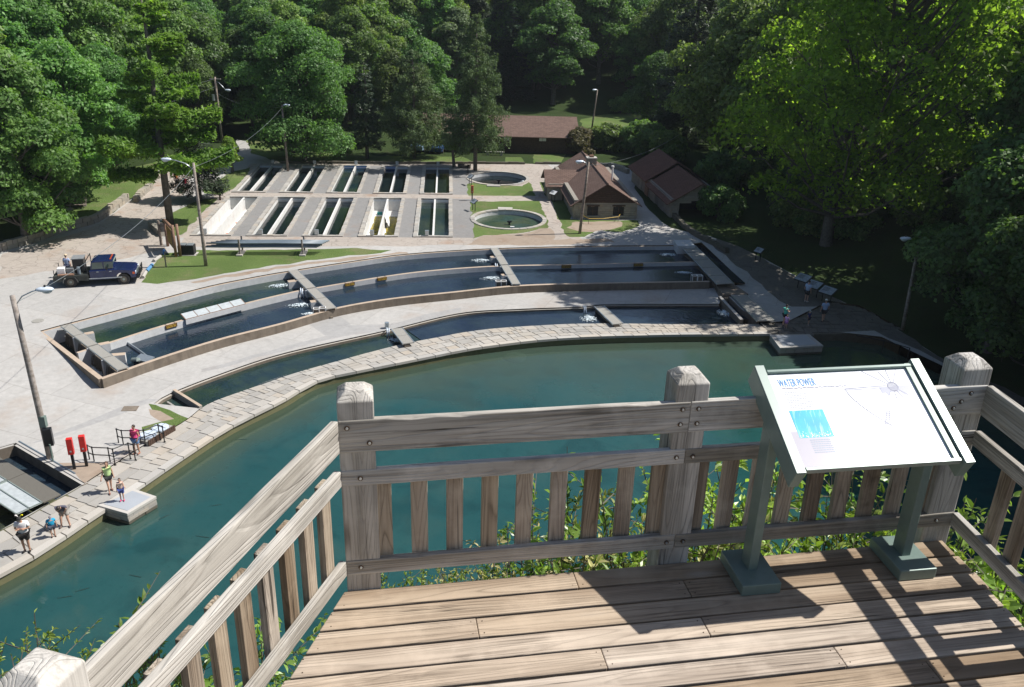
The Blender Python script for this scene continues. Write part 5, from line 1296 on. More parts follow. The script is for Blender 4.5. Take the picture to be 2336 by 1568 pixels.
# brown plates with yellow lettering hung on the middle wall
for px, lb_ in ((Z1(1088, 1168), 'brown hanging plate with yellow letters left of the mesh hatch'), (Z2(1137, 1178), 'brown hanging plate with yellow letters, left one of the middle section'), (Z2(1408, 1138), 'brown hanging plate with yellow letters, right one of the middle section'), ((1290, 604), 'small brown plate on the far middle wall, left one in shade'), ((1455, 602), 'small brown plate on the far middle wall, right one in shade')):
    c = P(*px, RZ - .08); i = nearest(mid_c, c); d = (mid_c[min(i + 1, 60)] - mid_c[max(i - 1, 0)]).normalized(); n = Vector((d.y, -d.x, 0)); pw = mid_c[i] + d * (c - mid_c[i]).dot(d); c = pw + n * .16 + Vector((0, 0, -.12))
    t = thing('wall_plate', lb_, 'sign', tuple(c), 0, 'brown plates hung on the raceway wall'); Mx = Matrix((d, -n, Vector((0, 0, 1)))).transposed()
    m = MB(); m.box(c, (.85, .04, .27), Mx); part('board', m, M['brown'], t)
    rs = random.Random(int(px[0])); 
    for row in (0, 1):
        m = MB(); x = -.36
        while x < .34: w_ = rs.uniform(.03, .07); m.box(c + n * .03 + d * (x + w_ / 2) + Vector((0, 0, .055 - row * .11)), (w_, .02, .075), Mx); x += w_ + rs.choice((.02, .02, .05))
        part('lettering', m, M['yellow'], t)
    m = MB()
    for s_ in (-.32, .32): m.tube([c + d * s_ + Vector((0, 0, .13)), pw + d * s_ + Vector((0, 0, .03)), pw + d * s_ - n * .14 + Vector((0, 0, .02))], .012, 4)
    part('hanger', m, M['black'], t)
# paired white feeder boxes
for px, lb_, z in ((Z1(2005, 1078), 'white framed box, left one of the pair by the first crossing', RZ), (Z1(2045, 1072), 'white framed box, right one of the pair by the first crossing', RZ), (Z4(232, 325), 'white framed box, left one of the pair by the middle crossing', RZ), (Z4(264, 324), 'white framed box, right one of the pair by the middle crossing', RZ), (Z4(1408, 290), 'shaded white framed box, left one at the far right end', RZ), (Z4(1440, 290), 'shaded white framed box, right one at the far right end', RZ)):
    c = P(*px, z); t = thing('feeder_box', lb_, 'feeder', (c.x, c.y, z - .35), .15, 'white framed boxes in the raceways')
    m = MB()
    for x in (-.2, .2):
        for y in (-.2, .2): m.box((x, y, .3), (.05, .05, .6))
    for z_ in (.02, .58):
        m.box((0, -.2, z_), (.44, .05, .05)); m.box((0, .2, z_), (.44, .05, .05)); m.box((-.2, 0, z_), (.05, .44, .05)); m.box((.2, 0, z_), (.05, .44, .05))
    part('frame', m, M['whiteplastic'], t, local=True); m = MB(); m.box((0, 0, .3), (.36, .36, .52)); part('screen', m, M['mesh'], t, local=True)
for px, z, lb_ in ((Z1(1905, 945), RZ, 'pale blue hose hooked over the middle wall at the first crossing'), (Z4(214, 215), RZ, 'pale blue hose hooked over the middle wall at the middle crossing'), (Z6(2112, 180), .2, 'white pipe stub with hoses on the low raceway kerb'), (Z4(745, 470), .2, 'grey pipe stub on the low raceway kerb in shade')):
    c = P(*px, z); m = MB(); m.tube([c + Vector((-.05, .2, .0)), c + Vector((0, 0, .18)), c + Vector((.03, -.18, 0)), c + Vector((.06, -.25, -.75))], .045, 6); m.tube([c + Vector((.1, .2, .0)), c + Vector((.15, 0, .15)), c + Vector((.15, -.2, -.05)), c + Vector((.3, -.25, -.7))], .04, 6)
    whole('hose', m, M['lamp'], lb_, 'hose', smooth=True)
c = P(*Z6(2112, 160), .2); m = MB(); m.cyl((c.x, c.y, 0), .16, .55, 12); whole('vent_pipe', m, M['steel'], 'short white cylinder standing on the low raceway kerb', 'pipe')
# gate board, ladder plate and motor in the left pool of the near lane
m = ribbon_wall([P(*Z1(795, 1262), .4), P(*Z1(880, 1320), .4), P(*Z1(968, 1385), .4)], .07, -.8, .42); whole('divider_board', m, [M['innerwall'], M['steel']], 'grey slanting divider board across the near lane, left end', 'divider')
c = P(*Z1(895, 1385), .45); t = thing('pump_tray', 'tilted steel tray with silver motor at the left end of near lane', 'pump', tuple(c), -.4)
m = MB(); m.box((.2, .1, .12), (1.15, .6, .05), Matrix.Rotation(.25, 3, 'X')); part('tray', m, M['steel'], t, local=True)
m = MB(); m.cyl((-.35, -.35, .05), .16, .5, 12, M=Matrix.Rotation(1.35, 3, 'Y')); part('motor', m, M['frameedge'], t, local=True, smooth=False)
m = MB(); m.box((.1, -.4, .0), (.5, .2, .25)); m.tube([(-.3, -.3, -.3), (-.3, -.3, .1)], .05, 6); part('bracket', m, M['blackpaint'], t, local=True)
# water falling over the left weir
a, b_ = CH['left']; d = (b_ - a).normalized(); n = Vector((-d.y, d.x, 0)); n = -n if n.x > 0 else n; m = MB(); rs = random.Random(2)
for k in range(70):
    q = a.lerp(b_, (k + .5) / 70) + n * rs.uniform(.12, .2); 
    if (k % 17) < 2: continue
    m.tube([q + Vector((0, 0, -.35)), q + n * .1 + Vector((0, 0, -.7)), q + n * .16 + Vector((0, 0, -1.06))], rs.uniform(.012, .03), 4)
o = whole('falling_water', m, M['mesh'], 'thin sheet of water falling from the left raceway weir', None, kind='stuff')
foam(a.lerp(b_, .6) + n * .45 + Vector((0, 0, -RZ - .4)), .25, 2.6, .06, 31, math.atan2(n.y, n.x), 'foam under the left raceway weir')

# ------------------------------------------------------------------ lower left tank
tk = thing('fish_tank', 'sunken tank with dark channel and glassy covers at left edge', 'tank', (-20, 36, -1.5), 0)
w0, w1 = P(37, 1015, 0), P(195, 1107, 0); w2, w3, w4 = P(117, 1151, 0), P(0, 1216, 0), P(-250, 1340, 0); w5 = P(-330, 1120, 0)
m = ribbon_wall([w0, w0.lerp(w1, .5), w1], .3, -1.4, .08); part('channel_wall', m, [M['rimwall'], M['coping']], tk)
m = ribbon_wall([w5, w0.lerp(w5, .5), w0], .3, -1.4, .08); part('back_wall', m, [M['rimwall'], M['coping']], tk)
m = ribbon_wall([w1, w2, w3, w4], .25, -1.6, .0); part('front_wall', m, [M['algae'], M['algae']], tk)
m = MB(); m.prism([p for p in (w0, w1, w2, w3, w4, w5)][::-1], -1.6, -1.5); part('floor', m, M['algae'], tk)
dd = (w1 - w0).normalized(); nn = Vector((dd.y, -dd.x, 0)); nn = nn if nn.x < 0 else -nn
q = [w0, w1, w1 + nn * 1.2, w0 + nn * 1.2]
m = MB(); m.add([(p.x, p.y, -.55) for p in q], [(0, 1, 2, 3)]); part('channel_water', m, M['w_race'], tk)
M['w_tank'] = water('tank_water', (.012, .016, .012), (.075, .080, .032), .55, .06, .25)
q = [w0 + nn * 1.2, w1 + nn * 1.2, w2, w3, w4, w5]; m = MB(); m.add([(p.x, p.y, -.5) for p in q], [tuple(range(6))]); part('tank_water', m, M['w_tank'], tk)
Mt = Matrix((dd, nn, Vector((0, 0, 1)))).transposed(); Lc = (w1 - w0).length
for k in range(-3, 2):
    c = w0 + dd * (Lc * (k + .5) / 2) + nn * 1.65; m = MB(); m.box((c.x, c.y, .06), (Lc / 2 - .05, .85, .06), Mt); part('mesh_walk_panel', m, M['mesh'], tk)
for k in range(-3, 2):
    c = w0 + dd * (Lc * (k + .52) / 2) + nn * 2.75; L = Lc / 2 - .08
    m = MB(); m.box((c.x, c.y, .12), (L, 1.2, .02), Mt); cv = part('cover_panel', m, M['panel'], tk)
    m = MB()
    for s_ in (-.6, .0, .6): e = c + nn * s_; m.box((e.x, e.y, .14), (L, .05, .06), Mt)
    for s_ in (-1, 1): e = c + dd * s_ * (L / 2 - .03); m.box((e.x, e.y, .14), (.05, 1.22, .06), Mt)
    part('cover_frame', m, M['frameedge'], tk)
ma = P(*Z5(120, 812), .02); mb_ = P(*Z5(0, 905), .02); mc = mb_ + (mb_ - ma) * 3; m = ribbon_wall([ma, mb_, mc], .22, -1.4, .06); part('divider_wall', m, [M['innerwall'], M['coping']], tk)
e0 = w0 - nn * .18; e1 = w1.lerp(w0, .18) - nn * .18; m = MB(); m.tube([e0 + Vector((0, 0, .12)), e1 + Vector((0, 0, .12))], .05, 6); part('steel_pipe', m, M['pipe'], tk)

# black handrails beside the steps
def handrail(tops, bases, label, z=0.0):
    B_ = [P(*Z5(*q), z) for q in bases]; H = .95; t = thing('handrail', label, 'handrail', tuple(B_[0]), 0, 'black pipe handrails at the steps')
    for p in B_:
        m = MB(); m.tube([p, p + Vector((0, 0, H))], .032, 7); m.cyl(p, .07, .03, 8); m.ell(p + Vector((0, 0, H)), (.055, .055, .055), 6, 4); m.ell(p + Vector((0, 0, H * .55)), (.05, .05, .05), 6, 4); part('post', m, M['blackpaint'], t)
    for f in (1, .55):
        m = MB(); m.tube([p + Vector((0, 0, H * f)) for p in B_], .028, 6); part('rail' if f == 1 else 'lower_rail', m, M['blackpaint'], t)
    return t
handrail(None, [(880, 545), (915, 556), (1045, 556), (1078, 552), (1185, 512), (1217, 526)], 'black handrail behind the woman in pink beside the round lids')
handrail(None, [(665, 668), (700, 683), (818, 688), (852, 697), (965, 652), (1002, 660)], 'black handrail between red dispensers and the woman in pink')
# timber box with two pale blue lids
bx = [P(*Z5(*q), 0) for q in ((1085, 510), (1100, 560), (1298, 440), (1200, 400))]
c = sum(bx, Vector()) / 4; d = (bx[2] - bx[1]).normalized(); n = Vector((-d.y, d.x, 0)); Mx = Matrix((d, n, Vector((0, 0, 1)))).transposed()
t = thing('lid_box', 'slatted timber box with two round pale blue lids beside handrail', 'utility box', tuple(c), 0)
L = (bx[2] - bx[1]).length
for k in range(14):
    q = bx[1] + d * (L * (k + .5) / 14); m = MB(); m.box((q.x, q.y, .18), (L / 14 - .02, .06, .36), Mx); part('slat', m, M['darkwood'], t)
m = MB(); q = bx[1] + d * L / 2 + n * .5; m.box((q.x, q.y, .14), (L, .95, .26), Mx); part('body', m, M['grating'], t)
for k, f in enumerate((.27, .72)):
    q = bx[1] + d * L * f + n * .5; m = MB(); m.cyl((q.x, q.y, .27), .44, .10, 22); m.cyl((q.x, q.y, .37), .38, .03, 22); part('round_lid', m, M['lamp'], t)
    m = MB(); m.box((q.x, q.y, .41), (.8, .03, .02), Mx); m.box((q.x, q.y, .41), (.03, .8, .02), Mx); part('lid_strap', m, M['steel'], t)
# pipe railing on the far right shore
B_ = [P(2011, 806, 0), P(2069, 824, 0)]; t = thing('handrail', 'dark pipe handrail alone on the shaded right shore', 'handrail', tuple(B_[0]), 0)
m = MB()
for p in B_: m.tube([p, p + Vector((0, 0, .95))], .035, 6)
m.tube([B_[0] + Vector((-1.6, .9, .9)), B_[0] + Vector((0, 0, .95)), B_[1] + Vector((0, 0, .95))], .035, 6); part('rail', m, M['blackpaint'], t)

# ------------------------------------------------------------------ pickup truck
def truck():
    pr, pf = onground(164, 656), onground(284.5, 649); d = (pf - pr); d.z = 0; wb = d.length; d.normalize(); yaw = math.atan2(d.y, d.x)
    W = 1.95; half = Vector((-math.sin(yaw), math.cos(yaw), 0)) * .92; c = (pr + pf) / 2 + half; z = gz1(c.x, c.y)
    t = thing('pickup_truck', 'dark blue crew cab flatbed pickup parked beside the grass', 'truck', (c.x, c.y, z), yaw)
    X = lambda s_: (s_ - .5) * wb          # 0 rear axle, 1 front axle
    r = .43; hb = wb / 2
    I3 = Matrix.Identity(4)
    # lower cab body
    prof = [(-hb * .12 - .28, .62), (-hb * .12 - .28, 1.28), (hb + .78, 1.12), (hb + .92, .95), (hb + .92, .55), (hb + .56, .52), (hb + .45, .85), (hb + .2, 1.0), (hb - .2, 1.0), (hb - .45, .85), (hb - .56, .5), (-hb * .12 - .28, .5)]
    x0 = -hb * .12 - .28
    m = MB(); m.extrude([(x0, .5), (x0, 1.22), (hb - .75, 1.26), (hb + .72, 1.14), (hb + .9, .98), (hb + .9, .55), (hb + .54, .5), (hb + .48, .74), (hb + .26, .93), (hb - .26, .93), (hb - .48, .74), (hb - .54, .5)], I3, W); part('body', m, M['truckblue'], t, local=True, bevel=.05)
    m = MB(); q = [(x0 + .05, 1.2), (x0 + .22, 1.86), (x0 + .5, 1.93), (x0 + 1.75, 1.93), (hb - .72, 1.24)]
    m.extrude(q[::-1], I3, W - .28); cabin = part('cab', m, M['truckblue'], t, local=True, bevel=.06)
    m = MB(); a, b_ = Vector((x0 + 1.80, 0, 1.90)), Vector((hb - .74, 0, 1.27)); dn = (b_ - a).normalized(); nz = Vector((-dn.z, 0, dn.x)); nz = nz if nz.z > 0 else -nz
    cc = (a + b_) / 2 + nz * .02; m.box(cc, ((b_ - a).length * .9, W - .45, .03), Matrix((dn, Vector((0, 1, 0)), nz)).transposed()); part('windshield', m, M['glassgreen'], t, local=True)
    for s_ in (-1, 1):
        for (xa, xb, xc, xd) in ((x0 + .28, x0 + .98, x0 + 1.02, x0 + .22), (x0 + 1.1, x0 + 1.72, hb - 1.0, x0 + 1.08)):
            y = s_ * (W / 2 - .135); q = [(xa, y, 1.80), (xb, y, 1.80), (xc if xc > xb else xb, y, 1.32), (xd, y, 1.32)]
            m = MB(); m.add([(p[0], y + s_ * .005, p[2]) for p in q] + [(p[0], y - s_ * .03, p[2]) for p in q], [(0, 1, 2, 3), (7, 6, 5, 4), (0, 4, 5, 1), (1, 5, 6, 2), (2, 6, 7, 3), (3, 7, 4, 0)]); part('side_window', m, M['glass'], t, local=True)
        for x in (x0 + .35, x0 + 1.25): m = MB(); m.box((x + .25, s_ * (W / 2 + .012), 1.12), (.16, .03, .035)); part('door_handle', m, M['steel'], t, local=True)
        for x in (x0 + 1.04, x0 + .02, hb - .62): m = MB(); m.box((x, s_ * (W / 2 + .001), .9), (.015, .012, .62)); part('door_seam', m, M['black'], t, local=True)
        m = MB(); m.box((x0 + 1.1, s_ * (W / 2 + .02), .62), (2.3, .04, .05)); part('rocker_trim', m, M['steel'], t, local=True)
        m = MB(); m.box((hb - 1.05, s_ * (W / 2 + .16), 1.42), (.1, .2, .26)); part('mirror', m, M['blackpaint'], t, local=True, bevel=.02)
        m = MB(); m.box((hb + .84, s_ * .78, .9), (.16, .32, .22)); part('headlight', m, M['lamp'], t, local=True, bevel=.03)
        m = MB(); m.box((hb + .76, s_ * .96, .9), (.16, .05, .16)); part('turn_light', m, M['orangelight'], t, local=True)
        for ax, nm in ((-hb, 'rear'), (hb, 'front')):
            y = s_ * (W / 2 - .14); MxR = Matrix.Rotation(R(90), 3, 'X')
            m = MB(); m.cyl((ax, y + .14, r), r, .28, 24, M=MxR); wh = part('wheel', m, M['rubber'], t, local=True, bevel=.03)
            m = MB(); m.cyl((ax, y + (.146 if s_ > 0 else -.13), r), r * .55, .02, 16, M=MxR); part('rim', m, M['rim'], t, local=True)
            m = MB(); m.cyl((ax, y + (.16 if s_ > 0 else -.14), r), r * .2, .04, 10, M=MxR); part('hub', m, M['frameedge'], t, local=True)
        fl = []
        for k in range(9): a = math.pi * k / 8; fl.append((-hb + math.cos(a) * .53, r + math.sin(a) * .53 - .02))
        m = MB(); m.extrude(fl + [(p[0] * .94 - hb * .06, p[1] - .04) for p in fl[::-1]], Matrix.Translation((0, s_ * (W / 2 + .02), 0)), .1); part('fender', m, M['grating'], t, local=True)
    for k in range(5): m = MB(); m.box((x0 + 1.55, -.55 + .275 * k, 1.955), (.1, .1, .05)); part('roof_light', m, M['orangelight'], t, local=True, bevel=.01)
    m = MB(); m.box((hb + .93, 0, .82), (.05, 1.1, .36)); part('grille', m, M['steel'], t, local=True)
    m = MB(); m.box((hb + 1.0, 0, .56), (.2, 1.9, .24)); part('bumper', m, M['blackpaint'], t, local=True, bevel=.03)
    m = MB()
    for y in (-.85, -.45, .45, .85): m.tube([(hb + 1.12, y, .5), (hb + 1.15, y, 1.12)], .035, 6)
    for z_ in (.72, .92, 1.12): m.tube([(hb + 1.15, -.88, z_), (hb + 1.15, .88, z_)], .035, 6)
    part('grille_guard', m, M['blackpaint'], t, local=True)
    # flatbed
    xr = -hb - 1.15
    m = MB(); m.box(((xr + x0) / 2 - .02, 0, .88), (x0 - xr - .1, 2.15, .16)); m.extrude([(xr, .5), (xr, .82), (-hb - .5, .82), (-hb - .5, .62), (-hb - .62, .5)], I3, 2.1); m.extrude([(-hb + .5, .55), (-hb + .5, .82), (x0 - .08, .82), (x0 - .08, .5)], I3, 2.1); part('flatbed', m, M['bedsteel'], t, local=True)
    m = MB(); m.box((x0 - .75, .0, 1.5), (.78, .95, 1.05)); part('water_tank', m, M['blackpaint'], t, local=True, bevel=.04)
    m = MB(); m.box((x0 - .75, .0, 2.05), (.85, 1.0, .06)); part('tank_lid', m, M['greyplastic'], t, local=True)
    m = MB(); m.cyl((x0 - .7, -.75, .97), .12, .55, 10); part('gas_bottle', m, M['pipe'], t, local=True)
    m = MB(); m.box((xr + .55, -.45, 1.2), (.55, .5, .48)); part('white_cooler', m, M['whiteplastic'], t, local=True, bevel=.03)
    m = MB(); m.box((xr + 1.15, -.35, 1.18), (.5, .5, .42)); part('grey_crate', m, M['greyplastic'], t, local=True, bevel=.02)
    m = MB(); m.box((xr + .9, -.9, 1.0), (1.1, .3, .1)); part('plank', m, M['logwood'], t, local=True)
    m = MB()
    for y in (-.95, .95): m.tube([(x0 - .1, y, .95), (x0 - .1, y, 2.0)], .035, 5)
    m.tube([(x0 - .1, -.95, 2.0), (x0 - .1, .95, 2.0)], .035, 5)
    for y in (-.9, .9): m.tube([(xr + .1, y, .95), (xr + .1, y, 1.4)], .03, 5)
    part('headboard_frame', m, M['blackpaint'], t, local=True)
    return t, c, yaw
M['bedsteel'] = plain('dark_bed_steel', (.055, .06, .055), .6, .2); M['glassgreen'] = plain('windscreen_glass', (.16, .26, .22), .08, 0, .3, 1.5, spec=1); M['orangelight'] = plain('orange_lamp', (.75, .13, .03), .3); M['greyplastic'] = plain('grey_plastic', (.22, .23, .24), .5)
trk, trk_c, trk_yaw = truck()
# two cars behind the cedar
def car(px, yaw, mat, label, z=.7):
    b = onground(*px); t = thing('parked_car', label, 'car', tuple(b), yaw, 'cars parked behind the cedars')
    m = MB(); m.extrude([(-2.2, .3), (-2.2, .85), (-1.4, .98), (1.0, .95), (2.1, .78), (2.2, .35)][::-1], Matrix.Identity(4), 1.75); part('body', m, mat, t, local=True, bevel=.06)
    m = MB(); m.extrude([(-1.6, .95), (-1.1, 1.42), (.3, 1.45), (1.05, .95)][::-1], Matrix.Identity(4), 1.5); part('cabin', m, M['glass'], t, local=True, bevel=.05)
    for x in (-1.35, 1.35):
        for s_ in (-1, 1): m = MB(); m.cyl((x, s_ * .8 + .1, .32), .32, .2, 16, M=Matrix.Rotation(R(90), 3, 'X')); part('wheel', m, M['rubber'], t, local=True)
car((960, 342), R(80), plain('car_paint_bluewhite', (.25, .38, .50), .2), 'pale blue car partly hidden behind the left cedar')
car((1000, 345), R(85), plain('car_paint_navy', (.03, .07, .2), .2), 'dark blue car hidden in shade between the two cedars')
# ------------------------------------------------------------------ trees
def quads_mesh(name, C, Nn, Sz, asp, mat, rng, tri=False, fold=0.0):
    """leaf-sized rhombic faces: centres C, normals Nn, sizes Sz"""
    k = len(C); t = rng.normal(size=(k, 3)); Nn = Nn / np.linalg.norm(Nn, axis=1)[:, None]
    t -= (t * Nn).sum(1)[:, None] * Nn; t /= np.linalg.norm(t, axis=1)[:, None]; b = np.cross(Nn, t)
    L = Sz[:, None]; W = L * asp
    v = np.stack([C - t * L * .5, C + b * W * .5 + t * L * .08 + Nn * L * fold, C + t * L * .5, C - b * W * .5 + t * L * .08 + Nn * L * fold], 1).reshape(-1, 3)
    me = bpy.data.meshes.new(name); me.vertices.add(4 * k); me.vertices.foreach_set('co', v.astype(np.float32).ravel())
    me.loops.add(4 * k); me.loops.foreach_set('vertex_index', np.arange(4 * k, dtype=np.int32))
    me.polygons.add(k); me.polygons.foreach_set('loop_start', np.arange(0, 4 * k, 4, dtype=np.int32)); me.polygons.foreach_set('loop_total', np.full(k, 4, dtype=np.int32))
    me.materials.append(mat); me.update(calc_edges=True); return me
def unit(rng, k): d = rng.normal(size=(k, 3)); return d / np.linalg.norm(d, axis=1)[:, None]
def broadleaf(seed, H, Rr, base, n_lobes, cards, size, mat, bark='bark', name='tree', flat=1.0, open_=0.0, lean=0.0):
    """returns (trunk mesh, crown mesh): limbs reach to lobes; leaves sit on the lobes' shells"""
    rng = np.random.default_rng(seed); rs = random.Random(seed); mb = MB()
    top = H * .93; lobes = []
    for k in range(n_lobes):
        f = (k + .5) / n_lobes; z = base + (H - base) * (f ** .8); prof = math.sin(math.pi * min(1, .16 + .84 * f) ** .9) ** .7
        a = k * 2.399 + rs.uniform(-.5, .5); rr = Rr * prof * rs.uniform(.25, .86); s_ = Rr * rs.uniform(.24, .42) * (.75 + .35 * prof)
        s_ *= (30 / max(30, n_lobes)) ** .38; lobes.append((Vector((math.cos(a) * rr + lean * f, math.sin(a) * rr, z - s_ * .2)), s_))
    lobes.append((Vector((lean, 0, H - Rr * .28)), Rr * .3))
    r0 = H * .012 + .12; pts = [Vector((0, 0, -.6)), Vector((0, 0, 0)), Vector((rs.uniform(-.2, .2), rs.uniform(-.2, .2), H * .3)), Vector((lean * .5 + rs.uniform(-.3, .3), rs.uniform(-.3, .3), H * .6)), Vector((lean, 0, top * .95))]
    mb.tube(pts, [r0 * 1.35, r0 * 1.15, r0 * .85, r0 * .5, r0 * .12], 8)
    for c, s_ in lobes[:]:
        z0 = max(base * .7, c.z - abs(c.to_2d().length) * .7 - 1); z0 = min(z0, H * .8); f = z0 / top; st = Vector((lean * f * .6, 0, z0)); midp = st.lerp(c, .55) + Vector((0, 0, -.25 * s_))
        mb.tube([st, midp, c], [r0 * .38 * (1 - f * .5), r0 * .22, r0 * .06], 5, cap=False)
        for _ in range(2):
            q = c + Vector(unit(rng, 1)[0]) * s_ * .8; mb.tube([midp.lerp(c, .6), q], [r0 * .1, r0 * .03], 4, cap=False)
    w = np.array([s_ ** 2 for _, s_ in lobes]); w = w / w.sum(); idx = rng.choice(len(lobes), cards, p=w)
    Cc = np.array([tuple(l[0]) for l in lobes])[idx]; Ss = np.array([l[1] for l in lobes])[idx]
    d = unit(rng, cards); d[:, 2] = np.where(d[:, 2] < -.35, -d[:, 2] * .6, d[:, 2])
    bump = np.array([1 + .30 * noise.noise(Vector((x[0] * 2.6 + i, x[1] * 2.6, x[2] * 2.6))) for x, i in zip(d[:, :3], idx)])
    rad = (rng.random(cards) ** .35) * .42 + .62
    pos = Cc + d * (Ss * rad * bump)[:, None] * np.array([1, 1, .72 * flat])
    nn = d + rng.normal(size=(cards, 3)) * (.9 if name in ('sycamore', 'walnut') else .6) + np.array([0, 0, .45])
    sz = size * rng.uniform(.65, 1.35, cards)
    return mb.mesh(name + '_trunk', M[bark], True), quads_mesh(name + '_crown', pos, nn, sz, .62, mat, rng, fold=.08)
def conifer(seed, H, Rr, base, whorls, cards, size, mat, bark='bark', name='conifer', droop=.12, power=.85, pads=False, flatk=.3, ragged=.35):
    rng = np.random.default_rng(seed); rs = random.Random(seed); mb = MB(); r0 = H * .010 + .06
    mb.tube([Vector((0, 0, -.5)), Vector((0, 0, H * .35)), Vector((.1, 0, H * .7)), Vector((0, 0, H * .98))], [r0 * 1.3, r0, r0 * .6, r0 * .1], 9)
    segs = []
    for w in range(whorls):
        f = (w + .5) / whorls; z = base + (H - base) * f; L = Rr * (1 - f) ** power * (1.0 if not pads else 1) + .35
        if f < .12: L *= .75 + f * 2
        for k in range(rs.choice((4, 5, 6)) if pads else 7):
            a = rs.uniform(0, 2 * math.pi); l_ = L * rs.uniform(1 - ragged, 1.1); zz = z + rs.uniform(-.3, .3) * (H - base) / whorls
            p0 = Vector((0, 0, zz)); p2 = p0 + Vector((math.cos(a) * l_, math.sin(a) * l_, (-droop if not pads else rs.uniform(-.05, .16)) * l_)); p1 = p0.lerp(p2, .5) + Vector((0, 0, .05 * l_))
            mb.tube([p0, p1, p2], [r0 * .22 * (1 - f * .7), r0 * .14 * (1 - f * .6), .012], 4, cap=False); segs.append((p0, p1, p2, l_))
    wts = np.array([s[3] ** (1.6 if pads else 1.3) for s in segs]); wts /= wts.sum(); idx = rng.choice(len(segs), cards, p=wts)
    A_ = np.array([tuple(s[0]) for s in segs])[idx]; B_ = np.array([tuple(s[2]) for s in segs])[idx]; L_ = np.array([s[3] for s in segs])[idx]
    t = (rng.random(cards) ** .6)[:, None] * .85 + .18; t = np.clip(t, 0, 1.04); pos = A_ + (B_ - A_) * t
    dirh = (B_ - A_); dirh = dirh / np.linalg.norm(dirh, axis=1)[:, None]; side = np.stack([-dirh[:, 1], dirh[:, 0], np.zeros(cards)], 1)
    spread = (L_ * (.26 if pads else .30)) * (1.15 - t[:, 0]) + .12
    cl = np.round(rng.normal(size=cards) * 2.2) / 2.2
    pos += side * (cl * spread * .55 + rng.normal(size=cards) * .12)[:, None]; pos[:, 2] += rng.normal(size=cards) * L_ * .05 * (1 if pads else 1.6) - np.abs(cl) * spread * .12
    nn = rng.normal(size=(cards, 3)) * flatk + np.array([0, 0, 1.0]) + dirh * .25 + side * (np.sign(cl) * .3)[:, None]
    return mb.mesh(name + '_trunk', M[bark], True), quads_mesh(name + '_crown', pos, nn, size * rng.uniform(.6, 1.4, cards), .38, mat, rng)
def plant(name, meshes, loc, label, cat='tree', group=None, rz=0.0, sc=1.0, kind=None, sxy=None):
    t = thing(name, label, cat, tuple(loc), rz, group); sxy = sxy or sc
    Mx = Matrix.Diagonal((sxy, sxy, sc, 1))
    o1 = link('trunk', meshes[0], t, Mx); o2 = link('crown', meshes[1], t, Mx)
    return t
def standing(px, z=None): p = onground(*px) if z is None else P(*px, z); return p

# named trees of the valley floor
pine = conifer(3, 22, 6.4, 4.0, 15, 120000, .40, M['l_pine'], name='pine', pads=True, flatk=.7, ragged=.6, power=.72)
plant('pine_tree', pine, standing((389, 512)), 'tall bright pine with layered open branches left of the ponds')
spr = conifer(8, 8.5, 3.2, 1.4, 16, 16000, .26, M['l_dark'], name='small_spruce', droop=.3)
plant('spruce_tree', spr, standing((458, 458)), 'small dark drooping conifer between pine and lamp post')
sap = broadleaf(21, 3.9, 1.6, 1.4, 7, 2600, .24, M['l_pine'], name='sapling'); plant('young_tree', sap, standing((531, 393)), 'small young tree on the strip of grass left of the ponds')
ced = conifer(5, 13.5, 4.9, 1.6, 24, 30000, .28, M['l_cedar'], name='cedar', droop=.02, power=.6, flatk=.9, ragged=.45)
plant('cedar_tree', ced, standing((945, 362)), 'broad grey green cedar behind the middle of the ponds', rz=.5, sc=.98)
ced2 = conifer(6, 19.5, 5.3, 3.0, 30, 40000, .30, M['l_cedar'], name='cedar_tall', droop=.04, power=.62, flatk=.9, ragged=.5)
plant('cedar_tree', ced2, standing((1084, 389)), 'tall grey green cedar standing beside the far round pool', rz=1.2, sc=.92, sxy=.78)
thin = conifer(7, 9.5, 1.7, 1.0, 18, 9000, .26, M['l_dark'], name='thin_cedar', droop=.1); plant('cedar_tree', thin, standing((838, 362)), 'thin dark conifer left of the broad cedar', sc=1.25)
oakA = broadleaf(11, 17, 8.6, 1.4, 70, 62000, .34, M['l_mid'], name='maple'); plant('maple_tree', oakA, standing((695, 366)), 'huge round dark green broadleaf tree behind the far row of ponds', rz=.4, sc=.93)
smt = broadleaf(12, 5.5, 2.1, 1.6, 10, 5000, .3, M['l_mid'], name='street_tree'); plant('young_tree', smt, standing((1036, 381)), 'small tree with bare stem on the walk left of tall cedar', sc=1.0)
shrb = broadleaf(13, 3.3, 2.4, .2, 16, 11000, .24, M['l_brown'], name='bronze_shrub'); plant('bronze_shrub', shrb, standing((1322, 350)), 'bronze leaved bush at the right end of the long building', 'shrub')
dsp = conifer(15, 27, 6.3, 1.5, 34, 36000, .42, M['l_dark'], name='spruce', droop=.22)
plant('spruce_tree', dsp, standing((1560, 330)), 'tall dark spruce rising behind the garage', sc=1.0)
# the big sunlit tree on the right
bigt = broadleaf(31, 32, 13.2, 4.0, 120, 50000, .44, M['l_syc'], bark='bark', name='sycamore', lean=-9.0)
bp = Vector((28.6, 78, 0)); bp.z = gz1(bp.x, bp.y); plant('sycamore_tree', bigt, bp, 'huge yellow green tree with sunlit crown on the right bank', rz=2.1, sc=1.0)

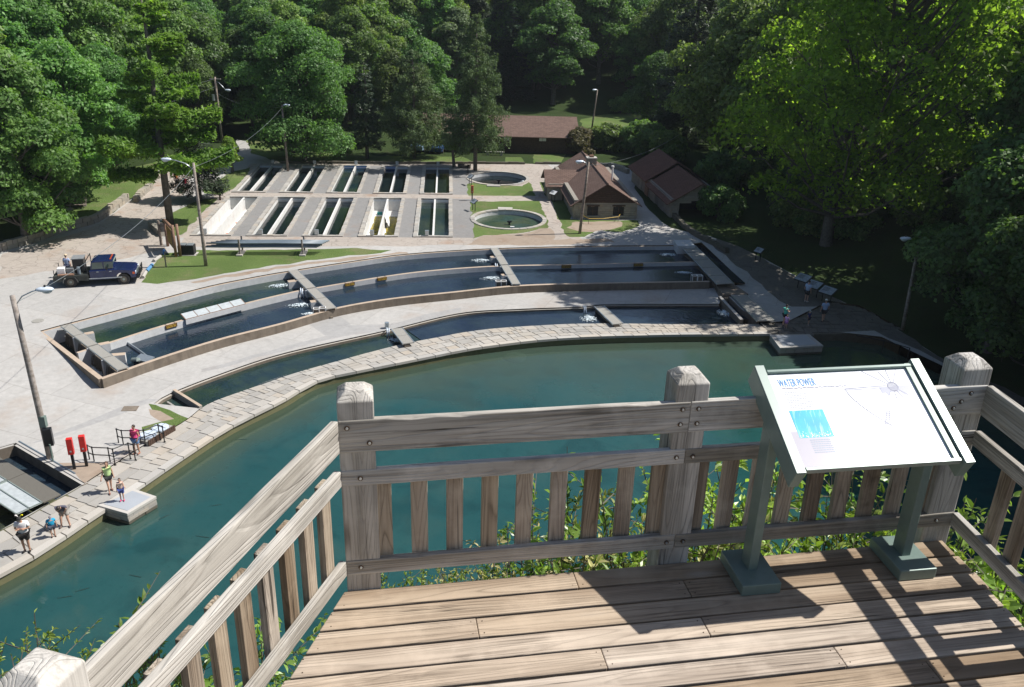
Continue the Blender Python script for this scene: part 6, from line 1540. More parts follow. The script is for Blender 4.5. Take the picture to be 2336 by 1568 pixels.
# stock kinds for woods
KIND = {
 'oak': broadleaf(41, 17, 5.6, 4.0, 44, 28000, .37, M['l_oak'], name='oak'),
 'oak2': broadleaf(42, 19, 5.2, 5.0, 44, 28000, .37, M['l_mid'], name='hickory'),
 'pale': broadleaf(43, 18, 4.6, 5.0, 40, 24000, .34, M['l_pale'], bark='barkpale', name='cottonwood'),
 'near': broadleaf(44, 15, 5.6, 2.0, 44, 48000, .30, M['l_mid'], name='elm'),
 'round': broadleaf(45, 14, 5.6, 2.4, 44, 27000, .36, M['l_oak'], name='ash', flat=1.1),
 'spruce': conifer(46, 19, 4.0, 1.5, 26, 22000, .42, M['l_dark'], name='hill_spruce', droop=.2),
 'bush': broadleaf(47, 3.2, 2.6, .2, 16, 10000, .32, M['l_oak'], name='bush')}
NAMES = {'oak': 'oak_tree', 'oak2': 'hickory_tree', 'pale': 'cottonwood_tree', 'near': 'elm_tree', 'round': 'ash_tree', 'spruce': 'spruce_tree', 'bush': 'bush'}
# trees at the left edge of the plaza, one by one
LT = [(('near'), (60, 555), 1.05, 'leftmost dark green tree over the low stone wall'), ('near', (190, 470), 1.0, 'dark green tree hanging over the picnic tables'), ('near', (262, 410), .92, 'tree whose branches reach down beside the side road'),
      ('oak2', (-60, 520), 1.15, 'tall tree at the left frame edge behind the stone wall'), ('near', (110, 420), 1.2, 'tall tree behind the picnic tables, left one'), ('oak', (250, 340), 1.1, 'tall dark tree behind the overhanging elm'), ('near', (20, 400), 1.25, 'broad tree filling the left edge of the wood'),
      ('oak2', (150, 300), 1.1, 'tall tree in the second row of left woods'), ('near', (335, 330), .85, 'dark tree right behind the pine trunk'), ('round', (430, 300), .95, 'dark round tree between pine and utility pole')]
for i, (kd, px, sc, lab_) in enumerate(LT):
    p = onground(*px); plant(NAMES[kd], KIND[kd], p, lab_, rz=i * 1.7, sc=sc)
# named trees between the buildings and the far slope
BT = [('oak', (600, 268), 1.0, 'dark tree standing behind the utility pole'), ('pale', (640, 215), 1.25, 'pale leaved cottonwood above the huge round tree, left one'), ('pale', (720, 205), 1.3, 'pale leaved cottonwood above the huge round tree, right one'),
      ('oak2', (800, 262), 1.05, 'tree between the pale cottonwoods and broad cedar'), ('oak', (900, 225), 1.1, 'dark tree behind the top of broad cedar'), ('oak2', (1010, 228), .95, 'light green tree behind the antenna mast'), ('round', (1150, 225), 1.15, 'dark tree behind the roof of long building, left part'),
      ('oak', (1215, 230), 1.1, 'dark tree behind the roof of long building, middle part'), ('oak2', (1285, 232), .95, 'tree behind the right end of long building'), ('oak', (1440, 238), .8, 'dark tree on the sunlit slope behind the bronze bush'), ('round', (1490, 300), .8, 'dark tree between the bronze bush and the tall spruce'),
      ('bush', (1390, 345), 1.1, 'dark bush right of the bronze bush'), ('bush', (1460, 350), 1.3, 'large dark bush behind the stone hatchery'), ('bush', (1520, 372), 1.2, 'dark bush between hatchery and garage'), ('bush', (1415, 258), .8, 'small pale bush on the sunlit slope'), ('bush', (1640, 430), 1.3, 'dark bush behind the garage'), ('bush', (1640, 500), 1.0, 'dark bush at the right corner of garage'), ('bush', (790, 352), .5, 'small bush below the cedar on the far lawn')]
for i, (kd, px, sc, lab_) in enumerate(BT):
    p = onground(*px); plant(NAMES[kd], KIND[kd], p, lab_, 'shrub' if kd == 'bush' else 'tree', rz=i * 2.3, sc=sc)
# the shaded right bank
rs = random.Random(77); k = 0
RBK = [(29, 93, 1.35, 'oak'), (26, 108, 1.4, 'round'), (33, 104, 1.25, 'oak2'), (44, 94, 1.2, 'oak'), (40, 106, 1.3, 'oak'), (39, 61, 1.25, 'oak'), (33, 56, 1.0, 'round'), (36, 44, 1.35, 'oak'), (41, 38, 1.3, 'oak2'), (35, 37, 1.2, 'oak'), (46, 33, 1.35, 'oak'), (37, 29, 1.2, 'oak2'), (33, 50, .9, 'round'), (48, 38, 1.4, 'oak'), (42, 50, 1.3, 'oak2'), (43, 66, 1.3, 'oak'), (39, 56, 1.15, 'near'), (49, 55, 1.35, 'oak'), (58, 60, 1.4, 'oak'), (46, 44, 1.25, 'near'), (56, 46, 1.35, 'oak2'), (53, 34, 1.3, 'oak'), (64, 74, 1.4, 'oak2'), (56, 86, 1.4, 'oak'), (66, 92, 1.4, 'oak'), (52, 100, 1.35, 'oak2'), (63, 36, 1.35, 'oak'), (70, 58, 1.4, 'oak2'), (30, 118, 1.1, 'oak'), (44, 118, 1.2, 'oak2'), (58, 112, 1.3, 'oak'), (72, 108, 1.3, 'oak2'), (78, 86, 1.4, 'oak'), (45, 26, 1.2, 'oak'), (60, 22, 1.3, 'oak2')]
for x, y, sc, kd in RBK:
    z = gz1(x, y); plant(NAMES[kd], KIND[kd], (x, y, z - .2), {'oak': 'dark shaded broadleaf tree on the steep right bank', 'oak2': 'tall hickory in shade on the steep right bank', 'round': 'round crowned shaded tree on the right bank', 'near': 'low branched shaded elm on the right bank'}[kd], group='shaded trees of the right bank', rz=rs.uniform(0, 6), sc=sc)
for _ in range(60):
    y = rs.uniform(40, 100); x = np.interp(y, [a for a, b in FOOT], [b for a, b in FOOT]) + rs.uniform(2.2, 16); z = gz1(x, y)
    plant('bush', KIND['bush'], (x, y, z - .2), 'dark undergrowth bush on the shaded right bank', 'shrub', 'undergrowth bushes of the right bank', rs.uniform(0, 6), rs.uniform(.5, 1.1))
# hillside wood in rows, seen tree by tree
lab = {'oak': 'dark green broadleaf tree in the wood on the far hillside', 'oak2': 'mid green broadleaf tree in the wood on the far hillside', 'pale': 'pale leaved tree in the wood on the far hillside', 'round': 'round crowned tree in the wood on the far hillside', 'spruce': 'dark conifer in the wood on the far hillside'}
cnt = 0; y = 151.0
while y < 262:
    st = 8.6 + (y - 150) * .035; x = -y * .70 - 6
    while x < y * .66 + 8:
        px, py = x + rs.uniform(-2.6, 2.6), y + rs.uniform(-2.6, 2.6)
        if not (px > -22 and px < 34 and py < 154) and not (12 < px < 24 and py < 162):
            kd = rs.choices(('oak', 'oak2', 'pale', 'round', 'spruce'), (5, 6, 1.6, 4, 1.0))[0]
            plant(NAMES[kd], KIND[kd], (px, py, gz1(px, py) - .3), lab[kd], group='%s trees of the hillside wood' % {'oak': 'dark broadleaf', 'oak2': 'mid green', 'pale': 'pale', 'round': 'round', 'spruce': 'conifer'}[kd], rz=rs.uniform(0, 6.28), sc=rs.uniform(.8, 1.25), sxy=rs.uniform(.95, 1.3)); cnt += 1
        x += st
    y += st * (.95 if y < 200 else 1.3)
# left slope wood
for _ in range(70):
    y = rs.uniform(70, 150); x = -rs.uniform(46 + max(0, 88 - y) * .2, .68 * y + 14) if .68 * y + 14 > 50 else -52
    if x > -48 and y > 100: x -= 8
    kd = rs.choice(('oak', 'oak2', 'near', 'round')); plant(NAMES[kd], KIND[kd], (x, y, gz1(x, y) - .3), {'oak': 'dark green oak in the wood left of the plaza', 'oak2': 'tall hickory in the wood left of the plaza', 'near': 'low branched elm in the wood left of the plaza', 'round': 'round crowned tree in the wood left of the plaza'}[kd], group='trees of the left wood', rz=rs.uniform(0, 6.28), sc=rs.uniform(.8, 1.2))
for _ in range(26):
    y = rs.uniform(120, 150); x = rs.uniform(-52, -14); kd = rs.choice(('oak', 'oak2', 'round'))
    if x > -34 and y < 128: continue
    plant(NAMES[kd], KIND[kd], (x, y, gz1(x, y) - .3), 'green tree at the foot of the far hillside', group='trees at the foot of the hillside', rz=rs.uniform(0, 6.28), sc=rs.uniform(.75, 1.0))

# ------------------------------------------------------------------ shrubs round the deck, leaf by leaf
def leafy(seed, H, spread, stems, leaves, size, mat, name, narrow=.42, fine=False):
    rng = np.random.default_rng(seed); rs = random.Random(seed); mb = MB(); P_, N_, D_, S_ = [], [], [], []
    for k in range(stems):
        a = rs.uniform(0, 6.28); r = spread * rs.random() ** .6; h = H * rs.uniform(.55, 1.0); b = Vector((math.cos(a) * r * .35, math.sin(a) * r * .35, 0)); t = Vector((math.cos(a) * r, math.sin(a) * r, h)); mid = b.lerp(t, .5) + Vector((rs.uniform(-.1, .1), rs.uniform(-.1, .1), .1 * h))
        mb.tube([b, mid, t], [.010, .007, .003], 4, cap=False)
        twigs = [(b, mid, t)]
        for _ in range(5):
            f = rs.uniform(.35, .95); s0 = (mid.lerp(t, (f - .5) * 2) if f > .5 else b.lerp(mid, f * 2)); dv = Vector(unit(rng, 1)[0]) * rs.uniform(.12, .32) * H; dv.z = abs(dv.z) * .8; e1 = s0 + dv
            mb.tube([s0, e1], [.005, .002], 3, cap=False); twigs.append((s0, s0.lerp(e1, .5), e1))
        for _ in range(leaves // stems):
            tw = rs.choice(twigs); f = rs.random() ** .7; p = (tw[0].lerp(tw[1], f * 2) if f < .5 else tw[1].lerp(tw[2], f * 2 - 1)); d = (tw[2] - tw[0]).normalized() * .6 + Vector(unit(rng, 1)[0]) * .8; d.z += .15; d.normalize()
            P_.append(p); D_.append(d); nn = Vector(unit(rng, 1)[0]) * .7 + Vector((0, 0, 1)); N_.append(nn); S_.append(size * rs.uniform(.55, 1.25))
    V_, F_ = [], []
    for p, d, nn, s in zip(P_, D_, N_, S_):
        side = d.cross(nn).normalized(); nz = side.cross(d).normalized(); w = s * narrow * .5; o = len(V_)
        for u, v_, z_ in ((0, 0, 0), (.3, 1, .10), (.62, .82, .06), (1, 0, -.12), (.62, -.82, .06), (.3, -1, .10), (.45, 0, -.02)):
            V_.append(tuple(p + d * (u * s) + side * (v_ * w) + nz * (z_ * s)))
        F_ += [(o, o + 6, o + 1), (o + 1, o + 6, o + 2), (o + 2, o + 6, o + 3), (o, o + 5, o + 6), (o + 5, o + 4, o + 6), (o + 4, o + 3, o + 6)]
    me = bpy.data.meshes.new(name + '_leaves'); me.from_pydata(V_, [], F_); me.materials.append(mat); me.update()
    return mb.mesh(name + '_stems', M['bark']), me
SHK = {'green': leafy(1, 1.9, .75, 12, 800, .075, M['l_shrub'], 'green_shrub'), 'tan': leafy(2, 1.7, .7, 13, 900, .062, M['l_tan'], 'tan_shrub'), 'fine': leafy(3, 1.6, .65, 14, 1700, .04, M['l_shrub'], 'fine_shrub', .3), 'big': leafy(4, 1.8, .8, 8, 380, .10, M['l_mid2'] if 'l_mid2' in M else M['l_shrub'], 'broadleaf_shrub', .6)}
def shrub(px, z, kd, sc, label, rz=0.0, name='shrub', drop=0.0):
    # stand the shrub clear of the railings: walk along the sight line until it is outside the deck
    d = ray(*px); gap = z; PS_ = R(10.2); nf = Vector((-math.sin(PS_), math.cos(PS_), 0)); nL = Vector((-math.cos(R(15.6)), math.sin(R(15.6)), 0)); nR = Vector((math.cos(R(6.8)), math.sin(R(6.8)), 0))
    A_ = Vector((-.868, 3.888, 0)); C_ = A_ + Vector((math.cos(PS_), math.sin(PS_), 0)) * 3.62; tt = .5
    while tt < 30:
        q = d * tt; q0 = Vector((q.x, q.y, 0))
        if max((q0 - A_).dot(nf), (q0 - A_).dot(nL), (q0 - C_).dot(nR)) > gap: break
        tt += .02
    p = d * tt + Vector((0, 0, CAMZ)); t = thing(name, label, 'shrub', (p.x, p.y, p.z - 1.75 * sc), rz)
    Mx = Matrix.Diagonal((sc, sc, sc, 1)); link('stems', SHK[kd][0], t, Mx); lv = link('foliage', SHK[kd][1], t, Mx); lv['kind'] = 'stuff'
SH = [  # pixel of the top, height of the top, kind, scale
 ((1000, 1275), 0.68, 'fine', .62, 'feathery green shrub seen under the front rail, left one'), ((1075, 1268), 0.61, 'tan', .5, 'rusty tipped shrub seen under the front rail'), ((945, 1300), 0.61, 'green', .5, 'small leafy shrub at the left end under front rail'),
 ((1230, 1180), 0.89, 'tan', .95, 'pale dry leaved shrub behind the middle balusters'), ((1300, 1215), 0.86, 'green', .9, 'green shrub behind the middle balusters'), ((1385, 1125), 0.95, 'green', 1.05, 'upright leafy shrub reaching the middle rail'), ((1465, 1085), 0.98, 'tan', 1.1, 'tall pale tipped shrub left of the middle post'), ((1180, 1260), 0.73, 'green', .7, 'low green shrub at the foot of the balusters'),
 ((1405, 1250), 0.8, 'fine', .8, 'fine leaved shrub below the bottom rail'), ((1610, 1090), 0.98, 'green', 1.1, 'leafy shrub between middle post and sign leg'), ((1660, 1180), 0.92, 'tan', 1.0, 'yellowing shrub between middle post and sign leg'), ((1700, 1060), 0.98, 'green', 1.1, 'sunlit shrub behind the left sign leg'),
 ((1800, 1110), 1.01, 'tan', 1.15, 'yellow green shrub under the sign panel, left part'), ((1870, 1095), 1.01, 'green', 1.15, 'bright shrub under the sign panel, middle part'), ((1950, 1130), 0.98, 'big', 1.1, 'broad leaved shrub under the sign panel, right part'), ((1760, 1220), 0.86, 'green', .9, 'low shrub beside the left sign foot'), ((1900, 1215), 0.86, 'fine', .9, 'fine low shrub between the sign feet'), ((2010, 1160), 0.98, 'green', 1.1, 'leafy shrub left of the right sign leg'),
 ((2215, 1110), 0.98, 'green', 1.1, 'leafy shrub outside the right railing, nearest the corner post'), ((2250, 1210), 0.92, 'fine', 1.0, 'fine green shrub outside the right railing'), ((2325, 1190), 0.92, 'big', 1.0, 'broad leaved shrub outside the right railing at frame edge'), ((2240, 1290), 0.86, 'green', .9, 'low shrub at the right deck edge'), ((2310, 1340), 0.86, 'green', .9, 'low shrub at the right frame edge below the rail'), ((2180, 1180), 0.8, 'fine', .8, 'small shrub behind the right corner post'),
 ((205, 1450), 0.68, 'fine', .62, 'thin branching shrub left of the left railing'), ((20, 1440), 0.73, 'fine', .7, 'thin sapling at the lower left frame edge'), ((60, 1530), 0.61, 'green', .5, 'shrub tip at the bottom left corner'), ((300, 1520), 0.8, 'green', .8, 'leafy shrub below the left top rail'), ((545, 1490), 0.86, 'green', .9, 'leafy shrub seen through the left balusters'), ((660, 1500), 0.86, 'green', .9, 'dark leafy shrub at the left deck edge'), ((640, 1560), 0.86, 'green', .9, 'dark leafy shrub below the left deck edge')]
for i, (px, z, kd, sc, lab_) in enumerate(SH): shrub(px, z, kd, sc, lab_, rz=i * 1.9)
# ------------------------------------------------------------------ people: one skinned body each, clothes as fitted shells
def skin_mesh(joints, edges, name, mat, subdiv=1):
    me = bpy.data.meshes.new(name); ks = list(joints); me.from_pydata([joints[k][0] for k in ks], [(ks.index(a), ks.index(b)) for a, b in edges], [])
    o = bpy.data.objects.new(name, me); COL.objects.link(o); md = o.modifiers.new('s', 'SKIN'); md.use_smooth_shade = True
    for i, k in enumerate(ks):
        r = joints[k][1]; me.skin_vertices[0].data[i].radius = (r, r) if isinstance(r, (int, float)) else r
    me.skin_vertices[0].data[0].use_root = True
    sb_ = o.modifiers.new('d', 'SUBSURF'); sb_.levels = subdiv; sb_.render_levels = subdiv
    bpy.context.view_layer.update()
    out = bpy.data.meshes.new_from_object(o.evaluated_get(bpy.context.evaluated_depsgraph_get())); bpy.data.objects.remove(o); bpy.data.meshes.remove(me)
    out.materials.clear(); out.materials.append(mat); out.name = name; return out
def flat(name, col, rough=.8): return plain(name, col, rough, 0, .08, 9)
SK = {'light': flat('skin_light', (.55, .33, .24), .6), 'tan': flat('skin_tan', (.44, .25, .17), .6)}
def person(px, z, h, face, label, shirt, shorts, hair, skin='light', pose=None, hat=None, shoes=(.04, .03, .03), sleeve=True, longhair=False, wide=1.0, shirt_len=0.0, shorts_len=.5, extra=None, group=None, xy=None):
    pose = pose or {}; loc = P(*px, z) if xy is None else Vector(xy)
    t = thing('person', label, 'person', tuple(loc), face, group)
    k = h; w = wide
    lean = pose.get('lean', 0.0); ph = pose.get('hip', .53); step = pose.get('step', .0); spread = pose.get('spread', .055)
    J = {}
    pel = Vector((0, pose.get('back', 0), ph)); J['pel'] = pel
    sp_ = lambda d: pel + Vector((0, math.sin(lean) * d, math.cos(lean) * d))
    J['wai'] = sp_(.09); J['che'] = sp_(.19); J['nec'] = sp_(.30); hd = pose.get('head', lean * .5); J['hea'] = J['nec'] + Vector((pose.get('turn', 0) * .02, math.sin(hd) * .075, math.cos(hd) * .075))
    for s, n_ in ((-1, 'L'), (1, 'R')):
        st = step * s
        J['hip' + n_] = pel + Vector((s * .052 * w, 0, -.025)); foot = Vector((s * spread, st + pose.get('foot', 0), .035))
        kb = pose.get('knee', .02); J['kne' + n_] = J['hip' + n_].lerp(foot, .48) + Vector((0, kb + (.02 if st > 0 else 0), 0)); J['ank' + n_] = foot; J['toe' + n_] = foot + Vector((s * .015, .085, -.018))
        J['sho' + n_] = sp_(.275) + Vector((s * .098 * w, 0, 0))
        el, ha = pose.get('arm' + n_, ((s * .135 * w, -.01, .115), (s * .14 * w, .03, -.03)))
        J['elb' + n_] = sp_(el[2]) + Vector((el[0], el[1], 0)); J['wri' + n_] = pel + Vector((ha[0], ha[1], ha[2]))
        d = (J['wri' + n_] - J['elb' + n_]).normalized(); J['pal' + n_] = J['wri' + n_] + d * .038
    R_ = {'pel': (.078 * w, .062), 'wai': (.066 * w, .052), 'che': (.082 * w, .058), 'nec': .030, 'hea': .032, 'hip': .056, 'kne': .034, 'ank': .021, 'toe': .022, 'sho': .034, 'elb': .024, 'wri': .016, 'pal': (.021, .012)}
    r_of = lambda n_: R_[n_[:3]]
    sc = lambda v: v * k
    rr = lambda r, f=1.0: (r[0] * k * f, r[1] * k * f) if isinstance(r, tuple) else r * k * f
    jt = {n_: (sc(J[n_]), rr(r_of(n_))) for n_ in J}
    ed = [('pel', 'wai'), ('wai', 'che'), ('che', 'nec'), ('nec', 'hea')]
    for n_ in 'LR': ed += [('pel', 'hip' + n_), ('hip' + n_, 'kne' + n_), ('kne' + n_, 'ank' + n_), ('ank' + n_, 'toe' + n_), ('che', 'sho' + n_), ('sho' + n_, 'elb' + n_), ('elb' + n_, 'wri' + n_), ('wri' + n_, 'pal' + n_)]
    body = skin_mesh(jt, ed, 'body', SK[skin])
    # head with a face and five fingers on each hand, joined into the body surface's mesh
    mb = MB(); hc_ = sc(J['hea'] + Vector((0, math.sin(hd) * .035 + .008, math.cos(hd) * .035))); Mh_ = Matrix.Rotation(-hd, 3, 'X') @ Matrix.Rotation(pose.get('turn', 0), 3, 'Z')
    mb.ell(hc_, (.044 * k, .054 * k, .064 * k), 14, 10, Mh_); mb.ell(hc_ + Mh_ @ Vector((0, .055, -.006)) * k, (.007 * k, .012 * k, .013 * k), 6, 5, Mh_); mb.ell(hc_ + Mh_ @ Vector((0, .030, -.040)) * k, (.026 * k, .022 * k, .022 * k), 8, 6, Mh_)
    for s in (-1, 1): mb.ell(hc_ + Mh_ @ Vector((s * .045, .0, -.003)) * k, (.006 * k, .011 * k, .016 * k), 6, 5, Mh_)
    for n_, s in (('L', -1), ('R', 1)):
        d = (J['pal' + n_] - J['wri' + n_]).normalized(); side = d.cross(Vector((0, 0, 1)) if abs(d.z) < .8 else Vector((0, 1, 0))).normalized(); nz = side.cross(d)
        for f in range(4):
            b = J['pal' + n_] + side * (f - 1.5) * .0085; l_ = (.036, .042, .040, .030)[f]; mb.tube([sc(b - d * .01), sc(b + d * l_ * .5), sc(b + d * l_ * .85 - nz * .008)], [.0052 * k, .0048 * k, .0038 * k], 5)
        b = J['wri' + n_].lerp(J['pal' + n_], .4); mb.tube([sc(b), sc(b - side * .02 + d * .012), sc(b - side * .022 + d * .034)], [.006 * k, .0055 * k, .0042 * k], 5)
    bm = bmesh.new(); bm.from_mesh(body); tmp = mb.mesh('tmp', SK[skin], True); bm.from_mesh(tmp); bm.to_mesh(body); bm.free(); body.polygons.foreach_set('use_smooth', [True] * len(body.polygons)); body.update()
    ob = link('body', body, t)
    for s in (-1, 1):
        m = MB(); m.ell(hc_ + Mh_ @ Vector((s * .018, .047, .008)) * k, (.0065 * k, .005 * k, .0045 * k), 6, 4); part('eye', m, M['black'], t, local=True)
    m = MB(); m.ell(hc_ + Mh_ @ Vector((0, .05, -.03)) * k, (.014 * k, .006 * k, .0035 * k), 6, 4); part('mouth', m, flat('lips', (.4, .12, .1)), t, local=True)
    # shirt
    f = 1.42; sj = {n_: (sc(J[n_]), rr(r_of(n_), f)) for n_ in ('wai', 'che')}
    low = pel + Vector((0, 0, .0 - shirt_len)); sj['low'] = (sc(low - Vector((0, 0, .015))), rr((.110 * w, .092), 1.0 + shirt_len * 1.5)); sj['col'] = (sc(J['che'].lerp(J['nec'], .80)), rr((.070 * w, .050)))
    se_ = [('che', 'wai'), ('wai', 'low'), ('che', 'col')]; sj = {'che': sj.pop('che'), **sj}
    if sleeve:
        for n_ in 'LR':
            sj['sho' + n_] = (sc(J['sho' + n_]), rr(.050)); sj['slv' + n_] = (sc(J['sho' + n_].lerp(J['elb' + n_], .72)), rr(.044)); se_ += [('che', 'sho' + n_), ('sho' + n_, 'slv' + n_)]
    link('shirt', skin_mesh(sj, se_, 'shirt', flat('cloth_shirt', shirt)), t)
    qj = {'pel': (sc(J['pel'] + Vector((0, 0, .01))), rr((.092 * w, .078), 1.1))}; qe = []
    for n_ in 'LR':
        qj['hip' + n_] = (sc(J['hip' + n_]), rr(.074)); e_ = J['hip' + n_].lerp(J['kne' + n_], min(1, shorts_len * 1.6)); qj['leg' + n_] = (sc(e_), rr(.064 if shorts_len > .4 else .066)); qe += [('pel', 'hip' + n_), ('hip' + n_, 'leg' + n_)]
    link('shorts', skin_mesh(qj, qe, 'shorts', flat('cloth_shorts', shorts)), t)
    for n_ in 'LR':
        m = MB(); a = J['ank' + n_]; d = (J['toe' + n_] - a); d.z = 0; d.normalize(); Mx = Matrix((Vector((d.y, -d.x, 0)), d, Vector((0, 0, 1)))).transposed()
        m.ell(sc(a + d * .035 + Vector((0, 0, -.012))), (.029 * k, .078 * k, .024 * k), 10, 6, Mx); part('shoe', m, flat('shoe', shoes), t, local=True, smooth=True)
    m = MB(); m.ell(hc_ + Mh_ @ Vector((0, -.009, .012)) * k, (.050 * k, .056 * k, .060 * k), 12, 8, Mh_)
    m.v = [v for v in m.v]
    if longhair: m.ell(hc_ + Mh_ @ Vector((0, -.04, -.05)) * k, (.045 * k, .030 * k, .085 * k), 10, 6, Mh_)
    part('hair', m, flat('hair', hair, .5), t, local=True, smooth=True)
    if hat:
        m = MB(); m.ell(hc_ + Mh_ @ Vector((0, -.002, .028)) * k, (.054 * k, .062 * k, .048 * k), 12, 8, Mh_); m.ell(hc_ + Mh_ @ Vector((0, .07 * pose.get('brim', 1), .026)) * k, (.040 * k, .042 * k, .006 * k), 10, 4, Mh_); part('hat', m, flat('hat', hat), t, local=True, smooth=True)
    if extra: extra(t, k, hc_, Mh_, J)
    return t
def worms(t, k, hc_, Mh_, J):     # bright ornaments on top of the hat, and lettering on the shirt
    for dx, col in ((-.035, (.85, .75, .02)), (.03, (.9, .85, .82))):
        m = MB(); b = hc_ + Vector((dx, 0, .07)) * k; m.tube([b, b + Vector((dx * .6, -.01, .035)) * k, b + Vector((dx * 1.6, 0, .03)) * k], .011 * k, 6); m.ell(b + Vector((dx * 1.2, 0, .035)) * k, (.018 * k,) * 3, 7, 5); part('hat_ornament', m, flat('bright', col), t, local=True)
    m = MB()
    for q in range(6): m.box(J['che'] * k + Vector(((q - 2.5) * .014, .085 + .0, .02)) * k, (.009 * k, .004 * k, .013 * k))
    part('shirt_print', m, flat('print_blue', (.08, .18, .4)), t, local=True)
cross_arms = {'armL': ((-.15, .03, .13), (.04, .125, .16)), 'armR': ((.15, .03, .13), (-.04, .14, .175)), 'head': .35}
person(Z5(205, 1330), .03, 1.84, R(190), 'man in white t-shirt and black shorts with folded arms at the pool edge', (.80, .80, .82), (.022, .02, .018), (.02, .015, .012), 'tan', cross_arms, (.03, .03, .03), (.015, .012, .012), wide=1.22, shirt_len=.09, extra=worms)
person(Z5(398, 1222), .03, 1.12, R(215), 'small child in bright blue t-shirt and grey cap beside the pool', (.02, .36, .62), (.05, .06, .09), (.08, .05, .03), pose={'head': .5}, hat=(.22, .21, .24), shoes=(.08, .04, .03), wide=1.25)
person(Z5(488, 1148), .03, 1.78, R(192), 'man in dark grey shirt bending forward with hands on his knee', (.085, .085, .125), (.40, .37, .34), (.05, .04, .035), pose={'lean': .95, 'hip': .49, 'back': -.10, 'head': 1.1, 'knee': .06, 'armL': ((-.12, .05, .20), (-.03, .20, -.06)), 'armR': ((.12, .05, .20), (.01, .20, -.06)), 'spread': .10}, shoes=(.12, .09, .08), wide=1.08)
person(Z5(818, 890), .03, 1.66, R(-140), 'woman in pale green top and black shorts holding a child by the hand', (.55, .75, .34), (.02, .02, .022), (.09, .045, .025), pose={'step': .10, 'armR': ((.13, -.02, .11), (.20, .05, -.01)), 'turn': -.5}, sleeve=False, longhair=True, shorts_len=.34, shoes=(.2, .1, .08))
person(Z5(907, 955), .13, 1.22, R(-165), 'little girl in orange and white top standing on the stone platform', (.85, .62, .52), (.05, .08, .28), (.05, .03, .02), pose={'armL': ((-.12, .02, .14), (-.15, .05, .10))}, sleeve=False, longhair=True, shoes=(.6, .05, .18))
person(Z5(1018, 608), .03, 1.68, R(160), 'woman in pink top and denim shorts between the black handrails', (.62, .06, .20), (.16, .26, .46), (.03, .02, .018), 'tan', {'armL': ((-.14, -.01, .12), (-.13, .06, .02)), 'armR': ((.12, .06, .16), (.05, .13, .14)), 'step': .03}, sleeve=False, shorts_len=.42, shoes=(.35, .15, .1), wide=1.1)
person((1838, 689), .2, 1.76, R(-50), 'man in pale blue shirt with back turned, reading the angled signs', (.40, .52, .72), (.03, .03, .03), (.03, .02, .02), pose={'head': .4}, shoes=(.5, .5, .5), wide=1.1)
person((1877, 734), .1, 1.78, R(5), 'man in pale blue shirt and white cap walking up the right path', (.36, .48, .70), (.03, .03, .04), (.2, .14, .1), pose={'step': .07}, hat=(.72, .74, .70), shoes=(.04, .04, .05), wide=1.15, shirt_len=.03)
person((1788, 742), .1, 1.62, R(-70), 'woman in turquoise tank top and dark shorts in shade by the pool', (.06, .48, .40), (.02, .02, .03), (.04, .02, .02), pose={'armR': ((.12, .05, .15), (.06, .15, .15)), 'step': .03}, sleeve=False, shorts_len=.4, shoes=(.3, .2, .2))
person((1792, 749), .05, 1.05, R(150), 'small girl in pink and lilac dress beside the woman in turquoise', (.55, .35, .68), (.45, .2, .5), (.2, .12, .06), shoes=(.4, .3, .3), wide=1.1, shirt_len=.08)
person((1843, 742), .1, 1.15, R(-150), 'child in dark blue clothes and pale cap in shade on the path', (.03, .04, .16), (.02, .02, .06), (.1, .06, .04), pose={'step': .05}, hat=(.5, .52, .5), shoes=(.3, .3, .3))
p_ = onground(*Z1(1180, 322)); person((0, 0), 0, 1.7, R(170), 'person in red top and white shorts on the side road behind the pine', (.60, .03, .08), (.7, .7, .72), (.04, .03, .02), xy=p_, pose={'step': .06})
p_ = onground(*Z1(1122, 290)); person((0, 0), 0, 1.7, R(200), 'person in orange top half hidden behind pine branches', (.55, .18, .04), (.12, .1, .1), (.04, .03, .02), xy=p_)
p_ = trk_c + Matrix.Rotation(trk_yaw, 3, 'Z') @ Vector((-2.45, 1.55, 0)); p_.z = gz1(p_.x, p_.y); person((0, 0), 0, 1.85, R(0), 'person in pale blue shirt and straw hat standing behind the truck tank', (.35, .42, .60), (.1, .1, .15), (.05, .04, .03), xy=p_, hat=(.62, .48, .32))

# trout in the spring pool, as dark slim bodies under the surface
rs = random.Random(41)
for k, (px, L) in enumerate(((Z5(1790, 505), .62), (Z5(1505, 1225), .6), (Z5(1005, 1515), .55), (Z5(1220, 1075), .5), (Z5(1600, 990), .45), ((190, 1345), .5), ((150, 1362), .5))):
    p = P(*px, -.54); a = rs.uniform(-.5, 1.0); m = MB(); d = Vector((math.cos(a), math.sin(a), 0)); n_ = Vector((-d.y, d.x, 0))
    m.tube([p - d * L * .5, p - d * L * .3, p, p + d * L * .35, p + d * L * .5], [.008, .02, .032, .022, .004], 8); m.add([p - d * L * .48, p - d * L * .62 + n_ * .06, p - d * L * .57, p - d * L * .62 - n_ * .06], [(0, 1, 2), (0, 2, 3)])
    m.v = [(x, y, p.z + (z_ - p.z) * .16) for x, y, z_ in m.v]
    whole('trout', m, M['fish'] if 'fish' in M else M.setdefault('fish', plain('fish_back', (.018, .040, .036), .3)), 'dark trout near the surface of the spring pool', 'fish', 'trout in the spring pool')
